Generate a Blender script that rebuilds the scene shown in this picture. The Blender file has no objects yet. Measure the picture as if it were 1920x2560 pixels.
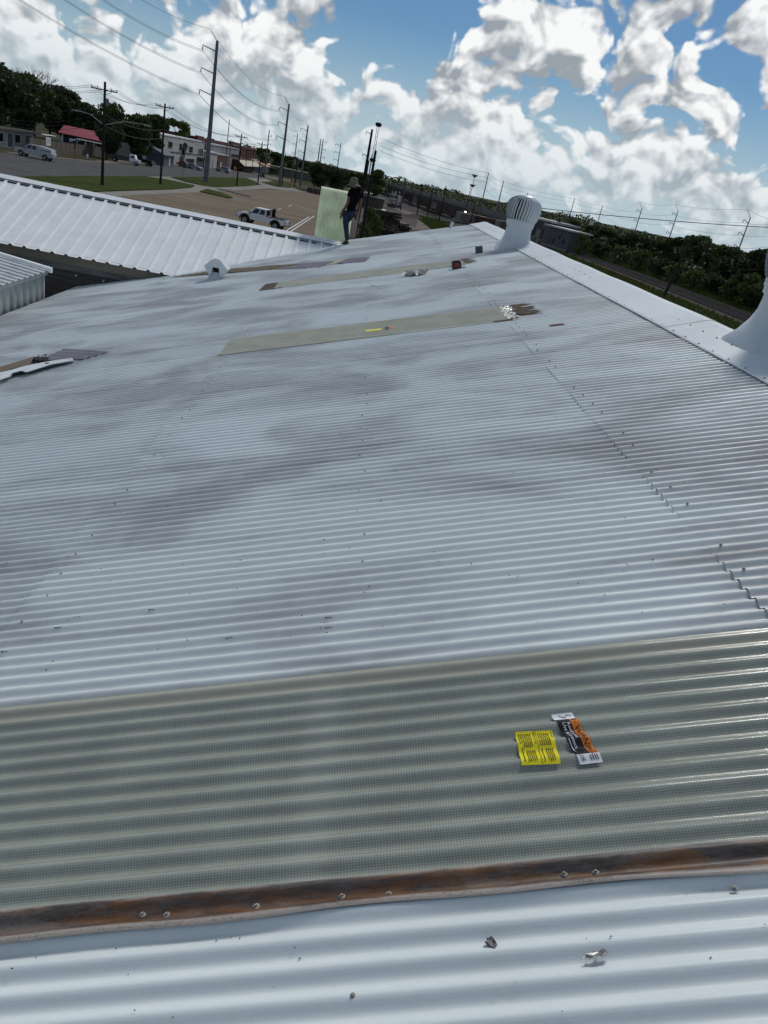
import bpy, bmesh, math, random
import numpy as np
from mathutils import Vector, Matrix

random.seed(7)
scene = bpy.context.scene
COL = scene.collection

# ------------------------------------------------------------------ camera
FPX, W_PX, H_PX = 1840.0, 1920.0, 2560.0
PITCH, ROLL, YAW = math.radians(24.15), math.radians(11.87), math.radians(5.83)
CAM = Vector((0.0, 0.0, 8.0))
FW = Vector((math.sin(YAW) * math.cos(PITCH), math.cos(YAW) * math.cos(PITCH), -math.sin(PITCH)))
_r0 = Vector((math.cos(YAW), -math.sin(YAW), 0.0))
_u0 = _r0.cross(FW)
RT = _r0 * math.cos(ROLL) + _u0 * math.sin(ROLL)
UP = -_r0 * math.sin(ROLL) + _u0 * math.cos(ROLL)
cam_data = bpy.data.cameras.new('camera')
cam = bpy.data.objects.new('camera', cam_data)
COL.objects.link(cam)
cam.matrix_world = Matrix(((RT.x, UP.x, -FW.x, CAM.x), (RT.y, UP.y, -FW.y, CAM.y), (RT.z, UP.z, -FW.z, CAM.z), (0, 0, 0, 1)))
cam_data.sensor_fit = 'VERTICAL'
cam_data.sensor_height = 36.0
cam_data.lens = FPX / H_PX * 36.0
cam_data.clip_start = 0.05
cam_data.clip_end = 12000.0
scene.camera = cam

# ------------------------------------------------------------------ light and exposure
SUN_EL, SUN_AZ = math.radians(50), math.radians(24)     # ahead of the camera, high, a little right
SUN_STRENGTH, SUN_ANGLE = 2.0, math.radians(11)
SKY_STRENGTH = 0.055
CLOUD_STRENGTH = 1.0
CLOUD_SHADE, CLOUD_LIT, HORIZON = (0.30, 0.335, 0.375), (0.88, 0.89, 0.89), (0.44, 0.545, 0.605)
CLOUD_TH, CLOUD_W = 0.415, 0.90
scene.view_settings.view_transform = 'Standard'
scene.view_settings.look = 'None'
scene.view_settings.gamma = 1.0
scene.view_settings.use_curve_mapping = False
scene.view_settings.exposure = 0.1
sd = bpy.data.lights.new('sun', 'SUN')
sd.energy = SUN_STRENGTH
sd.angle = SUN_ANGLE
sd.color = (1.0, 0.96, 0.9)
sun = bpy.data.objects.new('sun', sd)
COL.objects.link(sun)
_sdir = Vector((math.sin(SUN_AZ) * math.cos(SUN_EL), math.cos(SUN_AZ) * math.cos(SUN_EL), math.sin(SUN_EL)))
sun.rotation_euler = _sdir.to_track_quat('Z', 'Y').to_euler()
sun.location = (0, 0, 60)


def ray(x, y):
    return FW + RT * ((x - W_PX / 2) / FPX) - UP * ((y - H_PX / 2) / FPX)


# ------------------------------------------------------------------ world: sky with cumulus
class NT:
    """small helper for building node trees"""
    def __init__(s, tree):
        s.t = tree; s.n = tree.nodes; s.l = tree.links

    def add(s, typ, **kw):
        nd = s.n.new(typ)
        for k, v in kw.items():
            setattr(nd, k, v)
        return nd

    def put(s, sock, v):
        if isinstance(v, bpy.types.NodeSocket):
            s.l.new(v, sock)
        elif v is not None:
            sock.default_value = v

    def math(s, op, a, b=None, c=None, clamp=False):
        nd = s.add('ShaderNodeMath', operation=op, use_clamp=clamp)
        s.put(nd.inputs[0], a); s.put(nd.inputs[1], b); s.put(nd.inputs[2], c)
        return nd.outputs[0]

    def vmath(s, op, a, b=None):
        nd = s.add('ShaderNodeVectorMath', operation=op)
        s.put(nd.inputs[0], a); s.put(nd.inputs[1], b)
        return nd.outputs['Value'] if op in ('LENGTH', 'DOT_PRODUCT', 'DISTANCE') else nd.outputs[0]

    def noise(s, vec, scale, detail=4, rough=0.5, dist=0.0, lac=2.0):
        nd = s.add('ShaderNodeTexNoise')
        s.put(nd.inputs['Vector'], vec)
        nd.inputs['Scale'].default_value = scale; nd.inputs['Detail'].default_value = detail
        nd.inputs['Roughness'].default_value = rough; nd.inputs['Distortion'].default_value = dist
        nd.inputs['Lacunarity'].default_value = lac
        return nd.outputs['Fac']

    def vor(s, vec, scale, detail=0, rough=0.5, feature='F1', smooth=None):
        nd = s.add('ShaderNodeTexVoronoi', feature=feature)
        s.put(nd.inputs['Vector'], vec)
        nd.inputs['Scale'].default_value = scale
        nd.inputs['Detail'].default_value = detail
        nd.inputs['Roughness'].default_value = rough
        if smooth is not None:
            nd.inputs['Smoothness'].default_value = smooth
        return nd.outputs['Distance']

    def ramp(s, v, lo, hi, a=0.0, b=1.0, smooth=True):
        nd = s.add('ShaderNodeMapRange', interpolation_type='SMOOTHSTEP' if smooth else 'LINEAR')
        s.put(nd.inputs[0], v)
        for i, q in enumerate((lo, hi, a, b)):
            s.put(nd.inputs[i + 1], q)
        return nd.outputs[0]

    def mix(s, f, a, b, typ='MIX'):
        nd = s.add('ShaderNodeMix', data_type='RGBA', blend_type=typ)
        s.put(nd.inputs[0], f)
        for i, q in ((6, a), (7, b)):
            if isinstance(q, (tuple, list)):
                q = tuple(q) if len(q) == 4 else tuple(q) + (1.0,)
            s.put(nd.inputs[i], q)
        return nd.outputs[2]

    def mapping(s, vec, scale=(1, 1, 1), loc=(0, 0, 0), rot=(0, 0, 0)):
        nd = s.add('ShaderNodeMapping')
        s.put(nd.inputs[0], vec)
        nd.inputs['Location'].default_value = loc; nd.inputs['Rotation'].default_value = rot
        nd.inputs['Scale'].default_value = scale
        return nd.outputs[0]


def px_azel(x, y):
    v = ray(x, y).normalized()
    return math.atan2(v.x, v.y), math.asin(v.z)


# large cloud masses (+) and gaps of blue (-): pixel centre, radii in px of the picture, weight
S_ = 1920 / 1659
CLOUD_SPOTS = [
    (1075, 115, 200, 105, .42), (1460, 25, 280, 70, .40), (1320, 180, 120, 60, .20), (1430, 205, 230, 80, .42), (650, 50, 75, 130, .38),
    (250, 110, 420, 210, .26), (430, 30, 150, 80, .15), (60, 300, 420, 120, .14),
    (980, 270, 270, 100, .34), (790, 215, 160, 75, .25), (1330, 340, 100, 50, .36), (1490, 350, 120, 80, .34), (1600, 430, 110, 80, .28), (1180, 330, 80, 60, .22),
    (590, 40, 28, 70, -.28), (800, 70, 105, 105, -.62), (1260, 75, 40, 40, -.25), (1500, 115, 130, 30, -.42), (1640, 270, 60, 90, -.50),
    (1225, 285, 55, 30, -.45), (1440, 292, 150, 22, -.45), (870, 30, 130, 60, -.35), (730, 170, 40, 40, -.30),
]

world = bpy.data.worlds.new('World')
scene.world = world
world.use_nodes = True


def build_world():
    # density of the cumulus as a function of (azimuth, elevation); sampled three times
    g = bpy.data.node_groups.new('cloud_fractal', 'ShaderNodeTree')
    g.interface.new_socket('Vector', in_out='INPUT', socket_type='NodeSocketVector')
    g.interface.new_socket('Density', in_out='OUTPUT', socket_type='NodeSocketFloat')
    k = NT(g)
    gi = k.add('NodeGroupInput'); go = k.add('NodeGroupOutput')
    v = gi.outputs[0]
    wz = k.add('ShaderNodeTexNoise', noise_dimensions='2D'); k.l.new(v, wz.inputs['Vector'])
    wz.inputs['Scale'].default_value = 14.0; wz.inputs['Detail'].default_value = 1.0
    vw = k.vmath('ADD', v, k.vmath('MULTIPLY', k.vmath('SUBTRACT', wz.outputs['Color'], (.5, .5, .5)), (.050, .050, 0)))
    n = k.add('ShaderNodeTexNoise', noise_dimensions='2D'); k.put(n.inputs['Vector'], k.mapping(v, scale=(1, 1.35, 1), loc=(3.1, 1.7, 0)))
    n.inputs['Scale'].default_value = 9.5; n.inputs['Detail'].default_value = 6.0; n.inputs['Roughness'].default_value = 0.52
    vo = k.add('ShaderNodeTexVoronoi', voronoi_dimensions='2D', feature='SMOOTH_F1')
    k.put(vo.inputs['Vector'], k.mapping(vw, scale=(1, 1.15, 1)))
    vo.inputs['Scale'].default_value = 25.0; vo.inputs['Detail'].default_value = 2.0; vo.inputs['Roughness'].default_value = 0.52; vo.inputs['Smoothness'].default_value = 0.5
    d = k.math('MULTIPLY', n.outputs['Fac'], 1.45)
    d = k.math('MULTIPLY_ADD', vo.outputs['Distance'], -0.55, d)
    k.l.new(d, go.inputs[0])

    t = NT(world.node_tree)
    for nd in list(t.n):
        t.n.remove(nd)
    out = t.add('ShaderNodeOutputWorld')
    vec = t.add('ShaderNodeTexCoord').outputs['Generated']
    sep = t.add('ShaderNodeSeparateXYZ'); t.l.new(vec, sep.inputs[0])
    az = t.math('ARCTAN2', sep.outputs[0], sep.outputs[1])
    el = t.math('ARCSINE', sep.outputs[2])
    P = t.add('ShaderNodeCombineXYZ'); t.l.new(az, P.inputs[0]); t.l.new(el, P.inputs[1])
    P = P.outputs[0]
    # where the big masses and the gaps stand
    wn = t.add('ShaderNodeTexNoise', noise_dimensions='2D'); t.l.new(P, wn.inputs['Vector'])
    wn.inputs['Scale'].default_value = 9.0; wn.inputs['Detail'].default_value = 2.0
    cv = t.vmath('ADD', P, t.vmath('MULTIPLY', t.vmath('SUBTRACT', wn.outputs['Color'], (.5, .5, .5)), (.16, .10, 0)))
    acc = None
    for (px, py, rx, ry, w) in CLOUD_SPOTS:
        a, e = px_azel(px * S_, py * S_)
        ra, re = rx * S_ / FPX, ry * S_ / FPX
        dd = t.vmath('LENGTH', t.vmath('MULTIPLY', t.vmath('SUBTRACT', cv, (a, e, 0)), (1 / ra, 1 / re, 0)))
        acc = t.math('ADD', t.ramp(dd, 0.0, 1.75, w, 0.0), acc if acc is not None else 0.0)
    acc = t.math('MULTIPLY', t.math('MAXIMUM', t.math('MINIMUM', acc, .36), -.44), CLOUD_W)
    # clouds crowd together towards the horizon
    base = t.math('ADD', acc, t.ramp(sep.outputs[2], 0.02, 0.14, 0.07, 0.0))

    def dens(off):
        gn = t.add('ShaderNodeGroup'); gn.node_tree = g
        t.put(gn.inputs[0], t.vmath('ADD', P, off) if off else P)
        return t.math('ADD', gn.outputs[0], base)
    d0 = dens(None)
    dup = dens((0.003, 0.011, 0))
    dup2 = dens((0.006, 0.038, 0))
    sky = t.add('ShaderNodeTexSky', sky_type='NISHITA')
    sky.sun_disc = False
    sky.sun_elevation = SUN_EL; sky.sun_rotation = SUN_AZ
    sky.air_density = 1.0; sky.dust_density = 0.4; sky.ozone_density = 1.6
    TH = CLOUD_TH
    cover = t.ramp(d0, TH - 0.03, TH + 0.15)
    # light: the crowns catch the sun, what has cloud above it is grey
    lit = t.math('MULTIPLY_ADD', t.math('SUBTRACT', d0, dup), 2.1, 0.76)
    lit = t.math('MULTIPLY_ADD', t.math('SUBTRACT', d0, dup2), 0.8, lit)
    thick = t.ramp(dup2, TH - 0.02, TH + 0.40)
    lit = t.math('MULTIPLY_ADD', thick, -0.52, lit)
    lit = t.ramp(lit, -0.2, 1.05, smooth=False)
    ccol = t.mix(lit, CLOUD_SHADE, CLOUD_LIT)
    haze = t.ramp(sep.outputs[2], 0.0, 0.13, 0.62, 0.0)
    ccol = t.mix(haze, ccol, HORIZON)
    hz2 = t.ramp(sep.outputs[2], 0.0, 0.17, 0.92, 0.0)
    b1 = t.add('ShaderNodeBackground'); t.l.new(t.mix(1.0, sky.outputs[0], (0.52, 0.78, 1.0), 'MULTIPLY'), b1.inputs[0]); b1.inputs[1].default_value = SKY_STRENGTH
    bh = t.add('ShaderNodeBackground'); bh.inputs[0].default_value = HORIZON + (1.0,); bh.inputs[1].default_value = 1.0
    mh = t.add('ShaderNodeMixShader'); t.l.new(hz2, mh.inputs[0]); t.l.new(b1.outputs[0], mh.inputs[1]); t.l.new(bh.outputs[0], mh.inputs[2])
    b2 = t.add('ShaderNodeBackground'); t.l.new(ccol, b2.inputs[0]); b2.inputs[1].default_value = CLOUD_STRENGTH
    mx = t.add('ShaderNodeMixShader')
    t.l.new(cover, mx.inputs[0]); t.l.new(mh.outputs[0], mx.inputs[1]); t.l.new(b2.outputs[0], mx.inputs[2])
    t.l.new(mx.outputs[0], out.inputs[0])


build_world()
world.cycles.sampling_method = 'MANUAL'
world.cycles.sample_map_resolution = 256

# ------------------------------------------------------------------ geometry helpers
def terrain_z(y, x=0.0):
    """the ground falls away gently beyond a hundred metres, more on the railway side"""
    if y <= 100:
        return 0.0
    k = min(max((x + 20.0) / 20.0, 0.0), 1.0)
    return -(3.5 + 2.5 * k) * (min(y, 400.0) - 100) ** 2 / 90000.0


def G(x, y):
    """point of the ground seen at a picture position"""
    r = ray(x, y)
    z = 0.0
    p = None
    for _ in range(30):
        t = (z - CAM.z) / min(r.z, -1e-4)
        p = CAM + r * t
        z = 0.5 * z + 0.5 * terrain_z(p.y, p.x)
    return Vector((p.x, p.y, terrain_z(p.y, p.x)))


def height_at(p, x, y):
    """height of the vertical line through p where it crosses the picture position"""
    r = ray(x, y)
    h2 = r.x * r.x + r.y * r.y
    t = ((p.x - CAM.x) * r.x + (p.y - CAM.y) * r.y) / h2
    return CAM.z + r.z * t


def at_depth(x, y, dep):
    """point at a picture position, dep metres along the view axis"""
    return CAM + ray(x, y) * dep


def at_Y(x, y, Y):
    r = ray(x, y)
    return CAM + r * ((Y - CAM.y) / r.y)


def at_X(x, y, X):
    r = ray(x, y)
    return CAM + r * ((X - CAM.x) / r.x)


def mesh_obj(name, verts, faces, mat=None, parent=None, smooth=False, mats=None, fmat=None):
    me = bpy.data.meshes.new(name)
    me.from_pydata([tuple(v) for v in verts], [], faces)
    o = bpy.data.objects.new(name, me)
    COL.objects.link(o)
    for m in (mats or ([mat] if mat else [])):
        me.materials.append(m)
    if fmat is not None:
        me.polygons.foreach_set('material_index', fmat)
    if smooth:
        me.polygons.foreach_set('use_smooth', [True] * len(me.polygons))
    if parent is not None:
        o.parent = parent
    return o


class MB:
    """collects simple shapes for one mesh"""
    def __init__(s):
        s.v = []; s.f = []; s.m = []; s.mi = 0

    def add(s, vs, fs, M=None):
        b = len(s.v)
        for p in vs:
            s.v.append(tuple(M @ Vector(p)) if M is not None else tuple(p))
        for f in fs:
            s.f.append([b + i for i in f]); s.m.append(s.mi)
        return s

    def box(s, c, d, M=None):
        x, y, z = c; a, b, h = d[0] / 2, d[1] / 2, d[2] / 2
        vs = [(x + i * a, y + j * b, z + k * h) for k in (-1, 1) for j in (-1, 1) for i in (-1, 1)]
        return s.add(vs, [(0, 2, 3, 1), (4, 5, 7, 6), (0, 1, 5, 4), (2, 6, 7, 3), (0, 4, 6, 2), (1, 3, 7, 5)], M)

    def box2(s, lo, hi, M=None):
        return s.box([(lo[i] + hi[i]) / 2 for i in range(3)], [hi[i] - lo[i] for i in range(3)], M)

    def tube(s, p0, p1, r0, r1=None, n=8, cap=True, M=None):
        p0 = Vector(p0); p1 = Vector(p1); r1 = r0 if r1 is None else r1
        d = (p1 - p0).normalized()
        a = d.orthogonal().normalized(); b = d.cross(a)
        vs = []
        for p, r in ((p0, r0), (p1, r1)):
            for i in range(n):
                t = 2 * math.pi * i / n
                vs.append(p + (a * math.cos(t) + b * math.sin(t)) * r)
        fs = [(i, (i + 1) % n, n + (i + 1) % n, n + i) for i in range(n)]
        if cap:
            fs += [tuple(range(n - 1, -1, -1)), tuple(range(n, 2 * n))]
        return s.add(vs, fs, M)

    def path(s, pts, r, n=5):
        pts = [Vector(p) for p in pts]
        vs = []; fs = []
        for k, p in enumerate(pts):
            d = (pts[min(k + 1, len(pts) - 1)] - pts[max(k - 1, 0)]).normalized()
            a = d.cross(Vector((0, 0, 1)))
            a = a.normalized() if a.length > 1e-4 else Vector((1, 0, 0))
            b = d.cross(a)
            rr = r[k] if isinstance(r, (list, tuple)) else r
            for i in range(n):
                t = 2 * math.pi * i / n
                vs.append(p + (a * math.cos(t) + b * math.sin(t)) * rr)
        for k in range(len(pts) - 1):
            for i in range(n):
                fs.append((k * n + i, k * n + (i + 1) % n, (k + 1) * n + (i + 1) % n, (k + 1) * n + i))
        fs += [tuple(range(n - 1, -1, -1)), tuple(range((len(pts) - 1) * n, len(pts) * n))]
        return s.add(vs, fs)

    def lathe(s, prof, n=24, M=None, cap=False):
        vs = []; fs = []
        for (r, z) in prof:
            for i in range(n):
                t = 2 * math.pi * i / n
                vs.append((r * math.cos(t), r * math.sin(t), z))
        for k in range(len(prof) - 1):
            for i in range(n):
                fs.append((k * n + i, k * n + (i + 1) % n, (k + 1) * n + (i + 1) % n, (k + 1) * n + i))
        if cap:
            fs += [tuple(range(n - 1, -1, -1)), tuple(range((len(prof) - 1) * n, len(prof) * n))]
        return s.add(vs, fs, M)

    def prism(s, poly, a0, a1, axis='y', M=None):
        """polygon (p, q) extruded along an axis"""
        n = len(poly)
        def P(p, q, a):
            return {'y': (p, a, q), 'x': (a, p, q), 'z': (p, q, a)}[axis]
        vs = [P(p, q, a0) for p, q in poly] + [P(p, q, a1) for p, q in poly]
        fs = [(i, (i + 1) % n, n + (i + 1) % n, n + i) for i in range(n)] + [tuple(range(n - 1, -1, -1)), tuple(range(n, 2 * n))]
        return s.add(vs, fs, M)

    def build(s, name, mat=None, parent=None, smooth=False, mats=None, bevel=0.0):
        o = mesh_obj(name, s.v, s.f, mat, parent, smooth, mats, s.m if mats else None)
        bm = bmesh.new(); bm.from_mesh(o.data)
        bmesh.ops.recalc_face_normals(bm, faces=bm.faces)
        if bevel > 0:
            bmesh.ops.bevel(bm, geom=[e for e in bm.edges if e.is_manifold and e.calc_face_angle(0) > 0.5], offset=bevel, segments=2, affect='EDGES', profile=0.6)
        bm.to_mesh(o.data); bm.free()
        return o


def empty(name, loc=(0, 0, 0), rz=0.0):
    o = bpy.data.objects.new(name, None)
    o.empty_display_size = 0.2
    COL.objects.link(o)
    o.location = loc
    o.rotation_euler = (0, 0, rz)
    return o


def tag(o, label=None, cat=None, group=None, kind=None):
    if label: o['label'] = label
    if cat: o['category'] = cat
    if group: o['group'] = group
    if kind: o['kind'] = kind
    return o


def copy_tree(o, parent=None):
    c = o.copy(); COL.objects.link(c)
    c.parent = parent
    for ch in list(o.children):
        copy_tree(ch, c)
    return c


# ------------------------------------------------------------------ materials
def mat(name, col, rough=0.7, var=0.25, scale=3.0, metal=0.0, spec=0.3, bump=0.0, bscale=40.0, col2=None, detail=5, pos=True, stretch=(1, 1, 1), coat=0.0):
    """procedural material: two tones mixed by noise, optional fine relief"""
    m = bpy.data.materials.new(name); m.use_nodes = True
    t = NT(m.node_tree)
    b = t.n['Principled BSDF']
    if pos:
        vec = t.add('ShaderNodeNewGeometry').outputs['Position']
    else:
        vec = t.add('ShaderNodeTexCoord').outputs['Object']
    vec2 = t.mapping(vec, scale=stretch)
    c2 = col2 if col2 else tuple(c * (1 - var) for c in col)
    f = t.ramp(t.noise(vec2, scale, detail, 0.6), 0.3, 0.7)
    t.l.new(t.mix(f, col, c2), b.inputs['Base Color'])
    b.inputs['Roughness'].default_value = rough
    b.inputs['Metallic'].default_value = metal
    b.inputs['Specular IOR Level'].default_value = spec
    b.inputs['Coat Weight'].default_value = coat
    if bump > 0:
        bn = t.add('ShaderNodeBump'); bn.inputs['Strength'].default_value = 1.0; bn.inputs['Distance'].default_value = bump
        t.l.new(t.noise(vec2, bscale, 4, 0.6), bn.inputs['Height'])
        t.l.new(bn.outputs[0], b.inputs['Normal'])
    return m


def roof_paint(name, stain=1.0, tone=(0.685, 0.75, 0.755)):
    """thin white coating sprayed over old metal: purple-grey shows through in clouds along the sheets"""
    m = bpy.data.materials.new(name); m.use_nodes = True
    t = NT(m.node_tree); b = t.n['Principled BSDF']
    pos = t.add('ShaderNodeNewGeometry').outputs['Position']
    # roof frame: u up the slope, v along the ridge
    rv = t.mapping(pos, rot=(0, ROOF_S, 0))
    n1 = t.noise(t.mapping(rv, scale=(0.58, 0.92, 1.0), loc=(0.35, 0.9, 0)), 0.95, 6, 0.55, 0.7)
    n2 = t.noise(t.mapping(rv, scale=(0.5, 4.0, 1.0), loc=(4, 2, 0)), 1.6, 4, 0.6)
    n3 = t.noise(rv, 9.0, 4, 0.6)
    s = t.math('MULTIPLY_ADD', n2, 0.22, t.math('MULTIPLY', n1, 1.0))
    s = t.math('MULTIPLY_ADD', n3, 0.10, s)
    f = t.ramp(s, 0.55, 0.84)
    st_ = t.noise(t.mapping(rv, scale=(0.22, 13.0, 1)), 1.3, 3, 0.6)
    oi = t.add('ShaderNodeObjectInfo')
    f = t.math('MULTIPLY', f, 0.74 * stain)
    f = t.math('MULTIPLY', f, t.ramp(st_, 0.35, 0.68, 0.78, 1.08))
    f = t.math('MULTIPLY_ADD', t.ramp(st_, 0.5, 0.75), 0.16 * stain, f, clamp=True)
    col = t.mix(f, tone, (0.31, 0.315, 0.325))
    # dirt specks and streaks lying in the paint
    sp = t.ramp(t.noise(t.mapping(rv, scale=(0.7, 1.6, 1)), 85.0, 2, 0.6), 0.71, 0.76)
    gate = t.ramp(t.noise(rv, 1.3, 2, 0.5), 0.5, 0.62)
    col = t.mix(t.math('MULTIPLY', t.math('MULTIPLY', sp, gate), 0.7 * min(1.0, stain + 0.3)), col, (0.14, 0.13, 0.13))
    rnd = t.ramp(oi.outputs['Random'], 0, 1, 0.90, 1.0, smooth=False)
    cmb = t.add('ShaderNodeCombineColor')
    for i in range(3):
        t.l.new(rnd, cmb.inputs[i])
    col = t.mix(1.0, col, cmb.outputs[0], 'MULTIPLY')
    t.l.new(col, b.inputs['Base Color'])
    t.l.new(t.ramp(n3, 0.3, 0.7, 0.36, 0.56), b.inputs['Roughness'])
    b.inputs['Specular IOR Level'].default_value = 0.35
    bn = t.add('ShaderNodeBump'); bn.inputs['Strength'].default_value = 0.6; bn.inputs['Distance'].default_value = 0.0012
    t.l.new(t.noise(t.mapping(rv, scale=(0.5, 1, 1)), 38.0, 4, 0.6), bn.inputs['Height'])
    t.l.new(bn.outputs[0], b.inputs['Normal'])
    return m


def fibreglass(name, col=(0.455, 0.505, 0.435), trans=0.20, weave=True):
    m = bpy.data.materials.new(name); m.use_nodes = True
    t = NT(m.node_tree); b = t.n['Principled BSDF']
    pos = t.add('ShaderNodeTexCoord').outputs['Object']
    n = t.noise(pos, 3.0, 4, 0.55)
    c = t.mix(t.ramp(n, 0.3, 0.7), col, tuple(q * 0.82 for q in col))
    if weave:
        h = []
        for ax, sc in (('X', 78.0), ('Y', 120.0)):
            w = t.add('ShaderNodeTexWave', wave_type='BANDS', bands_direction=ax)
            t.put(w.inputs['Vector'], pos)
            w.inputs['Scale'].default_value = sc / 2.0; w.inputs['Distortion'].default_value = 0.7
            w.inputs['Detail'].default_value = 1.0; w.inputs['Detail Scale'].default_value = 2.0
            h.append(w.outputs['Fac'])
        hh = t.math('MAXIMUM', h[0], h[1])
        c = t.mix(t.ramp(hh, 0.55, 0.95, 0.0, 0.42), tuple(q * 0.62 for q in col), c) if False else t.mix(t.ramp(hh, 0.45, 0.98, 0.60, 0.0), c, tuple(q * 0.40 for q in col))
        bn = t.add('ShaderNodeBump'); bn.inputs['Strength'].default_value = 0.5; bn.inputs['Distance'].default_value = 0.0006
        t.l.new(t.math('MULTIPLY_ADD', t.noise(pos, 30.0, 3), 2.0, hh), bn.inputs['Height'])
        t.l.new(bn.outputs[0], b.inputs['Normal'])
    sp = t.add('ShaderNodeSeparateXYZ'); t.l.new(pos, sp.inputs[0])
    lap = t.ramp(t.math('MULTIPLY_ADD', t.math('SUBTRACT', n, .5), .03, sp.outputs[1]), 0.755, 0.775, 0.0, 0.55)
    if weave:
        c = t.mix(lap, c, (0.52, 0.50, 0.40))
        pur = t.ramp(t.math('ABSOLUTE', t.math('SUBTRACT', sp.outputs[0], 1.52)), 0.02, 0.09, 0.16, 0.0)     # milky where a purlin lies right under the sheet
        c = t.mix(pur, c, (0.62, 0.64, 0.58))
        c = t.mix(t.ramp(t.noise(t.mapping(pos, scale=(1.5, 5, 1)), 2.2, 5, .65), .52, .72, 0.0, .30), c, (0.26, 0.26, 0.20))
    t.l.new(c, b.inputs['Base Color'])
    b.inputs['Roughness'].default_value = 0.14
    b.inputs['Coat Weight'].default_value = 0.22
    b.inputs['Coat Roughness'].default_value = 0.06
    b.inputs['Specular IOR Level'].default_value = 0.5
    tr = t.add('ShaderNodeBsdfTranslucent'); t.l.new(c, tr.inputs[0])
    mx = t.add('ShaderNodeMixShader'); mx.inputs[0].default_value = trans
    out = t.n['Material Output']
    t.l.new(b.outputs[0], mx.inputs[1]); t.l.new(tr.outputs[0], mx.inputs[2]); t.l.new(mx.outputs[0], out.inputs[0])
    return m


def rust_mat(name):
    m = bpy.data.materials.new(name); m.use_nodes = True
    t = NT(m.node_tree); b = t.n['Principled BSDF']
    pos = t.add('ShaderNodeTexCoord').outputs['Object']
    n1 = t.noise(t.mapping(pos, scale=(0.8, 4.0, 1)), 3.6, 6, 0.65, 0.8)
    n2 = t.noise(t.mapping(pos, scale=(0.15, 1, 1)), 60.0, 5, 0.65)
    c = t.mix(t.ramp(n1, 0.45, 0.60), (0.048, 0.038, 0.033), (0.15, 0.062, 0.015))
    c = t.mix(t.ramp(n2, 0.42, 0.72, 0.0, 0.55), c, (0.20, 0.17, 0.15))
    n5 = t.noise(t.mapping(pos, scale=(1, 2.5, 1), loc=(2.3, 0, 0)), 2.6, 5, 0.7)
    c = t.mix(t.ramp(n5, 0.52, 0.62, 0.0, 0.5), c, (0.19, 0.165, 0.145))
    # bare galvanised metal towards the edges of the strip, rust in the middle
    sp = t.add('ShaderNodeSeparateXYZ'); t.l.new(pos, sp.inputs[0])
    e = t.math('ABSOLUTE', t.math('SUBTRACT', sp.outputs[1], 0.050))
    e = t.math('MULTIPLY_ADD', t.math('SUBTRACT', n1, 0.5), 0.045, e)
    c = t.mix(t.ramp(e, 0.026, 0.040, 0.0, 0.8), c, (0.34, 0.31, 0.28))
    c = t.mix(t.ramp(t.noise(pos, 120.0, 3, 0.7), 0.55, 0.70, 0.0, 0.6), c, (0.03, 0.022, 0.016))
    cr = t.ramp(t.vor(t.mapping(pos, scale=(1, 1.6, 1)), 90.0, 0, 0.5, 'DISTANCE_TO_EDGE'), 0.0, 0.05, 1.0, 0.0)
    c = t.mix(t.math('MULTIPLY', cr, t.ramp(n2, 0.5, 0.62)), c, (0.03, 0.025, 0.02))
    t.l.new(c, b.inputs['Base Color'])
    b.inputs['Roughness'].default_value = 0.5
    bn = t.add('ShaderNodeBump'); bn.inputs['Strength'].default_value = 0.8; bn.inputs['Distance'].default_value = 0.0015
    t.l.new(n2, bn.inputs['Height']); t.l.new(bn.outputs[0], b.inputs['Normal'])
    return m


def leaf_mat(name, a, c):
    m = bpy.data.materials.new(name); m.use_nodes = True
    t = NT(m.node_tree); b = t.n['Principled BSDF']
    pos = t.add('ShaderNodeNewGeometry').outputs['Position']
    f = t.noise(pos, 0.8, 3, 0.6)
    t.l.new(t.mix(t.ramp(f, 0.3, 0.7), a, c), b.inputs['Base Color'])
    b.inputs['Roughness'].default_value = 0.65
    b.inputs['Specular IOR Level'].default_value = 0.2
    tr = t.add('ShaderNodeBsdfTranslucent'); tr.inputs[0].default_value = (c[0] * 1.1, c[1] * 1.1, c[2] * .8, 1)
    mx = t.add('ShaderNodeMixShader'); mx.inputs[0].default_value = 0.15
    t.l.new(b.outputs[0], mx.inputs[1]); t.l.new(tr.outputs[0], mx.inputs[2]); t.l.new(mx.outputs[0], t.n['Material Output'].inputs[0])
    return m


ROOF_S = math.radians(17.4)
M = {}
M['roof'] = roof_paint('white_roof_coating')
M['fresh'] = roof_paint('fresh_roof_coating', 0.12)
M['cap'] = roof_paint('ridge_cap_coating', 0.22, (0.70, 0.755, 0.77))
M['ribbed'] = mat('white_ribbed_steel', (0.80, 0.83, 0.84), 0.42, col2=(0.72, 0.75, 0.76), scale=2.2, bump=0.0006, bscale=30)
M['sheet_grey'] = mat('galvanised_siding', (0.42, 0.46, 0.46), 0.45, col2=(0.26, 0.30, 0.30), scale=3.0, metal=0.35, stretch=(1, 1, .3))
M['shedroof'] = mat('shed_roof_steel', (0.62, 0.66, 0.67), 0.4, col2=(0.42, 0.45, 0.46), scale=5.0, metal=0.2)
M['sky'] = fibreglass('fibreglass_skylight')
M['panel'] = fibreglass('fibreglass_sheet_new', (0.86, 0.91, 0.77), 0.62, False)
M['skyfar'] = fibreglass('fibreglass_skylight_sky_sheen', (0.62, 0.625, 0.49), 0.12, False)  # paler base colour holds the sky sheen of the far sheets at grazing view
M['rust'] = rust_mat('rusted_steel')
M['vent'] = mat('vent_metal', (0.62, 0.66, 0.68), 0.38, var=0.10, scale=4.0, metal=0.1)
M['dark'] = mat('dark_gap', (0.02, 0.02, 0.022), 0.9, var=0.2)
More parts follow.
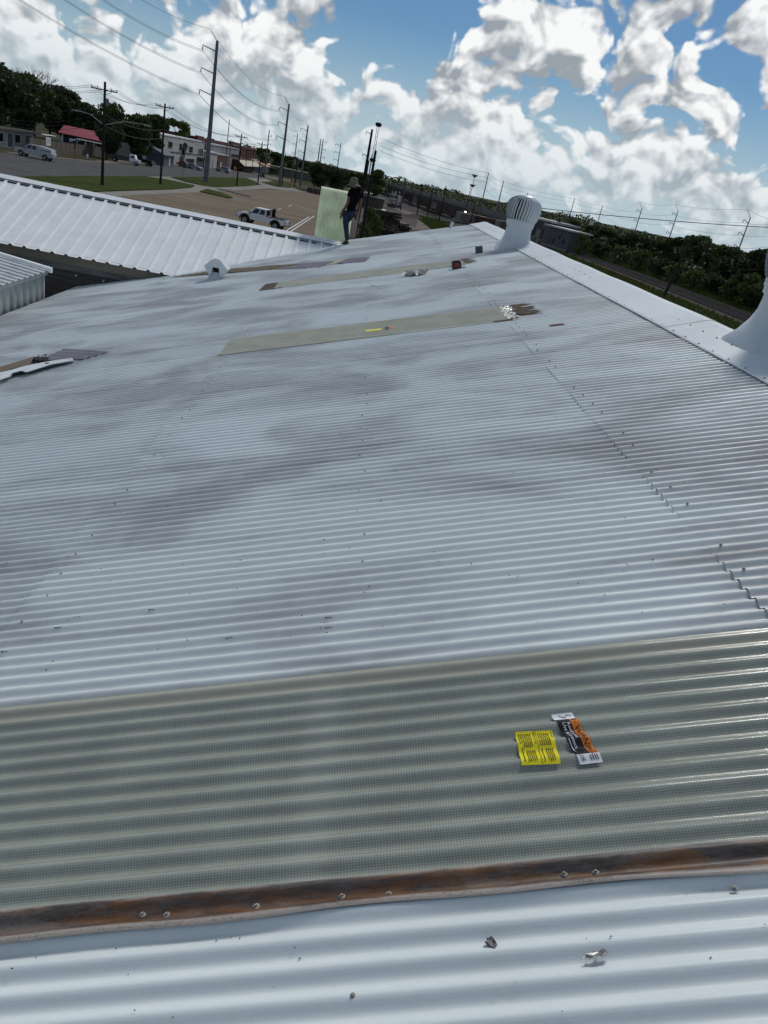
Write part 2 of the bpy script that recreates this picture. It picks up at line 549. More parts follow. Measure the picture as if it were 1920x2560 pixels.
M['steel'] = mat('painted_screw', (0.34, 0.33, 0.31), 0.65, var=0.35, scale=60)
M['tan'] = mat('tan_fascia', (0.20, 0.18, 0.14), 0.7, var=0.15)
M['board'] = mat('weathered_board', (0.12, 0.105, 0.098), 0.85, col2=(0.06, 0.052, 0.05), scale=6.0, stretch=(.3, 1, 3), bump=0.003, bscale=20)
M['greyboard'] = mat('grey_board', (0.20, 0.20, 0.20), 0.8, col2=(0.11, 0.11, 0.11), scale=4.0, stretch=(.4, 1, 2))
M['wood'] = mat('bare_wood_brown', (0.20, 0.155, 0.105), 0.8, col2=(0.11, 0.085, 0.06), scale=5.0, stretch=(.5, 6, 1))
M['purple'] = mat('purple_old_sheet', (0.20, 0.19, 0.235), 0.6, col2=(0.13, 0.125, 0.155), scale=6.0, stretch=(.6, 4, 1))
M['foil'] = mat('crumpled_foil', (0.55, 0.55, 0.54), 0.45, col2=(0.4, 0.4, 0.38), scale=30, metal=0.5)
M['yellow'] = mat('yellow_label', (0.78, 0.68, 0.02), 0.35, var=0.05)
M['orange'] = mat('orange_label', (0.62, 0.19, 0.02), 0.3, var=0.05)
M['blacklab'] = mat('black_print', (0.012, 0.012, 0.013), 0.3, var=0.1)
M['whitelab'] = mat('white_label', (0.78, 0.80, 0.82), 0.35, var=0.04)
M['red'] = mat('red_plastic', (0.22, 0.03, 0.02), 0.45, var=0.2)
M['white'] = mat('white_paint', (0.74, 0.74, 0.73), 0.5, var=0.12, scale=1.2)
M['carwhite'] = mat('white_car_paint', (0.72, 0.73, 0.75), 0.25, var=0.05, spec=0.5, coat=0.5)
M['workwhite'] = mat('tree_shaded_white_paint', (0.42, 0.43, 0.44), 0.35, var=0.15, coat=0.3)  # white darkened to grey: the shade of the trees is put into the paint
M['fadedpaint'] = mat('faded_lot_paint', (0.24, 0.215, 0.175), 0.9, var=0.4, scale=1.0, spec=0.04)
M['silver'] = mat('silver_car_paint', (0.36, 0.37, 0.39), 0.3, var=0.08, metal=0.4, coat=0.5)
M['darkcar'] = mat('black_car_paint', (0.018, 0.019, 0.022), 0.25, var=0.1, coat=0.5)
M['redcar'] = mat('red_car_paint', (0.30, 0.03, 0.05), 0.3, var=0.1, coat=0.5)
M['glass'] = mat('dark_window_glass', (0.015, 0.018, 0.02), 0.1, var=0.2, spec=0.6)
M['tyre'] = mat('tyre_rubber', (0.018, 0.018, 0.018), 0.85, var=0.2)
M['rim'] = mat('wheel_rim', (0.30, 0.30, 0.31), 0.4, metal=0.6)
M['lampred'] = mat('tail_lamp', (0.28, 0.02, 0.02), 0.3)
M['lampclear'] = mat('head_lamp', (0.6, 0.6, 0.58), 0.2)
M['asphalt'] = mat('street_asphalt', (0.105, 0.105, 0.105), 0.9, col2=(0.075, 0.074, 0.072), scale=0.25, stretch=(1, 1, 1), spec=0.04)
M['lot'] = mat('parking_lot_asphalt', (0.195, 0.160, 0.118), 0.9, col2=(0.140, 0.113, 0.084), scale=0.12, stretch=(.6, 2.2, 1), spec=0.04)
M['concrete'] = mat('pavement_concrete', (0.26, 0.245, 0.22), 0.9, var=0.2, scale=0.4, spec=0.04)
M['kerb'] = mat('kerb_concrete', (0.16, 0.15, 0.135), 0.9, var=0.3, scale=0.8, spec=0.04)
M['lawn'] = mat('lawn_grass', (0.050, 0.066, 0.012), 0.95, col2=(0.030, 0.043, 0.009), scale=0.35, bump=0.03, bscale=3, spec=0.04)
M['dryground'] = mat('dry_ground', (0.062, 0.056, 0.030), 0.95, col2=(0.036, 0.040, 0.016), scale=0.07, spec=0.04)
M['gravel'] = mat('yard_gravel', (0.105, 0.092, 0.08), 0.95, col2=(0.06, 0.052, 0.046), scale=0.10, stretch=(1.6, .6, 1), spec=0.04)
M['ballast'] = mat('rail_ballast', (0.115, 0.098, 0.09), 0.95, col2=(0.07, 0.06, 0.055), scale=2.0, spec=0.04)
M['palegravel'] = mat('pale_crushed_stone', (0.185, 0.160, 0.135), 0.95, var=0.3, scale=0.15, spec=0.04)
M['rail'] = mat('rusty_rail', (0.055, 0.038, 0.03), 0.6, var=0.3)
M['tie'] = mat('creosote_timber', (0.030, 0.024, 0.021), 0.85, col2=(0.085, 0.068, 0.055), scale=2.0, stretch=(1, .4, 4))
M['tieend'] = mat('sawn_timber_end', (0.17, 0.14, 0.115), 0.85, var=0.4, scale=3)
M['pole'] = mat('pole_timber', (0.022, 0.019, 0.017), 0.85, var=0.4, scale=2.0, stretch=(3, 3, .3))
M['steelpole'] = mat('weathered_steel_pole', (0.145, 0.155, 0.165), 0.55, var=0.25, scale=0.6, metal=0.1)
M['wire'] = mat('power_wire', (0.05, 0.053, 0.057), 0.6)
M['insul'] = mat('insulator', (0.12, 0.12, 0.12), 0.4)
M['bark'] = mat('tree_bark', (0.035, 0.028, 0.022), 0.9, var=0.4, scale=2)
M['leafA'] = leaf_mat('leaf_dark_green', (0.0351, 0.0567, 0.0149), (0.0580, 0.0891, 0.0230))
M['leafB'] = leaf_mat('leaf_mid_green', (0.0486, 0.0743, 0.0175), (0.0864, 0.1148, 0.0270))
M['leafC'] = leaf_mat('leaf_dull_green', (0.0324, 0.0486, 0.0175), (0.0459, 0.0675, 0.0257))
M['brick'] = mat('dark_red_brick', (0.105, 0.034, 0.027), 0.9, col2=(0.07, 0.022, 0.018), scale=1.2)
M['stucco'] = mat('cream_stucco', (0.42, 0.40, 0.38), 0.85, var=0.12, scale=0.5)
M['greywall'] = mat('grey_wall', (0.24, 0.245, 0.24), 0.85, var=0.15, scale=0.4)
M['bluewall'] = mat('blue_grey_wall', (0.10, 0.125, 0.15), 0.8, var=0.15, scale=0.5)
M['navy'] = mat('navy_siding', (0.014, 0.017, 0.035), 0.7, var=0.2)
M['pinkroof'] = mat('faded_red_metal_roof', (0.36, 0.085, 0.10), 0.5, var=0.14, scale=0.7)
M['fence'] = mat('tan_fence', (0.145, 0.125, 0.10), 0.8, var=0.2, scale=0.8)
M['beige'] = mat('beige_awning', (0.46, 0.41, 0.31), 0.7, var=0.12)
M['salmon'] = mat('salmon_roof', (0.60, 0.36, 0.22), 0.6, var=0.1)
M['roofgrey'] = mat('flat_roof_edge', (0.45, 0.45, 0.44), 0.7, var=0.2)
M['darkwall'] = mat('dark_metal_siding', (0.045, 0.048, 0.055), 0.6, var=0.2)
M['bluegrey'] = mat('blue_grey_siding', (0.085, 0.093, 0.10), 0.6, var=0.15, scale=0.4, stretch=(1, 1, .3))
M['bridge'] = mat('bridge_concrete', (0.17, 0.16, 0.145), 0.9, var=0.25, scale=0.1)
M['boxcar'] = mat('boxcar_brown', (0.115, 0.058, 0.042), 0.8, col2=(0.07, 0.038, 0.03), scale=0.4)
M['boxgrey'] = mat('railcar_grey', (0.26, 0.24, 0.22), 0.8, col2=(0.17, 0.15, 0.135), scale=0.4)
M['loco'] = mat('locomotive_dark', (0.035, 0.032, 0.03), 0.6, col2=(0.07, 0.06, 0.05), scale=0.8)
M['sign_yellow'] = mat('yellow_sign', (0.55, 0.33, 0.02), 0.5)
M['skin'] = mat('skin', (0.15, 0.068, 0.042), 0.6, var=0.12, scale=10)
M['shirt'] = mat('black_shirt', (0.005, 0.005, 0.006), 0.95, spec=0.05, var=0.3, scale=8)
M['jeans'] = mat('blue_jeans', (0.009, 0.017, 0.036), 0.9, col2=(0.019, 0.032, 0.058), scale=4)
M['hat'] = mat('khaki_hat', (0.13, 0.117, 0.095), 0.9, var=0.2, scale=12)
M['boot'] = mat('brown_boot', (0.06, 0.05, 0.04), 0.8)
m = bpy.data.materials.new('lit_headlamp'); m.use_nodes = True
m.node_tree.nodes['Principled BSDF'].inputs['Emission Color'].default_value = (1, 0.95, 0.85, 1)
m.node_tree.nodes['Principled BSDF'].inputs['Emission Strength'].default_value = 12.0
M['lit'] = m

# ------------------------------------------------------------------ ground
ys = [-60, 0, 60, 100] + list(range(110, 410, 10)) + [450, 600, 1000, 2000, 5000]
xs = [-4000, -1000, -300, -120, -60, -20, -10, 0, 60, 120, 300, 1000, 4000]
gv = [(x, y, terrain_z(y, x) - 0.02) for y in ys for x in xs]
nx = len(xs)
gf = [(j * nx + i, j * nx + i + 1, (j + 1) * nx + i + 1, (j + 1) * nx + i) for j in range(len(ys) - 1) for i in range(nx - 1)]
tag(mesh_obj('ground', gv, gf, M['dryground']), kind='structure')


def draped(name, pts, m, dz=0.0, thick=0.0, px=True):
    """polygon laid on the terrain (picture positions or x, y), cut so that it follows the slope"""
    P = [G(*p) for p in pts] if px else [Vector((p[0], p[1], 0)) for p in pts]
    bm = bmesh.new()
    f = bm.faces.new([bm.verts.new((p.x, p.y, 0)) for p in P])
    bmesh.ops.triangulate(bm, faces=[f])
    y1 = max(p.y for p in P)
    cuts = [((0, y, 0), (0, 1, 0)) for y in range(100, int(min(y1, 401)) + 1, 10)] + [((x, 0, 0), (1, 0, 0)) for x in (-20, -10, 0)]
    for co, no in cuts:
        bmesh.ops.bisect_plane(bm, geom=bm.verts[:] + bm.edges[:] + bm.faces[:], plane_co=co, plane_no=no)
    for v in bm.verts:
        v.co.z = terrain_z(v.co.y, v.co.x) + dz
    if thick > 0:
        r = bmesh.ops.extrude_face_region(bm, geom=bm.faces[:])
        for v in [e for e in r['geom'] if isinstance(e, bmesh.types.BMVert)]:
            v.co.z += thick
    bmesh.ops.recalc_face_normals(bm, faces=bm.faces)
    me = bpy.data.meshes.new(name); bm.to_mesh(me); bm.free()
    if thick == 0:
        for p in me.polygons:
            if p.normal.z < 0:
                p.flip()
    me.materials.append(m)
    o = bpy.data.objects.new(name, me); COL.objects.link(o)
    return tag(o, kind='structure')


draped('parking_lot', [(-29, 30), (-4, 30), (-4, 150), (-9, 240), (-14, 260), (-21, 226), (-26, 160), (-29, 95)], M['lot'], 0.004, px=False)
draped('street', [(-39, 60), (-39, 130), (-38, 250), (-38, 420), (-57, 420), (-56, 250), (-51, 160), (-56, 130), (-66, 60)], M['asphalt'], 0.008, px=False)
draped('driveway', [(-60, 400), (-9, 240), (-14, 262), (-38, 330), (-38, 420)], M['lot'], 0.012, px=False)
draped('pavement', [(-39, 60), (-29, 60), (-28.2, 100), (-26.3, 130), (-25.6, 152), (-24, 200), (-18, 228), (-22, 244), (-38, 300), (-38, 250), (-38.6, 140)], M['concrete'], 0.016, px=False)
draped('far_pavement', [(-57, 420), (-60, 420), (-59, 250), (-57, 190), (-53, 158), (-58, 130), (-56, 130), (-51, 160), (-56, 250)], M['palegravel'], 0.016, px=False)
KERB = 0.12
draped('lawn_by_street', [(-41 + 2, 70), (-31, 70), (-30.6, 95), (-29.1, 121.6), (-29.3, 136), (-30.3, 143), (-35.5, 143.9), (-38, 140), (-38.6, 122)], M['lawn'], 0.02, KERB, px=False)
draped('lawn_around_steel_pole', [(-37.6, 156), (-37.4, 200), (-37, 247), (-33.4, 235), (-28.1, 213), (-27.5, 184), (-28.3, 153), (-30.2, 149), (-33.5, 150)], M['lawn'], 0.02, KERB, px=False)
draped('grass_wedge', [(-26.6, 129.5), (-27.6, 140), (-24.8, 138.6), (-21.5, 131), (-21.6, 127.5)], M['lawn'], 0.02, KERB, px=False)
draped('planting_strip', [(-27.1, 147), (-25.7, 153), (-20.8, 147), (-20.8, 143.4), (-25, 146.2)], M['kerb'], 0.02, KERB, px=False)
draped('lawn_at_lot_end', [(-31, 236), (-33, 300), (-26, 290), (-22.9, 240), (-25.3, 224)], M['lawn'], 0.02, KERB, px=False)
def lot_line(p, q, m_, w=.06):
    a_, c_ = G(*p), G(*q)
    d_ = Vector((c_.x - a_.x, c_.y - a_.y)).normalized() * w
    draped('painted_line', [(a_.x + d_.y, a_.y - d_.x), (c_.x + d_.y, c_.y - d_.x), (c_.x - d_.y, c_.y + d_.x), (a_.x - d_.y, a_.y + d_.x)], m_, 0.012, px=False)


for p_, q_ in (((700, 587), (773, 542)), ((710, 590), (786, 540))):
    lot_line(p_, q_, M['white'], .075)
for p_, q_ in (((694, 524), (703, 521.6)), ((721, 516), (731, 513)), ((737, 514), (791, 529))):
    lot_line(p_, q_, M['white'], .07)
for k in range(9):
    lot_line((330 + k * 8, 500 + k * 4.5), (500 + k * 8, 522 + k * 5), M['fadedpaint'], .06)
for p_, q_ in (((560, 505), (760, 560)), ((600, 498), (800, 552)), ((640, 492), (830, 540))):
    lot_line(p_, q_, M['fadedpaint'], .06)
draped('rail_yard', [(-4, 60), (66, 60), (66, 400), (80, 900), (-20, 900), (-6, 300), (-4, 150)], M['gravel'], 0.004, px=False)
draped('haul_road', [(10, 150), (13, 150), (18, 190), (17, 270), (10, 420), (6, 420), (12, 270), (13, 190)], M['palegravel'], 0.008, px=False)
draped('stone_pad', [(32, 250), (38, 250), (44, 420), (34, 420)], M['palegravel'], 0.008, px=False)
draped('trackside_grass', [(36, 60), (47, 60), (46, 180), (44, 260), (40, 260), (38, 150)], M['dryground'], 0.012, px=False)

# ------------------------------------------------------------------ the warehouse roof we stand on
ROOF_D = 1.62                                             # camera above the sheets, square to them
RN = Vector((-math.sin(ROOF_S), 0, math.cos(ROOF_S)))     # roof normal
RU = Vector((math.cos(ROOF_S), 0, math.sin(ROOF_S)))      # up the slope
PITCH_C, AMP = 0.070, 0.0102
COVER = 12 * PITCH_C
V0 = 1.29                                                 # near edge of the first skylight sheet
U_EAVE, U_L, U_R, U_RIDGE = -7.1, -1.82, 1.25, 2.93
V_END = V0 + 24 * COVER
ROOF_ROT = (0, -ROOF_S, 0)


def RP(u, v, w=0.0):
    return CAM + RN * (w - ROOF_D) + RU * u + Vector((0, v, 0))


def wav(v):
    return AMP * math.cos(2 * math.pi * (v - V0) / PITCH_C)


def roof_uv(x, y):
    r = ray(x, y); t = -ROOF_D / r.dot(RN); q = r * t
    return q.dot(RU), q.y


ware_base = Vector((-1.0, 10.0, 0.0))
warehouse = empty('warehouse', ware_base)
tag(warehouse, 'long low warehouse with a white coated corrugated metal roof in the foreground', 'building')


def on_roof(o, u, v, w=0.0, parent=warehouse):
    o.parent = parent
    o.location = RP(u, v, w) - (ware_base if parent is warehouse else Vector((0, 0, 0)))
    o.rotation_euler = ROOF_ROT
    return o


def corr_mesh(name, L, ncorr, m, seg=10, nu=4, jitter=0.0, seed=0, tilt=0.0035, v_off=0.0):
    """corrugated sheet: x 0..L, y 0..ncorr pitches, cosine section"""
    rr = random.Random(seed)
    nv = int(ncorr * seg)
    ph = [rr.uniform(0, 6.28) for _ in range(4)]
    vs = []
    for i in range(nu + 1):
        x = L * i / nu
        for j in range(nv + 1):
            y = ncorr * PITCH_C * j / nv
            z = AMP * math.cos(2 * math.pi * (y + v_off) / PITCH_C) + tilt * j / nv
            z += jitter * (math.sin(ph[0] + 2.3 * x + 5 * y) + 0.6 * math.sin(ph[1] + 5.1 * x - 9 * y))
            vs.append((x, y, z))
    n1 = nv + 1
    fs = [(i * n1 + j, (i + 1) * n1 + j, (i + 1) * n1 + j + 1, i * n1 + j + 1) for i in range(nu) for j in range(nv)]
    me = bpy.data.meshes.new(name); me.from_pydata(vs, [], fs)
    me.materials.append(m)
    me.polygons.foreach_set('use_smooth', [True] * len(me.polygons))
    return me


courses = [(U_EAVE, U_L + 0.12, 0.0, 'low'), (U_L, U_R + 0.12, 0.004, 'mid'), (U_R, U_RIDGE - 0.02, 0.007, 'top')]
course_meshes = []
for ci, (u0, u1, w, nm) in enumerate(courses):
    course_meshes.append([corr_mesh('roof_sheet', u1 - u0, 12.45, M['roof'] if k < 4 else M['fresh'], jitter=0.0016, seed=10 * ci + k, nu=8, tilt=.005) for k in range(6)])
SKYLIGHTS = {0: 1, 8: 1, 14: 1}
for c in range(-4, 24):
    for ci, (u0, u1, w, nm) in enumerate(courses):
        if ci == 1 and c in SKYLIGHTS:
            continue
        o = bpy.data.objects.new('roof_sheet', random.choice(course_meshes[ci][4:] if c < 0 else course_meshes[ci][:4])); COL.objects.link(o)
        on_roof(o, u0 + random.uniform(-.006, .006), V0 + c * COVER, w + random.uniform(0, .0012))
sky_mesh = corr_mesh('skylight_panel', U_R + 0.14 - U_L + 0.06, 12.6, M['sky'], jitter=0.0009, seed=77, nu=10)
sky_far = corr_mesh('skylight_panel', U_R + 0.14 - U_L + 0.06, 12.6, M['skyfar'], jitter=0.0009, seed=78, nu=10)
skylights = []
for c in SKYLIGHTS:
    o = bpy.data.objects.new('skylight_panel', sky_mesh); COL.objects.link(o)
    on_roof(o, U_L - 0.06, V0 + c * COVER - (0.02 if c else 0.0), 0.0125)
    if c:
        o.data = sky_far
    o['label'] = 'grey-green translucent fibreglass skylight sheet'
    skylights.append(o)

# rusted, unpainted corrugation along the near edge of the first skylight
SEG = 14
def strip_obj(name, u0, u1, v0, v1, w, m, nu=20, parent=warehouse, rag=0.0, seed=1, edge=None):
    rr = random.Random(seed)
    nv = max(4, int((v1 - v0) / PITCH_C * SEG))
    vs = []
    for j in range(nv + 1):
        v = v0 + (v1 - v0) * j / nv
        a0 = u0 + rr.uniform(-rag, rag); a1 = u1 + rr.uniform(-rag, rag)
        if edge:
            a0, a1 = edge(v, a0, a1)
        for i in range(nu + 1):
            u = a0 + (a1 - a0) * i / nu
            vs.append((u - u0, v - v0, wav(v)))
    n1 = nu + 1
    fs = [(j * n1 + i, j * n1 + i + 1, (j + 1) * n1 + i + 1, (j + 1) * n1 + i) for j in range(nv) for i in range(nu)]
    o = mesh_obj(name, vs, fs, m, smooth=True)
    on_roof(o, u0, v0, w)
    return o

_rr = random.Random(3)
wob = [_rr.uniform(0, 6) for _ in range(6)]
rust = strip_obj('rusted_lap', -2.0, 1.5, V0 - 0.078, V0 + 0.012, 0.0185, M['rust'], nu=60)
rust['label'] = 'brown rusted bare metal strip along the skylight'
bm = bmesh.new(); bm.from_mesh(rust.data)
for v in bm.verts:      # uneven paint edge
    if v.co.y < 0.03:
        v.co.y += 0.006 * math.sin(3.1 * v.co.x + wob[0]) + 0.004 * math.sin(9.7 * v.co.x + wob[1])
bm.to_mesh(rust.data); bm.free()


def roof_screw(u, v, w, r, parent, name='screw', m=None):
    b = MB()
    b.lathe([(r * 2.0, 0), (r * 1.95, r * .35), (r * 1.2, r * .75), (r * .9, r * .8)], 14)
    b.tube((0, 0, r * .5), (0, 0, r * 1.7), r * .8, r * .72, 6)
    b.v = [(x, y, z) for x, y, z in b.v]
    o = b.build(name, m or M['steel'], None, smooth=False)
    o.parent = parent
    q = RP(u, v, w)
    if parent is warehouse:
        o.location = q - ware_base; o.rotation_euler = ROOF_ROT
    else:
        inv = Matrix.Translation(parent.location) @ Matrix.Rotation(-ROOF_S, 4, 'Y')
        o.location = inv.inverted() @ (q - ware_base)
    return o


for (px, py) in [(358, 2296), (418, 2299), (642, 2277), (856, 2250), (973, 2248), (1411, 2195), (1490, 2190), (1838, 2233)]:
    u, v = roof_uv(px, py)
    roof_screw(u, v + 0.004, 0.0185 + wav(v), 0.0045, rust)

# small fixing screws of the field (too small to pick apart): one part
b = MB()
rr = random.Random(21)
def add_screw(u, v, w, r=0.007):
    Mx = Matrix.Translation(RP(u, v, w) - ware_base) @ Matrix.Rotation(-ROOF_S, 4, 'Y')
    b.lathe([(r * 1.6, 0), (r * 1.5, r * .5), (r * .9, r * 1.0), (r * .8, r * 1.5), (0.001, r * 1.6)], 7, M=Mx)
for uu, step, off in ((U_R + .07, 3, .012), (U_L + .09, 3, .006), (-.25, 4, .006), (U_EAVE + .2, 4, 0), (-4.6, 4, 0)):
    k = 0
    v = V0 - 2 * COVER
    while v < V_END - 0.1:
        if rr.random() < 0.85:
            vv = V0 + round((v - V0) / PITCH_C) * PITCH_C
            onsky = any(V0 + c * COVER <= vv <= V0 + c * COVER + .9 for c in SKYLIGHTS) and U_L < uu < U_R - .05
            if not onsky:
                add_screw(uu + rr.uniform(-.025, .025), vv, off + AMP - .001, 0.0044)
        v += PITCH_C * step
screws = b.build('roof_screw', M['steel'], warehouse); screws['kind'] = 'stuff'

# ridge cap: lapped flashing pieces, small dark gap under the lower lip
cap_prof = [(2.50, 0.026), (2.515, 0.032), (2.72, 0.038), (2.90, 0.044), (2.955, 0.034)]
def cap_piece(v0, v1, lift, mirror=False):
    vs = []; fs = []
    top = RP(2.955, 0, 0.030)
    n = 8
    for j in range(n + 1):
        v = v0 + (v1 - v0) * j / n
        for (u, w) in cap_prof:
            p = RP(u, v, w + lift + 0.003 * math.sin(v * 3 + u * 4) * (1 if u > 2.55 else .5))
            if mirror:
                p.x = 2 * top.x - p.x + 0.0
            vs.append(p - ware_base)
    k = len(cap_prof)
    for j in range(n):
        for i in range(k - 1):
            fs.append((j * k + i, j * k + i + 1, (j + 1) * k + i + 1, (j + 1) * k + i))
    return mesh_obj('ridge_cap', vs, fs, M['cap'], warehouse, smooth=False)
v = -2.2; i = 0
while v < V_END:
    e = min(v + 3.05, V_END + .05)
    cap_piece(v, e, 0.003 * (i % 2)); cap_piece(v, e, 0.003 * (i % 2), True)
    v += 3.0; i += 1
b = MB()
v = -1.5
while v < V_END - .1:
    for uu in ((2.53, .03), ):
        add_screw(uu[0], v, uu[1], 0.0065)
    if int(v * 10) % 3 == 0:
        add_screw(2.72, v + .1, .038, 0.0055)
    v += 0.28
cs = b.build('cap_screw', M['steel'], warehouse); cs['kind'] = 'stuff'

# the slope beyond the ridge, the walls
RIDGE = RP(2.955, 0, 0)
b = MB()
nv = 120
vs = []; fs = []
for j in range(nv + 1):
    v = -2.2 + (V_END + 2.2) * j / nv
    for s in (0.02, 5.0):
        vs.append(Vector((RIDGE.x + s * math.cos(ROOF_S), v, RIDGE.z - 0.01 - s * math.sin(ROOF_S) + 0.006 * (j % 2))) - ware_base)
for j in range(nv):
    fs.append((2 * j, 2 * j + 1, 2 * j + 3, 2 * j + 2))
mesh_obj('far_roof_slope', vs, fs, M['roof'], warehouse)
eave = RP(U_EAVE, 0, 0)
xw0, xw1 = eave.x + 0.25, RIDGE.x + 4.6
for nm, y in (('gable_wall', V_END - 0.15), ('gable_wall', -3.0)):
    b = MB()
    b.prism([(xw0, 0), (xw1, 0), (xw1, RIDGE.z - 1.6), (RIDGE.x, RIDGE.z - 0.12), (xw0, eave.z - 0.1)], y - .1, y + .1)
    b.v = [tuple(Vector(q) - ware_base) for q in b.v]
    b.build(nm, M['greywall'], warehouse)
for x, h in ((xw0, eave.z - .12), (xw1, RIDGE.z - 1.75)):
    b = MB(); b.box2((x - .1, -2.9, 0), (x + .1, V_END - .26, h))
    b.v = [tuple(Vector(q) - ware_base) for q in b.v]
    b.build('side_wall', M['greywall'], warehouse)

# bare patches and flashing scraps at the upper ends of the two far skylights
def patch(u0, u1, v0, v1, w, m, seed, rag=0.06, nu=5):
    return strip_obj('bare_patch', u0, u1, v0, v1, w, m, nu=nu, rag=rag, seed=seed)
for c, sd_ in ((8, 5), (14, 9)):
    va, vb = V0 + c * COVER, V0 + c * COVER + .88
    k = 0.75 if c == 14 else 1.0
    p = patch(U_R + .17, U_R + .17 + .20 * k, va + .18, vb - .02, 0.0165, M['wood'], sd_, rag=.10)
    p['label'] = 'bare brown metal beyond the skylight end'
    # crumpled foil strip over the joint
    rr = random.Random(sd_)
    vs = []; fs = []
    nn = 26
    for j in range(nn + 1):
        v = va + .06 + (vb - va - .10) * j / nn
        for i in range(6):
            u = U_R + .06 + .11 * i / 5 + rr.uniform(-.012, .012) + (rr.uniform(-.03, .03) if i in (0, 5) else 0)
            vs.append(RP(u, v, 0.016 + wav(v) * .8 + rr.uniform(.002, .014)) - ware_base)
    for j in range(nn):
        for i in range(5):
            if rr.random() < .93:
                fs.append((j * 6 + i, j * 6 + i + 1, (j + 1) * 6 + i + 1, (j + 1) * 6 + i))
    mesh_obj('foil_flashing', vs, fs, M['foil'], warehouse)
    p = patch(U_R - .12, U_R + .08, va - .02, va + .05, 0.021, M['wood'], sd_ + 1, rag=.01)
p = patch(U_L - .30, U_L - .02, V0 + 14 * COVER - .05, V0 + 14 * COVER + .8, 0.0125, M['wood'], 31, rag=.02,)
# old brown and purple sheet showing by the vent
def sheet_between(name, pts, m, w, label=None):
    """quad on the roof given by four picture positions, following the corrugation"""
    q = [roof_uv(*p) for p in pts]
    vs = []; fs = []; N, K = 30, 16
    for j in range(N + 1):
        t = j / N
        for i in range(K + 1):
            s = i / K
            u = (1 - t) * ((1 - s) * q[0][0] + s * q[1][0]) + t * ((1 - s) * q[3][0] + s * q[2][0])
            v = (1 - t) * ((1 - s) * q[0][1] + s * q[1][1]) + t * ((1 - s) * q[3][1] + s * q[2][1])
            vs.append(RP(u, v, w + wav(v)) - ware_base)
    for j in range(N):
        for i in range(K):
            a = j * (K + 1) + i
            fs.append((a, a + 1, a + K + 2, a + K + 1))
    o = mesh_obj(name, vs, fs, m, warehouse, smooth=True)
    if label: o['label'] = label
    return o
sheet_between('old_sheet', [(432, 695), (690, 676), (762, 661), (545, 676)], M['wood'], 0.019, 'bare brown strip of old roof sheet')
sheet_between('old_sheet', [(690, 676), (800, 671), (850, 655), (762, 661)], M['purple'], 0.020, 'purple-grey strip of old roof sheet')
sheet_between('old_sheet', [(812, 668), (838, 662), (868, 651), (852, 652)], M['beige'], 0.024)
sheet_between('old_sheet', [(838, 663), (912, 657), (926, 645), (872, 650)], M['purple'], 0.022, 'pale purple end of the old roof sheet')

# torn sheet at the left ------------------------------------------------
q = roof_uv(100, 905)
tb = empty('torn_sheet', RP(q[0], q[1], 0.0))
tag(tb, 'torn pale roof sheet curling up at the left edge of the corrugated roof', 'metal sheet')
vs = []; fs = []
edge = [(0, 966), (28, 956), (34, 947), (58, 941), (70, 945), (130, 925), (188, 910)]
back = [(0, 938), (30, 931), (38, 929), (60, 922), (72, 919), (130, 908), (182, 901)]
for k in range(len(edge)):
    a = roof_uv(*edge[k]); c2 = roof_uv(*back[k])
    for i in range(5):
        s = i / 4
        u = a[0] + (c2[0] - a[0]) * s; v = a[1] + (c2[1] - a[1]) * s
        h = 0.02 + 0.034 * (1 - s) ** 1.5 * (1 - 0.6 * (k == 6)) + 0.012 * math.cos(s * 12)
        vs.append(RP(u, v, h) - tb.location)
for k in range(len(edge) - 1):
    for i in range(4):
        fs.append((k * 5 + i, k * 5 + i + 1, (k + 1) * 5 + i + 1, (k + 1) * 5 + i))
mesh_obj('flap', vs, fs, M['cap'], tb, smooth=False)
def uvquad(name, pts, w, m, parent, rib=0.0, N=14, K=10):
    q = [roof_uv(*p) for p in pts]
    vs = []; fs = []
    for j in range(N + 1):
        t = j / N
        for i in range(K + 1):
            s = i / K
            u = (1 - t) * ((1 - s) * q[0][0] + s * q[1][0]) + t * ((1 - s) * q[3][0] + s * q[2][0])
            v = (1 - t) * ((1 - s) * q[0][1] + s * q[1][1]) + t * ((1 - s) * q[3][1] + s * q[2][1])
            vs.append(RP(u, v, w + rib * abs(((t * 4.0) % 1.0) - .5)) - parent.location)
    for j in range(N):
        for i in range(K):
            a = j * (K + 1) + i
            fs.append((a, a + 1, a + K + 2, a + K + 1))
    return mesh_obj(name, vs, fs, m, parent)
uvquad('purple_ribs', [(95, 905), (205, 903), (275, 884), (160, 876)], 0.014, M['purple'], tb, rib=0.022, N=32)
uvquad('bare_strip', [(0, 936), (80, 914), (84, 896), (0, 922)], 0.022, M['wood'], tb)
b = MB(); rr = random.Random(5)
for k in range(46):
    u, v = roof_uv(rr.uniform(84, 122), rr.uniform(893, 914))
    p = RP(u, v, rr.uniform(.01, .035)) - tb.location
    b.box((0, 0, 0), (rr.uniform(.02, .08), rr.uniform(.01, .035), rr.uniform(.003, .015)), Matrix.Translation(p) @ Matrix.Rotation(rr.uniform(0, 6), 4, (rr.random(), rr.random(), 1)))
b.build('rubble', M['wood'], tb)
b = MB()
u, v = roof_uv(102, 909)
b.lathe([(.10, 0), (.08, .045), (.03, .05), (.001, .05)], 10, Matrix.Translation(RP(u, v, .016) - tb.location))
b.build('hole', M['dark'], tb)

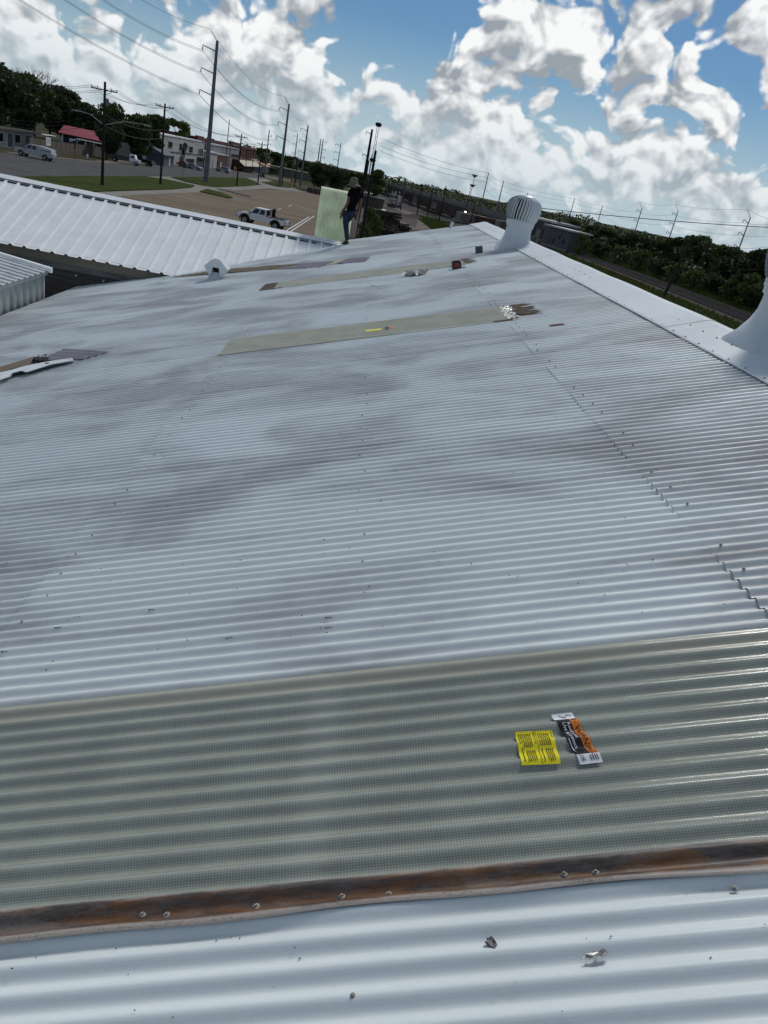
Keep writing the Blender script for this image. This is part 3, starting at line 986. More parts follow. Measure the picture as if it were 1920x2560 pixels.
# stickers on the near skylight ------------------------------------------
def text_mesh(body, size, align='LEFT'):
    cu = bpy.data.curves.new('t', 'FONT'); cu.body = body; cu.size = size; cu.align_x = align; cu.resolution_u = 3
    ob = bpy.data.objects.new('t', cu); COL.objects.link(ob)
    dg = bpy.context.evaluated_depsgraph_get()
    me = bpy.data.meshes.new_from_object(ob.evaluated_get(dg))
    bm = bmesh.new(); bm.from_mesh(me)
    bmesh.ops.triangulate(bm, faces=bm.faces[:])
    for _ in range(5):
        long = [e for e in bm.edges if e.calc_length() > 0.005]
        if not long: break
        bmesh.ops.subdivide_edges(bm, edges=long, cuts=1)
        bmesh.ops.triangulate(bm, faces=[f for f in bm.faces if len(f.verts) > 3])
    vs = [tuple(v.co) for v in bm.verts]; fs = [[v.index for v in f.verts] for f in bm.faces]
    bm.verts.index_update()
    fs = [[v.index for v in f.verts] for f in bm.faces]
    bm.free(); bpy.data.objects.remove(ob); bpy.data.meshes.remove(me); bpy.data.curves.remove(cu)
    return vs, fs


SK0 = RP(U_L - .06, V0, 0.0125)
class Sticker:
    """flat print in its own x (reading direction) / y frame laid on the corrugated sheet; corners in picture positions"""
    def __init__(s, p00, p10, p01, W, Hh):
        s.a = Vector(roof_uv(*p00)); s.b = Vector(roof_uv(*p10)); s.c = Vector(roof_uv(*p01))
        s.W, s.H = W, Hh
        s.v = []; s.f = []; s.m = []
    def P(s, x, y, w):
        q = s.a + (s.b - s.a) * (x / s.W) + (s.c - s.a) * (y / s.H)
        z = .66 * wav(q.y) + .36 * AMP + w
        return (q.x - (U_L - .06), q.y - V0, z + 0.0035 * (q.y - V0) / (12.6 * PITCH_C))
    def rect(s, x0, y0, x1, y1, w, mi, n=24, k=8):
        o = len(s.v)
        for j in range(n + 1):
            for i in range(k + 1):
                s.v.append(s.P(x0 + (x1 - x0) * i / k, y0 + (y1 - y0) * j / n, w))
        for j in range(n):
            for i in range(k):
                a = o + j * (k + 1) + i
                s.f.append((a, a + 1, a + k + 2, a + k + 1)); s.m.append(mi)
    def text(s, body, x, y, size, mi, w=0.0030, mirror=False, sx=1.0):
        vs, fs = text_mesh(body, size)
        o = len(s.v)
        for p in vs:
            s.v.append(s.P(x + p[0] * sx * (-1 if mirror else 1), y + p[1], w))
        for f in fs:
            s.f.append([o + i for i in f]); s.m.append(mi)
    def poly(s, pts, mi, w=0.0030):
        o = len(s.v)
        s.v += [s.P(x, y, w) for x, y in pts]
        s.f.append([o + i for i in range(len(pts))]); s.m.append(mi)
    def line(s, x0, y0, x1, y1, t, mi, w=0.0030, n=12):
        d = Vector((x1 - x0, y1 - y0)); nrm = Vector((-d.y, d.x)).normalized() * t / 2
        o = len(s.v)
        for i in range(n + 1):
            c = Vector((x0, y0)) + d * (i / n)
            s.v.append(s.P(c.x - nrm.x, c.y - nrm.y, w)); s.v.append(s.P(c.x + nrm.x, c.y + nrm.y, w))
        for i in range(n):
            s.f.append((o + 2 * i, o + 2 * i + 2, o + 2 * i + 3, o + 2 * i + 1)); s.m.append(mi)
    def build(s, name, mats, parent, label):
        o = mesh_obj(name, s.v, s.f, None, parent, mats=mats, fmat=s.m)
        bm = bmesh.new(); bm.from_mesh(o.data); bm.normal_update()
        bmesh.ops.reverse_faces(bm, faces=[f for f in bm.faces if f.normal.z < 0])
        bm.to_mesh(o.data); bm.free()
        o['label'] = label
        return o


# warning sticker: x runs down the picture (reading direction), y towards the right edge
ws = Sticker((1378, 1797), (1451, 1920), (1430, 1791), 0.30, 0.100)
ws.rect(0, 0, .042, .100, .0012, 0, 8, 8); ws.rect(.042, 0, .262, .062, .0012, 1, 10, 40); ws.rect(.042, .062, .262, .100, .0012, 2, 8, 40); ws.rect(.262, 0, .30, .100, .0012, 0, 10, 8)
ws.poly([(.052, .068), (.052, .094), (.078, .081)], 1); ws.line(.058, .081, .066, .081, .004, 2, .0026, 2)
ws.text('WARNING', .090, .067, .036, 1, sx=1.0)
ws.text('Roof panel.', .072, .041, .022, 0); ws.text('Use fall protect.', .072, .020, .022, 0)
ws.line(.17, .008, .24, .008, .003, 0)
ws.line(.010, .030, .024, .052, .003, 1); ws.line(.024, .052, .010, .070, .003, 1); ws.line(.010, .030, .034, .060, .003, 1); ws.line(.010, .070, .018, .088, .003, 1)
ws.text('RU', .290, .012, .026, 1, mirror=True)
for yy in (.056, .066, .076, .086):
    ws.line(.268, yy, .290, yy, .0035, 1, n=4)
ws.build('warning_sticker', [M['whitelab'], M['blacklab'], M['orange']], skylights[0], 'orange, black and white warning sticker')
# caution sticker: x down the picture, y towards the right
ysn = Sticker((1288, 1842), (1305, 1926), (1380, 1836), 0.20, 0.16)
ysn.rect(0, 0, .20, .16, .0012, 0, 14, 30)
ysn.line(0, .086, .20, .086, .0018, 1, n=30)
rr = random.Random(12)
ysn.text('PRECAUCION', .004, .072, .0135, 1); ysn.text('WARNING', .004, .149, .0115, 1)
def textline(y, x0, x1):
    x = x0
    while x < x1 - .004:
        l = rr.uniform(.005, .014)
        ysn.line(x, y, min(x + l, x1), y, .0038, 1, n=3); x += l + .0028
for k in range(7):
    textline(.012 + k * .0082, .012, .10 if k > 1 else .085)
    if k not in (1,):
        textline(.018 + k * .0082, .112 if k > 0 else .10, .19)
for k in range(6):
    textline(.096 + k * .0085, .012, .095); 
    if k != 1: textline(.099 + k * .0085, .105, .19)
ysn.build('caution_sticker', [M['yellow'], M['blacklab']], skylights[0], 'yellow sticker with rows of small print')
# the same pair, small and far, on the second skylight
o = mesh_obj('caution_sticker', [(1.62, .29, 0), (1.80, .29, 0), (1.80, .40, 0), (1.62, .40, 0)], [(0, 1, 2, 3)], M['yellow'], skylights[1]); o.location.z = .012
b = MB(); b.mi = 0; b.box((1.86, .36, .012), (.045, .13, .001)); b.mi = 1; b.box((1.91, .36, .012), (.05, .13, .001))
b.build('warning_sticker', None, skylights[1], mats=[M['blacklab'], M['orange']])

# ------------------------------------------------------------------ ribbed neighbour roof meeting ours in a valley
vt = RP(*roof_uv(850, 612)); vb = RP(*roof_uv(430, 690))
RB_Y0, RB_Y1, RB_ZE, RB_ZR = vb.y, vt.y, vb.z + 0.03, vt.z + 0.02
rb_x1, rb_x0 = vt.x + 0.3, -17.0
ribbed = empty('ribbed_roof_building', ((rb_x0 + rb_x1) / 2, RB_Y0 + 3, 0))
tag(ribbed, 'neighbouring building with a white ribbed steel roof and dark board wall', 'building')
RBL = Vector(ribbed.location)
sl = Vector((0, RB_Y1 - RB_Y0, RB_ZR - RB_ZE)); sl_len = sl.length; sl.normalize()
nr = Vector((0, -sl.z, sl.y))
RIB = 0.305
prof = [(0, 0)]
for k in range(3):
    c = RIB * (k + .5)
    prof += [(c - .050, 0), (c - .022, .038), (c + .022, .038), (c + .050, 0)]
prof.append((RIB * 3, 0))
vs = []; fs = []
for e in (-0.06, sl_len - .02):
    for (x, h) in prof:
        vs.append(Vector((x, 0, 0)) + sl * e + nr * h)
n1 = len(prof)
for i in range(n1 - 1):
    fs.append((i, i + 1, n1 + i + 1, n1 + i))
pm = bpy.data.meshes.new('roof_panel'); pm.from_pydata([tuple(v) for v in vs], [], fs); pm.materials.append(M['ribbed'])
x = rb_x1 - 3 * RIB
while x > rb_x0:
    o = bpy.data.objects.new('roof_panel', pm); COL.objects.link(o); o.parent = ribbed
    o.location = Vector((x, RB_Y0, RB_ZE + random.uniform(0, .002))) - RBL
    x -= 3 * RIB - .0005
# back slope, ridge cap, gap shade, rib closure, fascia, boards
b = MB()
b.add([(rb_x0, RB_Y1, RB_ZR), (rb_x1, RB_Y1, RB_ZR), (rb_x1, RB_Y1 + 3.4, RB_ZR - 1.25), (rb_x0, RB_Y1 + 3.4, RB_ZR - 1.25)], [(0, 1, 2, 3)])
b.v = [tuple(Vector(p) - RBL) for p in b.v]; b.build('back_slope', M['ribbed'], ribbed)
b = MB()
for (ya, za, yb, zb) in ((-.20, -.018, 0, .062), (0, .062, .2, -.02)):
    b.add([(rb_x0, RB_Y1 + ya, RB_ZR + za), (rb_x1, RB_Y1 + ya, RB_ZR + za), (rb_x1, RB_Y1 + yb, RB_ZR + zb), (rb_x0, RB_Y1 + yb, RB_ZR + zb)], [(0, 1, 2, 3)])
b.v = [tuple(Vector(p) - RBL) for p in b.v]; b.build('ridge_cap', M['ribbed'], ribbed)
b = MB(); yq = RB_Y1 - .235; zq_ = RB_ZR - .235 * (RB_ZR - RB_ZE) / (RB_Y1 - RB_Y0)
b.box2((rb_x0, yq, zq_ - .04), (rb_x1 - .9, yq + .04, zq_ + .026))  # near-black strip painting the shade in the gap under the cap lip
b.v = [tuple(Vector(p) - RBL) for p in b.v]; b.build('cap_gap_shade', M['dark'], ribbed)
b = MB(); b.box2((rb_x0, RB_Y0 + .03, RB_ZE - .03), (rb_x1 - 3.2, RB_Y0 + .10, RB_ZE + .015))
b.v = [tuple(Vector(p) - RBL) for p in b.v]; b.build('rib_closure', M['dark'], ribbed)
b = MB(); b.box2((rb_x0, RB_Y0 + .06, RB_ZE - .225), (rb_x1 - 3.2, RB_Y0 + .11, RB_ZE - .035))
b.v = [tuple(Vector(p) - RBL) for p in b.v]; b.build('fascia', M['tan'], ribbed)
b = MB(); b.box2((rb_x0, RB_Y0 + .12, RB_ZE - .37), (rb_x1 - 3.0, RB_Y0 + .16, RB_ZE - .23))
b.v = [tuple(Vector(p) - RBL) for p in b.v]; b.build('frieze_board', M['greyboard'], ribbed)
zb = RB_ZE - .37
k = 0
bmesh_board = None
while zb > 2.2:
    b = MB(); xL = rb_x1 - 3.0 - random.uniform(0, .1)
    b.prism([(RB_Y0 + .165, zb - .158), (RB_Y0 + .185, zb), (RB_Y0 + .20, zb), (RB_Y0 + .20, zb - .158)], rb_x0, xL, axis='x')
    b.v = [tuple(Vector(p) - RBL) for p in b.v]
    b.build('clapboard', M['board'], ribbed)
    zb -= 0.15; k += 1
b = MB(); b.box2((rb_x0 + .1, RB_Y0 + .205, 0), (rb_x1 - 3.1, RB_Y0 + .35, RB_ZE - .3))
b.v = [tuple(Vector(p) - RBL) for p in b.v]; b.build('wall', M['board'], ribbed)
b = MB()
for k in range(5):
    b.tube((-6.9 + k * .62, RB_Y0 + .10, RB_ZE - .44 - .01 * k), (-6.9 + k * .62, RB_Y0 + .17, RB_ZE - .44), .018, .018, 6)
b.v = [tuple(Vector(p) - RBL) for p in b.v]; bb = b.build('bolt', M['whitelab'], ribbed)

# ------------------------------------------------------------------ small shed at the left edge
SX = eave.x - 0.12
sh1 = at_X(103, 683, SX); SY1 = sh1.y; SZ = sh1.z
shed = empty('metal_shed', (SX - 2, SY1 - 3, 0))
tag(shed, 'small grey corrugated metal shed at the left edge below the ribbed roof', 'shed')
SL = Vector(shed.location)
# wall sheet pieces
y = SY1
while y > SY1 - 6:
    b = MB()
    pr = [(0, 0), (.06, 0), (.085, .035), (.205, .035), (.23, 0), (.30, 0)]
    vs = []; fs = []
    for z in (2.0, SZ):
        for (a, h) in pr:
            vs.append(Vector((SX + h, y - a, z)) - SL)
    for i in range(len(pr) - 1):
        fs.append((i, i + 1, len(pr) + i + 1, len(pr) + i))
    mesh_obj('wall_sheet', vs, fs, M['sheet_grey'], shed)
    y -= 0.30
b = MB(); b.box2((SX - .03, SY1 + .005, 2.0), (SX + .05, SY1 + .05, SZ + .03)); b.v = [tuple(Vector(p) - SL) for p in b.v]; b.build('corner_trim', M['shedroof'], shed)
b = MB(); b.box2((SX - 3.6, SY1 - .06, 2.0), (SX - .06, SY1 - .02, SZ)); b.v = [tuple(Vector(p) - SL) for p in b.v]; b.build('end_wall', M['sheet_grey'], shed)
far = at_Y(0, 640, SY1 + .15)
rise = (far.z - SZ - .06) / max(.1, (SX - far.x))
b = MB(); b.box2((SX - .02, SY1 - 6, SZ - .02), (SX + .10, SY1 + .08, SZ + .05)); b.v = [tuple(Vector(p) - SL) for p in b.v]; b.build('eave_trim', M['sheet_grey'], shed)
y = SY1 + .10; k = 0
while y > SY1 - 6:
    vs = []; fs = []
    pr = [(0, 0), (.09, 0), (.115, .03), (.15, .03), (.175, 0), (.26, 0)]
    for xx in (.12, -4.0):
        for (a, h) in pr:
            vs.append(Vector((SX + xx, y - a, SZ + .055 + h - rise * (xx - .12))) - SL)
    for i in range(len(pr) - 1):
        fs.append((i, i + 1, len(pr) + i + 1, len(pr) + i))
    mesh_obj('roof_sheet', vs, fs, M['shedroof'], shed)
    y -= 0.26
b = MB()
b.add([(SX + .16, SY1 + .09, SZ + .02), (SX + .16, SY1 + .19, SZ + .02), (SX + .16, SY1 + .19, SZ + .12), (SX + .16, SY1 + .09, SZ + .12)] + [(SX - 4, SY1 + a, SZ + c2 + rise * 4.1) for a, c2 in ((.09, .02), (.19, .02), (.19, .12), (.09, .12))],
      [(0, 1, 2, 3), (4, 7, 6, 5), (0, 4, 5, 1), (1, 5, 6, 2), (2, 6, 7, 3), (3, 7, 4, 0)])
b.v = [tuple(Vector(p) - SL) for p in b.v]; b.build('rake_flashing', M['ribbed'], shed)

# ------------------------------------------------------------------ turbine ventilators on the ridge
def make_turbine(name, loc, label):
    t = empty(name, loc)
    tag(t, label, 'roof vent', 'turbine ventilators on the ridge')
    # square skirt on the ridge flowing into a round neck
    prof = []
    n = 32
    vs = []; fs = []
    rings = [(0.40, -0.26, 1.0), (0.37, -0.03, .9), (0.315, .06, .6), (0.278, .16, .3), (0.260, .25, .1), (0.256, .33, 0.0), (0.256, .42, 0.0)]
    for (r, z, sq) in rings:
        for i in range(n):
            a = 2 * math.pi * (i + .5) / n
            c, s = math.cos(a), math.sin(a)
            k = 1.0 / max(abs(c), abs(s))
            rr_ = r * ((1 - sq) + sq * min(k, 1.42) * .95)
            x, yv = rr_ * c, rr_ * s
            vs.append((x, yv, z))
    for k in range(len(rings) - 1):
        for i in range(n):
            fs.append((k * n + i, k * n + (i + 1) % n, (k + 1) * n + (i + 1) % n, (k + 1) * n + i))
    mesh_obj('base', vs, fs, M['vent'], t, smooth=True)
    b = MB(); b.lathe([(.256, .37), (.275, .38), (.275, .43), (.268, .435)], 32); b.build('collar', M['vent'], t, smooth=True)
    b = MB(); b.lathe([(.25, .40), (.285, .435), (.287, .50), (.27, .51)], 32); b.build('rotor_ring', M['vent'], t, smooth=True)
    # vanes: curved blades from the ring to the crown, each a mesh of its own
    z0, z1 = .49, .93
    NB = 34
    def vane_pts():
        P = []
        N = 9
        for j in range(N + 1):
            s = j / N
            ang = math.radians(-3 + 7 * math.sin(math.pi * s * .5))
            th = math.pi * (0.14 + 0.74 * s) - math.pi / 2
            rad = .235 + .118 * math.cos(th) ** .8 if abs(th) < math.pi / 2 else .235
            if s > .85: rad = rad - (s - .85) * .5
            z = z0 + (z1 - z0) * s
            P.append((rad, z, ang))
        return P
    vp = vane_pts()
    vs = []; fs = []
    wv = 2 * math.pi / NB * .78
    for (rad, z, ang) in vp:
        for i in range(4):
            q = i / 3
            a = ang - wv * q
            r2 = rad - .046 * q ** 1.5 + .008 * math.sin(q * math.pi)
            vs.append((r2 * math.cos(a), r2 * math.sin(a), z))
    for j in range(len(vp) - 1):
        for i in range(3):
            fs.append((j * 4 + i, j * 4 + i + 1, (j + 1) * 4 + i + 1, (j + 1) * 4 + i))
    vm = bpy.data.meshes.new('vane'); vm.from_pydata(vs, [], fs); vm.materials.append(M['vent'])
    vm.polygons.foreach_set('use_smooth', [True] * len(vm.polygons))
    for k in range(NB):
        o = bpy.data.objects.new('vane', vm); COL.objects.link(o); o.parent = t
        o.rotation_euler = (0, 0, 2 * math.pi * k / NB)
    b = MB(); b.lathe([(.215, z1 - .03), (.215, z1), (.15, z1 + .03), (.06, z1 + .045), (.001, z1 + .05)], 28); b.build('crown', M['vent'], t, smooth=True)
    b = MB(); b.lathe([(.05, z1 + .045), (.012, z1 + .06), (.012, z1 + .085), (.001, z1 + .095)], 10); b.build('axle_cap', M['vent'], t, smooth=True)
    b = MB(); b.tube((0, 0, .3), (0, 0, z1), .16, .16, 16); b.build('throat', M['dark'], t)
    b = MB(); b.box((-.05, 0, -.012), (.80, .86, .006), Matrix.Rotation(-ROOF_S, 4, 'Y')); b.build('flashing_plate', M['cap'], t)
    return t


TURB_V = 14.95
rp = RP(2.58, TURB_V, 0.02)
turb = make_turbine('turbine_ventilator', rp, 'white turbine ventilator on the roof ridge in front of the grey buildings')
turb.scale = (.94, .94, .94)
t2 = copy_tree(turb)
t2.scale = (1, 1, 1)
t2.location = RP(3.085, 5.84, -0.02)
t2['label'] = 'white turbine ventilator on the near ridge, cut off by the right edge'

# gravity vent with winged hood by the neighbour roof ----------------------
u, v = roof_uv(541, 698)
gvn = empty('hooded_vent', RP(u, v, 0.0)); tag(gvn, 'small white vent with a winged hood between the two roofs', 'roof vent')
s_ = 0.93
b = MB()
for (h0, z0, h1, z1) in ((.20, -.10, .155, .04), (.155, .04, .095, .20)):
    b.add([(-h0, -h0, z0), (h0, -h0, z0), (h0, h0, z0), (-h0, h0, z0), (-h1, -h1, z1), (h1, -h1, z1), (h1, h1, z1), (-h1, h1, z1)],
          [(0, 1, 5, 4), (1, 2, 6, 5), (2, 3, 7, 6), (3, 0, 4, 7)])
b.v = [tuple(Vector(p) * s_) for p in b.v]
b.build('base', M['vent'], gvn)
b = MB()
hex_ = [(-.07, .44), (.07, .44), (.245, .265), (.16, .12), (.135, .12), (.215, .262), (.06, .40), (-.06, .40), (-.215, .262), (-.135, .12), (-.16, .12), (-.245, .265)]
for i in range(5):      # hood skin
    pass
outer = [(-.14, .10), (-.26, .265), (-.065, .45), (.065, .45), (.26, .265), (.14, .10)]
vs = [(x, -.2, z) for x, z in outer] + [(x, .2, z) for x, z in outer]
b.add(vs, [(i, i + 1, 7 + i, 6 + i) for i in range(5)])
b.add([(-.14, -.2, .10), (-.26, -.2, .265), (-.065, -.2, .45), (-.065, -.2, .27), (-.095, -.2, .10)], [(0, 1, 2, 3, 4)])
b.add([(.14, -.2, .10), (.26, -.2, .265), (.065, -.2, .45), (.065, -.2, .27), (.095, -.2, .10)], [(4, 3, 2, 1, 0)])
b.add([(-.065, -.2, .27), (.065, -.2, .27), (.065, -.2, .45), (-.065, -.2, .45)], [(0, 1, 2, 3)])
b.add([(-.14, .2, .10), (-.26, .2, .265), (-.065, .2, .45), (.065, .2, .45), (.26, .2, .265), (.14, .2, .10)], [(0, 1, 2, 3, 4, 5)])
b.v = [tuple(Vector(p) * s_) for p in b.v]
b.build('hood', M['vent'], gvn)
b = MB(); b.box((0, -.10, .19), (.13, .02, .14)); b.v = [tuple(Vector(p) * s_) for p in b.v]; b.build('opening', M['dark'], gvn)

# pipe stub near the ridge end
u, v = 1.95, V_END - .25
vp_ = empty('vent_pipe', RP(u, v, 0)); tag(vp_, 'short white vent pipe at the far end of the roof', 'pipe')
b = MB(); b.tube((0, 0, -.05), (0.02, 0, .17), .04, .04, 12); b.build('pipe', M['vent'], vp_)
b = MB(); b.lathe([(.09, -.03), (.06, .02), (.045, .03)], 14); b.build('flashing', M['vent'], vp_)

# ------------------------------------------------------------------ loose things on the roof
def lie(o, px, py, w=AMP, rz=0.0):
    u, v = roof_uv(px, py)
    o.location = RP(u, v, w + .001)
    o.rotation_mode = 'QUATERNION'
    o.rotation_quaternion = Matrix.Rotation(-ROOF_S, 4, 'Y').to_quaternion() @ Matrix.Rotation(rz, 4, 'Z').to_quaternion()
    return o


def crumple(name, sx, sy, h, seed, m, n=7, fold=1.0):
    rr = random.Random(seed)
    vs = []; fs = []
    for j in range(n):
        for i in range(n):
            a = i / (n - 1) - .5; c = j / (n - 1) - .5
            k = 1 - .55 * (abs(a) + abs(c)) + rr.uniform(-.14, .14)
            vs.append((a * sx * k * 1.3 + rr.uniform(-.05, .05) * sx, c * sy * k * 1.3 + rr.uniform(-.05, .05) * sy, rr.random() ** 1.5 * h))
    for j in range(n - 1):
        for i in range(n - 1):
            fs.append((j * n + i, j * n + i + 1, (j + 1) * n + i + 1, (j + 1) * n + i))
    return mesh_obj(name, vs, fs, m)


o = lie(crumple('crumpled_foil', .42, .34, .10, 4, M['foil'], 9), 1040, 690); tag(o, 'crumpled silver foil lying beyond the second skylight', 'scrap')
o = lie(crumple('foil_scrap', .062, .02, .012, 6, M['foil'], 6), 1490, 2398, rz=.1); tag(o, 'small shiny foil scrap on the near white sheet', 'scrap')
o = lie(crumple('caulk_flake', .03, .04, .01, 8, M['greyboard'], 6), 1228, 2370, rz=.3); tag(o, 'grey flake of old caulk on the near white sheet', 'scrap')
o = lie(crumple('paper_scrap', .10, .08, .03, 9, M['whitelab'], 6), 932, 718); tag(o, 'tiny white paper scrap in the middle of the roof', 'scrap')
o = lie(crumple('debris_flake', .09, .07, .03, 11, M['wood'], 6), 700, 723); tag(o, 'small brown flake below the far skylight end', 'scrap')
tp = empty('tape_measure'); lie(tp, 1142, 674, rz=.1); tag(tp, 'black and red tape measure case standing near the far skylight', 'tape measure')
b = MB(); b.prism([(-.075, 0), (.075, 0), (.075, .10), (.05, .135), (-.06, .135), (-.075, .11)], -.04, .04); b.build('case', M['blacklab'], tp, bevel=.008)
b = MB(); b.box((-.005, -.043, .065), (.10, .004, .07)); b.build('label_plate', M['red'], tp)
b = MB(); b.box((.11, 0, .012), (.08, .03, .012)); b.build('hook', M['steel'], tp)
gb = empty('sealant_tin'); lie(gb, 1198, 635); tag(gb, 'small grey tin with a pale top near the ridge', 'tin')
b = MB(); b.box((0, 0, .065), (.13, .10, .13)); b.build('tin', M['bluegrey'], gb, bevel=.01)
b = MB(); b.box((-.025, 0, .138), (.08, .09, .012)); b.build('lid', M['whitelab'], gb)
rs = empty('red_scrap'); lie(rs, 1392, 818); tag(rs, 'flat red plastic strip on the corrugated roof right of the second skylight', 'scrap')
b = MB(); b.box((0, 0, .01), (.14, .045, .012)); b.build('strip', M['red'], rs)
b = MB()
for k in range(4): b.box((-.05 + k * .033, -.006, .018), (.016, .02, .003))
b.build('print', M['blacklab'], rs)
nail_spots = [(375, 1531), (190, 1549), (140, 1576), (8, 1636), (567, 1603), (816, 1551), (815, 1577)]
nail_lab = ['dark nail on a crest at the left, farthest from the skylight', 'dark nail on a crest left of the middle, second from the left edge group', 'dark nail with a bent head on a crest left of the skylight edge', 'dark nail cut off by the left edge of the picture',
            'dark nail nearest to the middle of the skylight far edge', 'dark nail on the crest right of the picture middle, upper of two', 'dark nail on the crest right of the picture middle, lower of two']
b = MB(); b.tube((0, 0, 0), (.026, 0, .001), .0016, .0011, 6); b.tube((-.0015, 0, 0), (0, 0, 0), .0042, .0042, 8)
nail0 = b.build('nail', M['blacklab'])
for k, (px, py) in enumerate(nail_spots):
    o = nail0 if k == 0 else nail0.copy()
    if k: COL.objects.link(o)
    lie(o, px, py, w=0.012, rz=random.uniform(-.15, .1))
    tag(o, nail_lab[k], 'nail', 'loose nails on the roof')
# specks of grit on the near sheets
b = MB(); rr = random.Random(44)
for k in range(240):
    u, v = rr.uniform(-2.2, 1.6), rr.choice([rr.uniform(.7, 1.2), rr.uniform(2.3, 6.0), rr.uniform(2.3, 4)])
    s = rr.uniform(.0015, .004) * (1 if v > 2 else .6)
    b.box((0, 0, 0), (s * rr.uniform(1, 3), s, s * .6), Matrix.Translation(RP(u, v, wav(v) + .0075 + (0.006 if u > U_L else 0) + (0.006 if u > U_R else 0))) @ Matrix.Rotation(rr.uniform(0, 3), 4, 'Z'))
tag(b.build('roof_grit', M['blacklab']), 'scattered dark grit on the near white roof sheets', 'grit', kind='stuff')

# ------------------------------------------------------------------ the man and the sheets behind him
MY = 20.16
def mp(cx, cy, dy=0.0):
    """joint seen at a position of an enlarged view of the man (780, 430, x10.37)"""
    return at_Y(780 + cx / 10.37, 430 + cy / 10.37, MY + dy)


def skin_mesh(name, nodes, edges, m, parent, base, root=0, sub=2):
    """nodes: (point, radius); grown with a Skin modifier"""
    me = bpy.data.meshes.new(name)
    me.from_pydata([tuple(p - base) for p, r in nodes], edges, [])
    o = bpy.data.objects.new(name, me); COL.objects.link(o)
    sk = o.modifiers.new('skin', 'SKIN'); sk.use_smooth_shade = True
    for i, (p, r) in enumerate(nodes):
        d = me.skin_vertices[0].data[i]
        d.radius = r if isinstance(r, tuple) else (r, r)
        d.use_root = (i == root)
    sb = o.modifiers.new('sub', 'SUBSURF'); sb.levels = sub; sb.render_levels = sub
    dg = bpy.context.evaluated_depsgraph_get()
    me2 = bpy.data.meshes.new_from_object(o.evaluated_get(dg))
    bpy.data.objects.remove(o); bpy.data.meshes.remove(me)
    me2.name = name; me2.materials.clear(); me2.materials.append(m)
    me2.polygons.foreach_set('use_smooth', [True] * len(me2.polygons))
    o = bpy.data.objects.new(name, me2); COL.objects.link(o); o.parent = parent
    return o


foot = RP(*roof_uv(868, 611), AMP)
man = empty('person', foot)
tag(man, 'man in khaki hat, black T-shirt and blue jeans at the far roof end', 'person')
B0 = foot
legs_n = [
    (mp(965, 1050), (.135, .12)), (mp(1040, 1045, .02), (.12, .11)),
    (mp(900, 1120, -.07), .095), (mp(862, 1290, -.08), .073), (mp(868, 1330, -.08), .070), (mp(892, 1560, -.04), .062), (mp(905, 1790, -.03), .052),
    (mp(1010, 1120, .09), .095), (mp(880, 1300, .12), .072), (mp(905, 1560, .14), .058), (mp(918, 1785, .14), .050)]
skin_mesh('jeans', legs_n, [(0, 1), (0, 2), (2, 3), (3, 4), (4, 5), (5, 6), (1, 7), (7, 8), (8, 9), (9, 10)], M['jeans'], man, B0)
body_n = [
    (mp(985, 1060), (.15, .125)), (mp(1020, 930), (.155, .12)), (mp(1075, 760), (.18, .125)), (mp(1120, 590), (.195, .125)), (mp(1140, 475), (.15, .10)), (mp(1135, 425), (.065, .06)),
    (mp(1010, 500, -.05), .085), (mp(975, 600, -.07), .072), (mp(960, 650, -.08), .066),
    (mp(1255, 510, .05), .085), (mp(1272, 620, .06), .072), (mp(1268, 690, .06), .066)]
skin_mesh('shirt', body_n, [(0, 1), (1, 2), (2, 3), (3, 4), (4, 5), (3, 6), (6, 7), (7, 8), (3, 9), (9, 10), (10, 11)], M['shirt'], man, B0)
# bare arms with hands and fingers, neck and head: one skin each
def arm(name, pts, hand_dir, dy):
    n = [(mp(x, y, dy), r) for x, y, r in pts]
    e = [(i, i + 1) for i in range(len(pts) - 1)]
    w = n[-1][0]; hd = hand_dir.normalized(); side = hd.cross(Vector((0, 1, 0))).normalized()
    k = len(n)
    n.append((w + hd * .07, (.040, .026))); e.append((k - 1, k))
    for q, (s, L) in enumerate(((-.030, .060), (-.010, .072), (.010, .068), (.030, .055))):
        a = len(n)
        n.append((w + hd * .115 + side * s, .0095)); e.append((k, a))
        n.append((w + hd * (.115 + L * .55) + side * s * 1.05 + Vector((0, -.012, 0)), .009)); e.append((a, a + 1))
        n.append((w + hd * (.112 + L) + side * s + Vector((0, -.032, 0)), .008)); e.append((a + 1, a + 2))
    a = len(n)
    n.append((w + hd * .055 - side * .045, .011)); e.append((k, a))
    n.append((w + hd * .095 - side * .060 + Vector((0, -.01, 0)), .0095)); e.append((a, a + 1))
    return skin_mesh(name, n, e, M['skin'], man, B0, root=0, sub=1)
arm('arm', [(968, 620, .052), (948, 740, .047), (915, 830, .043), (850, 940, .037), (790, 1020, .028)], mp(765, 1130) - mp(795, 1010), -.09)
arm('arm', [(1270, 660, .052), (1262, 770, .047), (1240, 860, .043), (1205, 980, .036), (1180, 1070, .028)], mp(1140, 1190) - mp(1180, 1060), .06)
hc = mp(1075, 350)
face_dir = (mp(960, 480) - hc).normalized()
hn = [(mp(1130, 440), .055), (mp(1115, 400), .055), (mp(1092, 372), (.072, .078)), (mp(1082, 335), (.085, .09)), (mp(1085, 300), (.075, .08)), (mp(1045, 405, -.02), (.045, .055)), (mp(1028, 385, -.04), .014)]
head = skin_mesh('head', hn, [(0, 1), (1, 2), (2, 3), (3, 4), (2, 5), (2, 6)], M['skin'], man, B0)
b = MB()
for s in (-1, 1):
    b.lathe([(.006, -.02), (.02, -.012), (.022, .01), (.008, .022)], 8, Matrix.Translation(hc - B0 + Vector((.03, s * .085, -.02))))
b.build('ear', M['skin'], man, smooth=True)
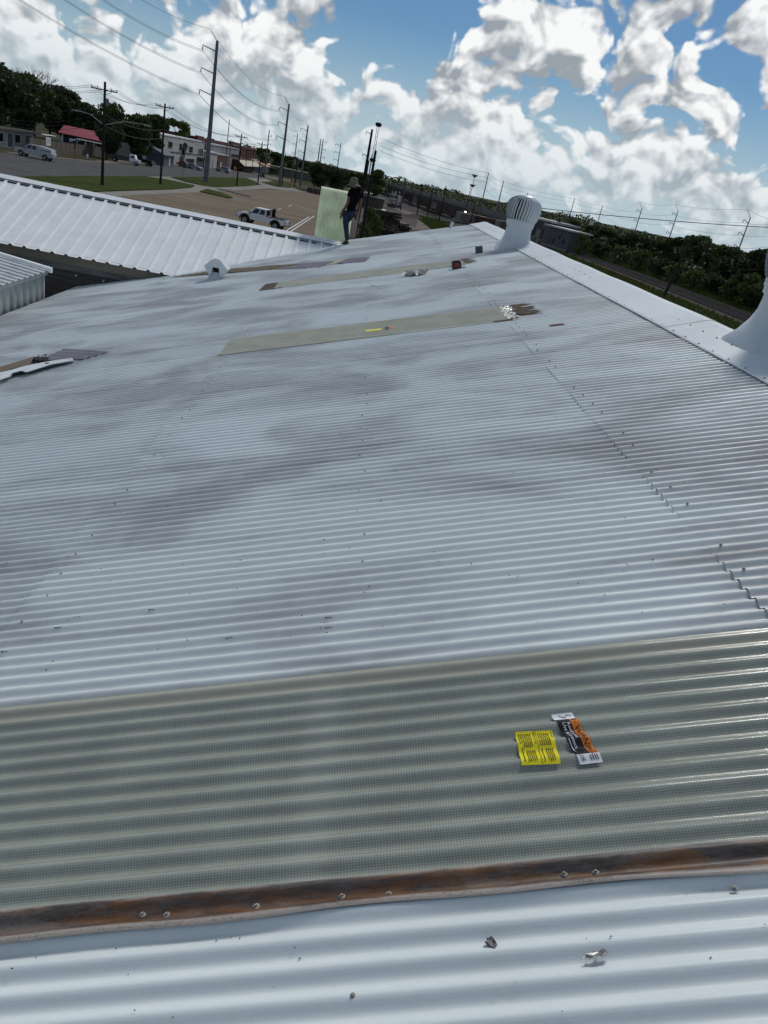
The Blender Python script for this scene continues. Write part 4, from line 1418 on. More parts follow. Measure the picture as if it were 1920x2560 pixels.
# bucket hat: soft crown, drooping brim, tilted forward
hat_axis = (mp(1085, 165) - mp(1075, 330)).normalized()
zq = hat_axis.to_track_quat('Z', 'Y').to_matrix().to_4x4()
b = MB()
b.lathe([(.001, .165), (.06, .163), (.088, .145), (.10, .08), (.112, .015), (.150, -.01), (.188, -.035), (.186, -.042), (.145, -.02), (.105, .0)], 28, Matrix.Translation(mp(1080, 320) - B0) @ zq)
for i, p in enumerate(b.v):
    pass
b.build('hat', M['hat'], man, smooth=True)
b = MB(); b.lathe([(.1135, .012), (.1145, .014), (.110, .035), (.109, .034)], 28, Matrix.Translation(mp(1080, 320) - B0) @ zq); b.build('hat_band', M['fence'], man)
for (a, t_, dy) in (((905, 1770), (785, 1850), -.03), ((920, 1765), (830, 1840), .14)):
    A = mp(a[0], a[1], dy); T = mp(t_[0], t_[1], dy)
    heel = A + (A - T) * .25
    z0 = RP(0, 0).z
    n = [(A, .055), (A + Vector((0.0, 0, -.05)), (.052, .05)), ((A + T) / 2 + Vector((0, 0, .0)), (.05, .042)), (T + Vector((.02, 0, .0)), (.045, .034)), (A + Vector((.05, 0, -.055)), (.042, .04))]
    skin_mesh('boot', n, [(0, 1), (1, 2), (2, 3), (1, 4)], M['boot'], man, B0)
b = MB()
S = mp(885, 1868); b.box(S - B0 + Vector((0, 0, 0)), (.29, .10, .028), Matrix.Identity(4)); 
so = b.build('boot_sole', M['blacklab'], man)

# bundle of new sheets standing on edge behind the ridge
PY = 21.0
p00, p10, p01 = at_Y(784, 602, PY), at_Y(868, 618, PY), at_Y(803, 466, PY)
st = empty('fibreglass_sheet_bundle', (p00 + p10) / 2)
tag(st, 'upright bundle of pale green corrugated fibreglass sheets standing beside the man', 'sheet bundle')
ex = (p10 - p00); ez = (p01 - p00)
wS = ex.length; hS = ez.length; exn = ex.normalized(); ezn = ez.normalized(); eyn = exn.cross(ezn).normalized()
if eyn.y < 0: eyn = -eyn
nC = 12
vs = []; fs = []
nn = nC * 8
for z in (0, .5, 1):
    for j in range(nn + 1):
        s = j / nn
        curl = .06 * max(0, (.10 - s) / .10) ** 2
        vs.append(exn * (wS * s) + ezn * (hS * z) + eyn * (.009 * math.cos(2 * math.pi * nC * s) + curl) - (ex / 2))
for k in range(2):
    for j in range(nn):
        fs.append((k * (nn + 1) + j, k * (nn + 1) + j + 1, (k + 1) * (nn + 1) + j + 1, (k + 1) * (nn + 1) + j))
sm = bpy.data.meshes.new('fibreglass_sheet'); sm.from_pydata([tuple(v) for v in vs], [], fs); sm.materials.append(M['panel'])
sm.polygons.foreach_set('use_smooth', [True] * len(sm.polygons))
for k in range(3):
    o = bpy.data.objects.new('fibreglass_sheet', sm); COL.objects.link(o); o.parent = st
    o.location = eyn * (.028 * k) + Vector((0, 0, random.uniform(-.004, .008)))

# ------------------------------------------------------------------ vehicles
def vloc(o, p, heading):
    o.location = p; o.rotation_euler = (0, 0, heading)


def wheel(x, y, r, w, parent, rimr=.62):
    o = bpy.data.objects.new('wheel', None)
    b = MB()
    Mx = Matrix.Translation((x, y, r)) @ Matrix.Rotation(math.pi / 2, 4, 'X')
    b.lathe([(r * .60, -w / 2), (r * .92, -w / 2), (r, -w * .36), (r, w * .36), (r * .92, w / 2), (r * .60, w / 2)], 22, Mx, cap=False)
    t = b.build('wheel', M['tyre'], parent, smooth=False)
    b = MB()
    b.lathe([(r * .62, -w * .44), (r * .52, -w * .30), (r * .18, -w * .34), (.001, -w * .36)], 18, Mx)
    b.lathe([(.001, w * .36), (r * .18, w * .34), (r * .52, w * .30), (r * .62, w * .44)], 18, Mx)
    for k in range(6):
        a = k * math.pi / 3
        for s in (-1, 1):
            b.box((0, 0, 0), (r * .12, r * .46, w * .06), Mx @ Matrix.Rotation(a, 4, 'Z') @ Matrix.Translation((0, r * .34, s * w * .37)))
    b.build('rim', M['rim'], t)
    return t


def vehicle(name, kind, paint, label, group=None, cat=None):
    """front towards +x; side section extruded and bevelled, tapered cabin, windows set in, wheels, lamps"""
    t = empty(name); tag(t, label, cat or ('pickup' if 'pickup' in kind else 'car'), group)
    spec = dict(
        pickup=dict(L=5.75, W=1.96, belt=1.24, low=.62, hood=1.22, roof=1.98, wr=.47, fx=1.85, rx=-1.80, cab=(-.62, 1.55), bed=(-2.85, -.66), nose=2.85),
        pickup_cap=dict(L=5.9, W=2.0, belt=1.15, low=.45, hood=1.12, roof=1.92, wr=.40, fx=1.90, rx=-1.85, cab=(-.65, 1.55), bed=(-2.9, -.68), nose=2.9),
        suv=dict(L=4.7, W=1.86, belt=1.02, low=.30, hood=1.00, roof=1.70, wr=.36, fx=1.42, rx=-1.38, cab=(-2.2, 1.05), bed=None, nose=2.3),
        sedan=dict(L=4.6, W=1.80, belt=.90, low=.26, hood=.88, roof=1.43, wr=.33, fx=1.40, rx=-1.36, cab=(-1.75, 1.0), bed=None, nose=2.3))[kind]
    W, belt, low, nose = spec['W'], spec['belt'], spec['low'], spec['nose']
    tail = nose - spec['L']
    wr = spec['wr']
    def arch(xc, r, n=7):
        return [(xc + r * math.cos(math.pi * k / n), low + .0 + max(0, r * math.sin(math.pi * k / n) - (low - wr) * 1.0)) for k in range(n + 1)]
    ra = wr * 1.18
    lower = [(tail + .06, low + .05)] + list(reversed(arch(spec['rx'], ra))) + list(reversed(arch(spec['fx'], ra))) + [(nose - .10, low + .02), (nose, low + .22), (nose - .02, spec['hood'] - .20), (nose - .14, spec['hood'] - .04), (spec['cab'][1] + .05, belt + .04)]
    lower += [(spec['cab'][0], belt), (tail + .03, belt), (tail, belt - .25)]
    b = MB(); b.prism(lower, -W / 2, W / 2)
    body = b.build('body', paint, t, bevel=.035)
    # dark wheel wells
    for k in ('fx', 'rx'):
        b = MB(); b.box((spec[k], 0, low + .1), (ra * 1.9, W - .30, .5)); b.build('wheel_well', M['tyre'], t)
    c0, c1 = spec['cab']; rf = spec['roof']
    ti = .16
    rear_rake = {'pickup': .10, 'pickup_cap': .10, 'suv': .28, 'sedan': .62}[kind]
    front_rake = {'pickup': .72, 'pickup_cap': .70, 'suv': .80, 'sedan': .95}[kind]
    vs = [(c0, -W / 2 + .04, belt - .01), (c1, -W / 2 + .04, belt - .01), (c1, W / 2 - .04, belt - .01), (c0, W / 2 - .04, belt - .01),
          (c0 + rear_rake, -W / 2 + ti, rf), (c1 - front_rake, -W / 2 + ti, rf), (c1 - front_rake, W / 2 - ti, rf), (c0 + rear_rake, W / 2 - ti, rf)]
    b = MB(); b.add(vs, [(0, 1, 5, 4), (1, 2, 6, 5), (2, 3, 7, 6), (3, 0, 4, 7), (4, 5, 6, 7), (3, 2, 1, 0)])
    b.build('cabin', paint, t, bevel=.05)
    V = [Vector(q) for q in vs]
    def pane(a, bq, c, d, ins=(.1, .9, .14, .86), off=.012):
        def P(s, q): return (a * (1 - s) + bq * s) * (1 - q) + (d * (1 - s) + c * s) * q
        s0, s1, q0, q1 = ins
        pts = [P(s0, q0), P(s1, q0), P(s1, q1), P(s0, q1)]
        nrm = (pts[1] - pts[0]).cross(pts[3] - pts[0]).normalized()
        b = MB(); b.add([p + nrm * off for p in pts] + [p - nrm * off for p in pts], [(0, 1, 2, 3), (7, 6, 5, 4), (0, 4, 5, 1), (1, 5, 6, 2), (2, 6, 7, 3), (3, 7, 4, 0)])
        b.build('window', M['glass'], t)
    for (i0, i1, i5, i4) in ((0, 1, 5, 4), (3, 2, 6, 7)):
        if 'pickup' in kind:
            pane(V[i0], V[i1], V[i5], V[i4], (.07, .40, .16, .86)); pane(V[i0], V[i1], V[i5], V[i4], (.47, .86, .16, .86))
        else:
            pane(V[i0], V[i1], V[i5], V[i4], (.10, .32, .2, .84)); pane(V[i0], V[i1], V[i5], V[i4], (.36, .60, .16, .86)); pane(V[i0], V[i1], V[i5], V[i4], (.63, .88, .16, .86))
    pane(V[1], V[2], V[6], V[5], (.08, .92, .10, .92)); pane(V[3], V[0], V[4], V[7], (.10, .90, .25, .90))
    if kind == 'pickup':
        b = MB(); b.box2((spec['bed'][0] + .10, -W / 2 + .10, belt - .42), (spec['bed'][1] - .08, W / 2 - .10, belt + .012)); b.build('bed_liner', M['tyre'], t)
        b = MB()
        for s in (-1, 1):
            b.box2((spec['bed'][0] + .02, s * (W / 2 - .055) - .045, belt - .02), (spec['bed'][1] - .03, s * (W / 2 - .055) + .045, belt + .05))
        b.build('bed_rail', M['tyre'], t)
    if kind == 'pickup_cap':
        b = MB(); z1 = rf + .06
        b.add([(spec['bed'][0] + .04, -W / 2 + .05, belt), (spec['bed'][1], -W / 2 + .05, belt), (spec['bed'][1], W / 2 - .05, belt), (spec['bed'][0] + .04, W / 2 - .05, belt),
               (spec['bed'][0] + .14, -W / 2 + .14, z1 - .25), (spec['bed'][1], -W / 2 + .14, z1), (spec['bed'][1], W / 2 - .14, z1), (spec['bed'][0] + .14, W / 2 - .14, z1 - .25)],
              [(0, 1, 5, 4), (1, 2, 6, 5), (2, 3, 7, 6), (3, 0, 4, 7), (4, 5, 6, 7), (3, 2, 1, 0)])
        b.build('bed_cap', paint, t, bevel=.04)
        for s in (-1, 1):
            b = MB(); b.box((-1.8, s * (W / 2 - .09), belt + .22), (1.85, .03, .10)); b.build('cap_trim', M['blacklab'], t)
    for k in ('fx', 'rx'):
        for s in (-1, 1):
            wheel(spec[k], s * (W / 2 - .11), wr, .26, t)
    for s in (-1, 1):
        b = MB(); b.box((nose - .03, s * (W / 2 - .24), spec['hood'] - .22), (.08, .36, .17)); b.build('headlight', M['lampclear'], t)
        b = MB(); b.box((tail + .0, s * (W / 2 - .12), belt - .22), (.08, .14, .32)); b.build('tail_light', M['lampred'], t)
        b = MB(); b.box((c1 - .25, s * (W / 2 + .10), belt + .10), (.12, .20, .17)); b.build('mirror', M['blacklab'], t)
        b = MB(); b.box((.35, s * (W / 2 + .004), belt - .14), (.16, .02, .03)); b.build('door_handle', M['blacklab'], t)
    b = MB(); b.box((nose + .02, 0, low + .10), (.14, W - .06, .20)); b.build('front_bumper', M['rim'] if 'pickup' in kind else paint, t, bevel=.02)
    b = MB(); b.box((tail - .04, 0, low + .12), (.14, W - .1, .18)); b.build('rear_bumper', M['rim'] if 'pickup' in kind else paint, t, bevel=.02)
    b = MB(); b.box((nose - .01, 0, spec['hood'] - .24), (.05, W - .9, .26)); b.build('grille', M['blacklab'], t)
    return t


wf, wrr = G(612.9, 560.3), G(692.5, 578)
hd = math.atan2(wf.y - wrr.y, wf.x - wrr.x)
pk = vehicle('pickup_truck', 'pickup', M['carwhite'], 'white pickup with black headache rack parked alone on the brown lot')
mid = (wf + wrr) / 2 + Vector((0, 1.0, 0)); mid.z = 0.01
vloc(pk, mid, hd)
b = MB()   # rack behind the cab, grille guard, flares, side step
b.box((-.74, 0, 1.92), (.07, 1.75, .10)); b.box((-.74, -.84, 1.6), (.09, .10, .75)); b.box((-.74, .84, 1.6), (.09, .10, .75))
for k in range(4): b.box((-.74, 0, 1.42 + .12 * k), (.05, 1.6, .045))
b.box((-.95, -.80, 1.72), (.30, .22, .85)); b.box((-1.0, -.80, 1.34), (.5, .10, .10))
b.build('headache_rack', M['blacklab'], pk)
b = MB()
for s in (-.45, .45): b.box((2.98, s, .95), (.06, .06, .66))
for z in (.72, .96, 1.22): b.box((2.98, 0, z), (.05, 1.6, .055))
b.build('grille_guard', M['fence'], pk)
for x in (1.85, -1.80):
    for s in (-1, 1):
        n = 12
        ring = [(x + r_ * math.cos(math.pi * k / n), .47 + r_ * math.sin(math.pi * k / n)) for r_, ks in ((.66, range(n + 1)), (.54, range(n, -1, -1))) for k in ks]
        b = MB(); b.prism(ring, s * .955, s * 1.045); b.build('wheel_flare', M['tyre'], pk)
b = MB(); b.box((.15, -1.0, .56), (1.9, .10, .07)); b.build('side_step', M['blacklab'], pk)
b = MB(); b.box((.1, -.985, .92), (5.0, .012, .07)); b.build('side_moulding', M['rim'], pk)

a_, c_ = G(110, 401), G(47, 388)
wt = vehicle('work_truck', 'pickup_cap', M['workwhite'], 'white work pickup with a bed cap parked before the small white shop at far left')
hd = math.atan2(c_.y - a_.y, c_.x - a_.x)
m_ = (a_ + c_) / 2 + Vector((.3, .9, 0)); vloc(wt, m_, hd)

def park(o, x, y, hdg):
    vloc(o, Vector((x, y, terrain_z(y, x) + .01)), math.radians(hdg))
p = G(370, 415); park(vehicle('dark_pickup', 'pickup', M['darkcar'], 'black pickup parked in a driveway under the dark tree'), p.x - 1.5, p.y, 168)
p = G(557, 432); dS = 235
q = at_depth(557, 426, dS); park(vehicle('grey_suv', 'suv', M['silver'], 'silver SUV driving past the pale shop fronts'), q.x, q.y, 172)
q = at_depth(487, 420, 205); park(vehicle('silver_sedan', 'sedan', M['silver'], 'silver sedan parked before the two-storey cream building'), q.x, q.y, -20)
q = at_depth(470, 412, 210); park(vehicle('red_car', 'sedan', M['redcar'], 'red car half hidden behind the silver sedan'), q.x - 1, q.y + 1, -20)
q = at_depth(655, 446, 300); park(vehicle('black_suv', 'suv', M['darkcar'], 'small dark car far down the street between the poles'), q.x, q.y, -80)
q = at_depth(607, 429, 330); park(vehicle('white_sedan', 'sedan', M['silver'], 'grey car parked under the beige awning'), q.x, q.y, -75)

# flatbed truck under the trees
p = G(318, 410)
fb = empty('flatbed_truck'); tag(fb, 'dark flatbed truck with a white cab parked under the big tree', 'truck')
park(fb, p.x - .5, p.y + .6, 5)
b = MB(); b.box((-1.2, 0, .95), (4.0, 2.2, .22)); b.box((-1.2, -1.06, 1.18), (4.0, .06, .3)); b.box((-1.2, 1.06, 1.18), (4.0, .06, .3)); b.build('flatbed', M['loco'], fb)
b = MB(); b.prism([(.9, .5), (2.9, .5), (2.95, 1.1), (2.2, 1.25), (1.95, 2.0), (1.0, 2.05), (.9, 1.9)], -.95, .95); b.build('cab', M['carwhite'], fb, bevel=.05)
for s in (-1, 1):
    b = MB(); b.box((1.5, s * .955, 1.58), (.7, .02, .42)); b.build('window', M['glass'], fb)
    for x in (2.2, -2.2): wheel(x, s * .85, .42, .26, fb)

# ------------------------------------------------------------------ trees
def leaves(pts_fn, n, size, rr):
    """n leaf clumps as small bent quads"""
    P = np.array([pts_fn() for _ in range(n)])
    rs = np.random.RandomState(rr.randint(0, 99999))
    a = rs.normal(size=(n, 3)); a[:, 2] += .3; a /= np.linalg.norm(a, axis=1)[:, None]
    t = rs.normal(size=(n, 3)); t -= (t * a).sum(1)[:, None] * a; t /= np.linalg.norm(t, axis=1)[:, None]
    bq = np.cross(a, t)
    s = (size * rs.uniform(.55, 1.25, size=n))[:, None]
    k = rs.uniform(.55, .9, size=n)[:, None]
    V = np.stack([P - t * s, P - bq * s * k + a * s * .15, P + t * s, P + bq * s * k - a * s * .1], 1).reshape(-1, 3)
    F = np.arange(n * 4).reshape(-1, 4)
    return V.tolist(), F.tolist()


def make_tree_meshes(seed, h=10.0, spread=4.2, base=.26, nl=3600, size=.24, lobes=15, leafm='leafA', gap=.22):
    rr = random.Random(seed)
    L = []
    cz = h * (base + 1) / 2
    for k in range(lobes):
        a = rr.uniform(0, 6.283); e = rr.uniform(-.9, 1.0); q = rr.uniform(.30, 1.0) ** .7
        rad = spread * q * math.sqrt(max(.1, 1 - .8 * e * e)) * .72
        L.append((Vector((rad * math.cos(a), rad * math.sin(a), cz + e * h * (1 - base) * .36)), rr.uniform(.24, .42) * spread, rr.uniform(.18, .30) * spread))
    def pt():
        c, r, rz = L[rr.randrange(len(L))]
        d = Vector((rr.gauss(0, 1), rr.gauss(0, 1), rr.gauss(0, 1))).normalized()
        s = rr.uniform(gap, 1.0) ** .42 * rr.uniform(.92, 1.10)
        return (c.x + d.x * r * s, c.y + d.y * r * s, max(h * base * .7, c.z + d.z * rz * s))
    V, F = leaves(pt, nl, size, rr)
    cm = bpy.data.meshes.new('crown'); cm.from_pydata(V, [], F); cm.materials.append(M[leafm])
    b = MB()
    top = Vector((rr.uniform(-.3, .3), rr.uniform(-.3, .3), h * .62))
    b.path([(0, 0, -.3), (0.05, 0, h * .18), top * .6 + Vector((0, 0, 0)), top], [h * .034, h * .026, h * .018, h * .006], 8)
    for c, r, rz in L:
        st_ = Vector((0.03, 0, h * rr.uniform(.2, .5)))
        b.path([st_, (st_ + c) / 2 + Vector((rr.uniform(-.2, .2), rr.uniform(-.2, .2), -.1)), c], [h * .013, h * .009, h * .003], 5)
    return cm, b


TREES = {}
def tree_kind(key, **kw):
    cm, b = make_tree_meshes(**kw)
    o = b.build('trunk', M['bark'])
    tm = o.data; bpy.data.objects.remove(o)
    TREES[key] = (cm, tm)
tree_kind('oak1', seed=1, leafm='leafC', nl=5200, size=.27)
tree_kind('oak2', seed=2, leafm='leafA', nl=5200, size=.26)
tree_kind('oak3', seed=3, leafm='leafB', nl=4600, size=.25, spread=3.6)
tree_kind('wide', seed=4, leafm='leafC', nl=5200, spread=5.4, base=.12, size=.28, lobes=18)
tree_kind('tall', seed=5, leafm='leafA', nl=4200, spread=2.9, base=.1, size=.24)
tree_kind('full', seed=14, leafm='leafC', nl=8500, spread=5.0, base=.06, size=.27, lobes=24, gap=.35)
tree_kind('full2', seed=15, leafm='leafA', nl=8500, spread=4.6, base=.06, size=.26, lobes=24, gap=.35)
tree_kind('sparse', seed=6, leafm='leafC', nl=1500, size=.2, spread=3.6, gap=.1)
tree_kind('shrub', seed=8, leafm='leafB', nl=1500, h=10, spread=6.0, base=.02, size=.42, lobes=12)


def tree(name, key, p, h, label, wide=1.0, rz=None, group=None, cat='tree'):
    t = empty(name, p, random.uniform(0, 6.28) if rz is None else rz)
    s = h / 10.0
    t.scale = (s * wide, s * wide, s)
    cm, tm = TREES[key]
    for nm, me in (('crown', cm), ('trunk', tm)):
        o = bpy.data.objects.new(nm, me); COL.objects.link(o); o.parent = t
    tag(t, label, cat, group)
    return t


def tree_px(name, key, bx, by, dep, tx, ty, label, wide=1.0, group=None, cat='tree'):
    """tree dep metres away at picture column bx, top at picture position (tx, ty)"""
    p = at_depth(bx, by, dep)
    z = terrain_z(p.y, p.x)
    q = Vector((p.x, p.y, z))
    h = max(1.0, height_at(q, tx, ty) - z)
    return tree(name, key, q, h, label, wide, group=group, cat=cat)


GL = 'dark trees on the left of the street'
tree_px('shade_tree', 'full', 0, 385, 140, 20, 138, 'big dark tree over the white shop, cut by the left edge', 1.25, GL)
tree_px('shade_tree', 'full2', 75, 360, 172, 70, 178, 'dark tree right of the edge tree, below the bare branches', 1.1, GL)
tree_px('shade_tree', 'full', 125, 365, 205, 130, 196, 'dark tree rising behind the left end of the pink-roofed house', 1.1, GL)
tree_px('shade_tree', 'full2', 178, 370, 210, 180, 224, 'dark tree rising behind the middle of the pink-roofed house', 1.1, GL)
tree_px('shade_tree', 'full', 228, 380, 215, 232, 250, 'dark tree behind the nearest crossarm pole', 1.05, GL)
tree_px('shade_tree', 'full2', 285, 400, 190, 288, 254, 'dark tree between the two nearest crossarm poles, over the flatbed truck', .95, GL)
tree_px('shade_tree', 'full', 266, 402, 160, 268, 286, 'lower dark tree just right of the nearest crossarm pole', .9, GL)
tree_px('shade_tree', 'full2', 335, 405, 176, 340, 280, 'dark tree left of the second crossarm pole, over the black pickup', 1.0, GL)
tree_px('shade_tree', 'oak2', 380, 405, 190, 388, 282, 'dark tree touching the second crossarm pole', .95, GL)
tree_px('shade_tree', 'oak3', 440, 395, 262, 432, 290, 'dark tree behind the cream building, right of the second crossarm pole', .9, GL)
tree_px('street_tree', 'sparse', 452, 420, 225, 448, 345, 'small sparse tree before the cream building', .8, None)
tree_px('street_tree', 'sparse', 362, 415, 182, 360, 340, 'pale loose-leaved tree over the black pickup', 1.0, None)
for k, (bx, dep, ty, wd) in enumerate(((655, 420, 365, 1.0), (690, 430, 378, 1.1), (725, 440, 386, 1.1), (762, 440, 400, 1.2), (790, 460, 408, 1.2))):
    tree_px('distant_tree', ('oak3', 'oak2', 'oak3', 'oak2', 'oak3')[k], bx, 425, dep, bx, ty, ('distant tree behind the street poles, leftmost of the row', 'distant tree behind the tall middle steel pole', 'distant tree right of the tall middle steel pole', 'distant tree left of the round bush', 'distant tree right behind the round bush')[k], wd, 'distant trees at the end of the street')
tree_px('round_bush', 'wide', 805, 452, 235, 800, 401, 'dense round dark tree at the end of the parking lot', 1.05)
tree_px('round_bush', 'wide', 845, 452, 250, 842, 414, 'dark tree just left of the man at the lot end', .9)
tree_px('yard_tree', 'oak3', 935, 480, 210, 928, 414, 'mid green tree behind the tall dark pole', .95)
for k, (bx, by, dep, ty, wd) in enumerate(((890, 455, 330, 425, 1.5), (860, 450, 340, 420, 1.5))):
    tree_px('distant_tree', 'oak3', bx, by, dep, bx, ty, ('distant low tree between the man and the lattice mast', 'distant low tree left of the man')[k], wd, 'distant trees at the end of the street')
# bare tree: limbs and twigs only
p = at_depth(85, 370, 185); z = terrain_z(p.y, p.x); q = Vector((p.x, p.y, z)); hh = height_at(q, 88, 152) - z
bt = empty('bare_tree', q); tag(bt, 'leafless tree with fine bare branches above the dark trees', 'tree')
rr = random.Random(17)
trunk = MB(); twigs = MB()
trunk.path([(0, 0, -.2), (.2, 0, hh * .3), (0, 0, hh * .55)], [.35, .28, .2], 8)
def branch(p, d, L, r, lev):
    e = p + d * L
    (trunk if lev < 2 else twigs).path([p, (p + e) / 2 + Vector((rr.uniform(-.1, .1), 0, .05)) * L, e], [r, r * .8, r * .55], 4)
    if lev < 4:
        for _ in range(3 if lev < 3 else 2):
            nd = (d + Vector((rr.gauss(0, .45), rr.gauss(0, .45), rr.gauss(.12, .25)))).normalized()
            branch(e, nd, L * rr.uniform(.6, .82), r * .6, lev + 1)
for k in range(7):
    a = k * .9
    branch(Vector((0, 0, hh * rr.uniform(.4, .55))), Vector((math.cos(a) * .7, math.sin(a) * .7, 1)).normalized(), hh * .17, .15, 0)
trunk.build('trunk', M['bark'], bt); twigs.build('branch', M['bark'], bt)

# tree belt beyond the tracks
GR = 'trees beyond the railway tracks'
belt = [(1398, 'oak3', 250, 1390, 534, .9), (1450, 'oak1', 215, 1455, 553, 1.1), (1490, 'oak2', 205, 1487, 560, 1.1), (1520, 'oak1', 190, 1515, 576, 1.1), (1555, 'oak2', 182, 1550, 571, 1.0), (1590, 'oak1', 175, 1590, 583, 1.1),
        (1632, 'oak2', 165, 1630, 590, 1.05), (1672, 'tall', 160, 1676, 566, 1.2), (1712, 'oak3', 152, 1715, 572, .95), (1752, 'oak1', 145, 1748, 594, 1.1), (1790, 'oak3', 136, 1782, 598, 1.0), (1830, 'oak1', 128, 1822, 612, 1.1), (1872, 'oak2', 120, 1862, 626, 1.1),
        (1905, 'oak1', 116, 1893, 608, 1.1), (1945, 'oak2', 112, 1920, 622, 1.1)]
words = ['small tree on the roof line of the dark metal building', 'tree directly behind the low grey building', 'tree left of the red-topped tower', 'dark tree right of the red-topped tower', 'dark tree left of the third right-hand pole', 'dark tree under the third right-hand pole',
         'dark tree between the third and fourth right-hand poles', 'tall ragged tree at the fourth right-hand pole', 'ragged tree behind the leaning pole top', 'dark tree right of the leaning pole top', 'pale-edged tree left of the last right-hand pole', 'dark tree under the last right-hand pole', 'dark tree right of the last right-hand pole',
         'tall tree near the right edge above the near turbine vent', 'tree cut off by the right edge']
for k, (bx, key, dep, tx, ty, wd) in enumerate(belt):
    tree_px('belt_tree', key, bx, 700, dep, tx, ty, words[k], wd, GR)
lowb = [(1455, 640, 172), (1500, 655, 162), (1545, 672, 150), (1590, 690, 140), (1630, 705, 132), (1672, 718, 126), (1715, 728, 122), (1760, 742, 116), (1805, 757, 110), (1850, 772, 105), (1890, 785, 101), (1930, 796, 98)]
sh_words = ['leftmost low shrub by the grey building beyond the tracks', 'second low shrub from the left beyond the tracks', 'third low shrub from the left beyond the tracks', 'pale conical shrub left of the leaning pole', 'shrub just left of the leaning pole', 'shrub directly behind the leaning pole', 'shrub just right of the leaning pole',
            'second shrub right of the leaning pole', 'third shrub right of the leaning pole', 'fourth shrub right of the leaning pole', 'shrub above the near turbine vent skirt', 'shrub at the right edge behind the near turbine vent']
for k, (bx, by, dep) in enumerate(lowb):
    p = at_depth(bx, by, dep); zt = terrain_z(p.y, p.x)
    tree('trackside_shrub', 'shrub' if k % 3 else 'wide', Vector((p.x + 4, p.y, zt)), random.uniform(3.5, 5.5), sh_words[k], 1.1, group='shrubs beyond the tracks', cat='shrub')
vs = []; fs = []; rr = random.Random(8)
for k in range(16000):      # dark undergrowth under the belt of trees
    y = 88 + 190 * rr.random() ** 1.3; x = 59.5 + rr.random() ** 1.2 * 12 + 1.5 * math.sin(y * .31)
    z = terrain_z(y, x) + rr.random() ** .9 * (3.2 + 1.6 * math.sin(y * .23) + 1.0 * math.sin(y * .7))
    s_ = rr.uniform(.16, .42); n = Vector((rr.gauss(-.3, 1), rr.gauss(-.3, 1), rr.gauss(.4, 1))).normalized(); u_ = n.orthogonal().normalized(); w_ = n.cross(u_)
    c_ = Vector((x, y, z)); o = len(vs); vs += [c_ - u_ * s_, c_ - w_ * s_ * .7, c_ + u_ * s_, c_ + w_ * s_ * .7]; fs.append((o, o + 1, o + 2, o + 3))
tag(mesh_obj('undergrowth', vs, fs, M['leafC']), 'dense dark undergrowth beneath the trees beyond the tracks', 'undergrowth', kind='stuff')
# tall weeds along the track and by the dark pole
def weeds(name, x0, x1, y0, y1, n, hmax, m, label, seed):
    rr = random.Random(seed); vs = []; fs = []
    for k in range(n):
        x, y = rr.uniform(x0, x1), rr.uniform(y0, y1); z = terrain_z(y, x)
        h = hmax * rr.uniform(.4, 1); a = rr.uniform(0, 3.14); w = rr.uniform(.03, .10)
        o = len(vs); lx, ly = rr.uniform(-.25, .25) * h, rr.uniform(-.25, .25) * h
        vs += [(x - w * math.cos(a), y - w * math.sin(a), z), (x + w * math.cos(a), y + w * math.sin(a), z), (x + lx + w * .4, y + ly, z + h), (x + lx - w * .4, y + ly, z + h)]
        fs.append((o, o + 1, o + 2, o + 3))
    tag(mesh_obj(name, vs, fs, m), label, 'weeds', kind='stuff')
weeds('trackside_weeds', 55.5, 60, 85, 220, 9000, .9, M['leafB'], 'tall weeds along the far side of the tracks', 3)
weeds('verge_weeds', 40, 46.5, 70, 200, 8000, .5, M['leafB'], 'low dry weeds on the near side of the tracks', 4)
weeds('yard_weeds', 14, 21, 150, 230, 5000, .8, M['leafB'], 'patch of green weeds beyond the roof end', 5)
for k, (px, py, dep, h) in enumerate(((918, 590, 84, 4.6), (905, 596, 78, 3.2), (936, 572, 90, 3.6))):
    p = at_depth(px, py, dep); tree('pole_shrub', 'shrub', Vector((p.x, p.y, 0)), h, ('bright green shrub right behind the tall dark pole', 'green shrub at the roof edge left of the tall dark pole', 'green shrub left of the timber stack')[k], .55, group='green shrubs by the dark pole', cat='shrub')

# ------------------------------------------------------------------ buildings along the street
def bld(name, label, base):
    t = empty(name, base); tag(t, label, 'building'); return t


def bx(t, name, lo, hi, m):
    b = MB(); L = Vector(t.location); b.box2(Vector(lo) - L, Vector(hi) - L); return b.build(name, m, t)


def fac(t, X, y0, y1, z0, z1, name, m, dep=.08, frame=None):
    """opening on a facade that faces the street (+x)"""
    w = bx(t, name, (X - .02, y0, z0), (X + .02, y1, z1), m)
    if frame:
        b = MB(); L = Vector(w.parent.location)
        for (a, c, d, e) in ((y0 - .08, y1 + .08, z0 - .1, z0), (y0 - .08, y1 + .08, z1, z1 + .1), (y0 - .08, y0, z0, z1), (y1, y1 + .08, z0, z1)):
            b.box2(Vector((X - .02, a, d)) - L, Vector((X + dep, c, e)) - L)
        b.build('frame', frame, w)
    return w


FX = -57.0
def yz(x, y, X=FX):
    q = at_X(x, y, X); return q.y, q.z
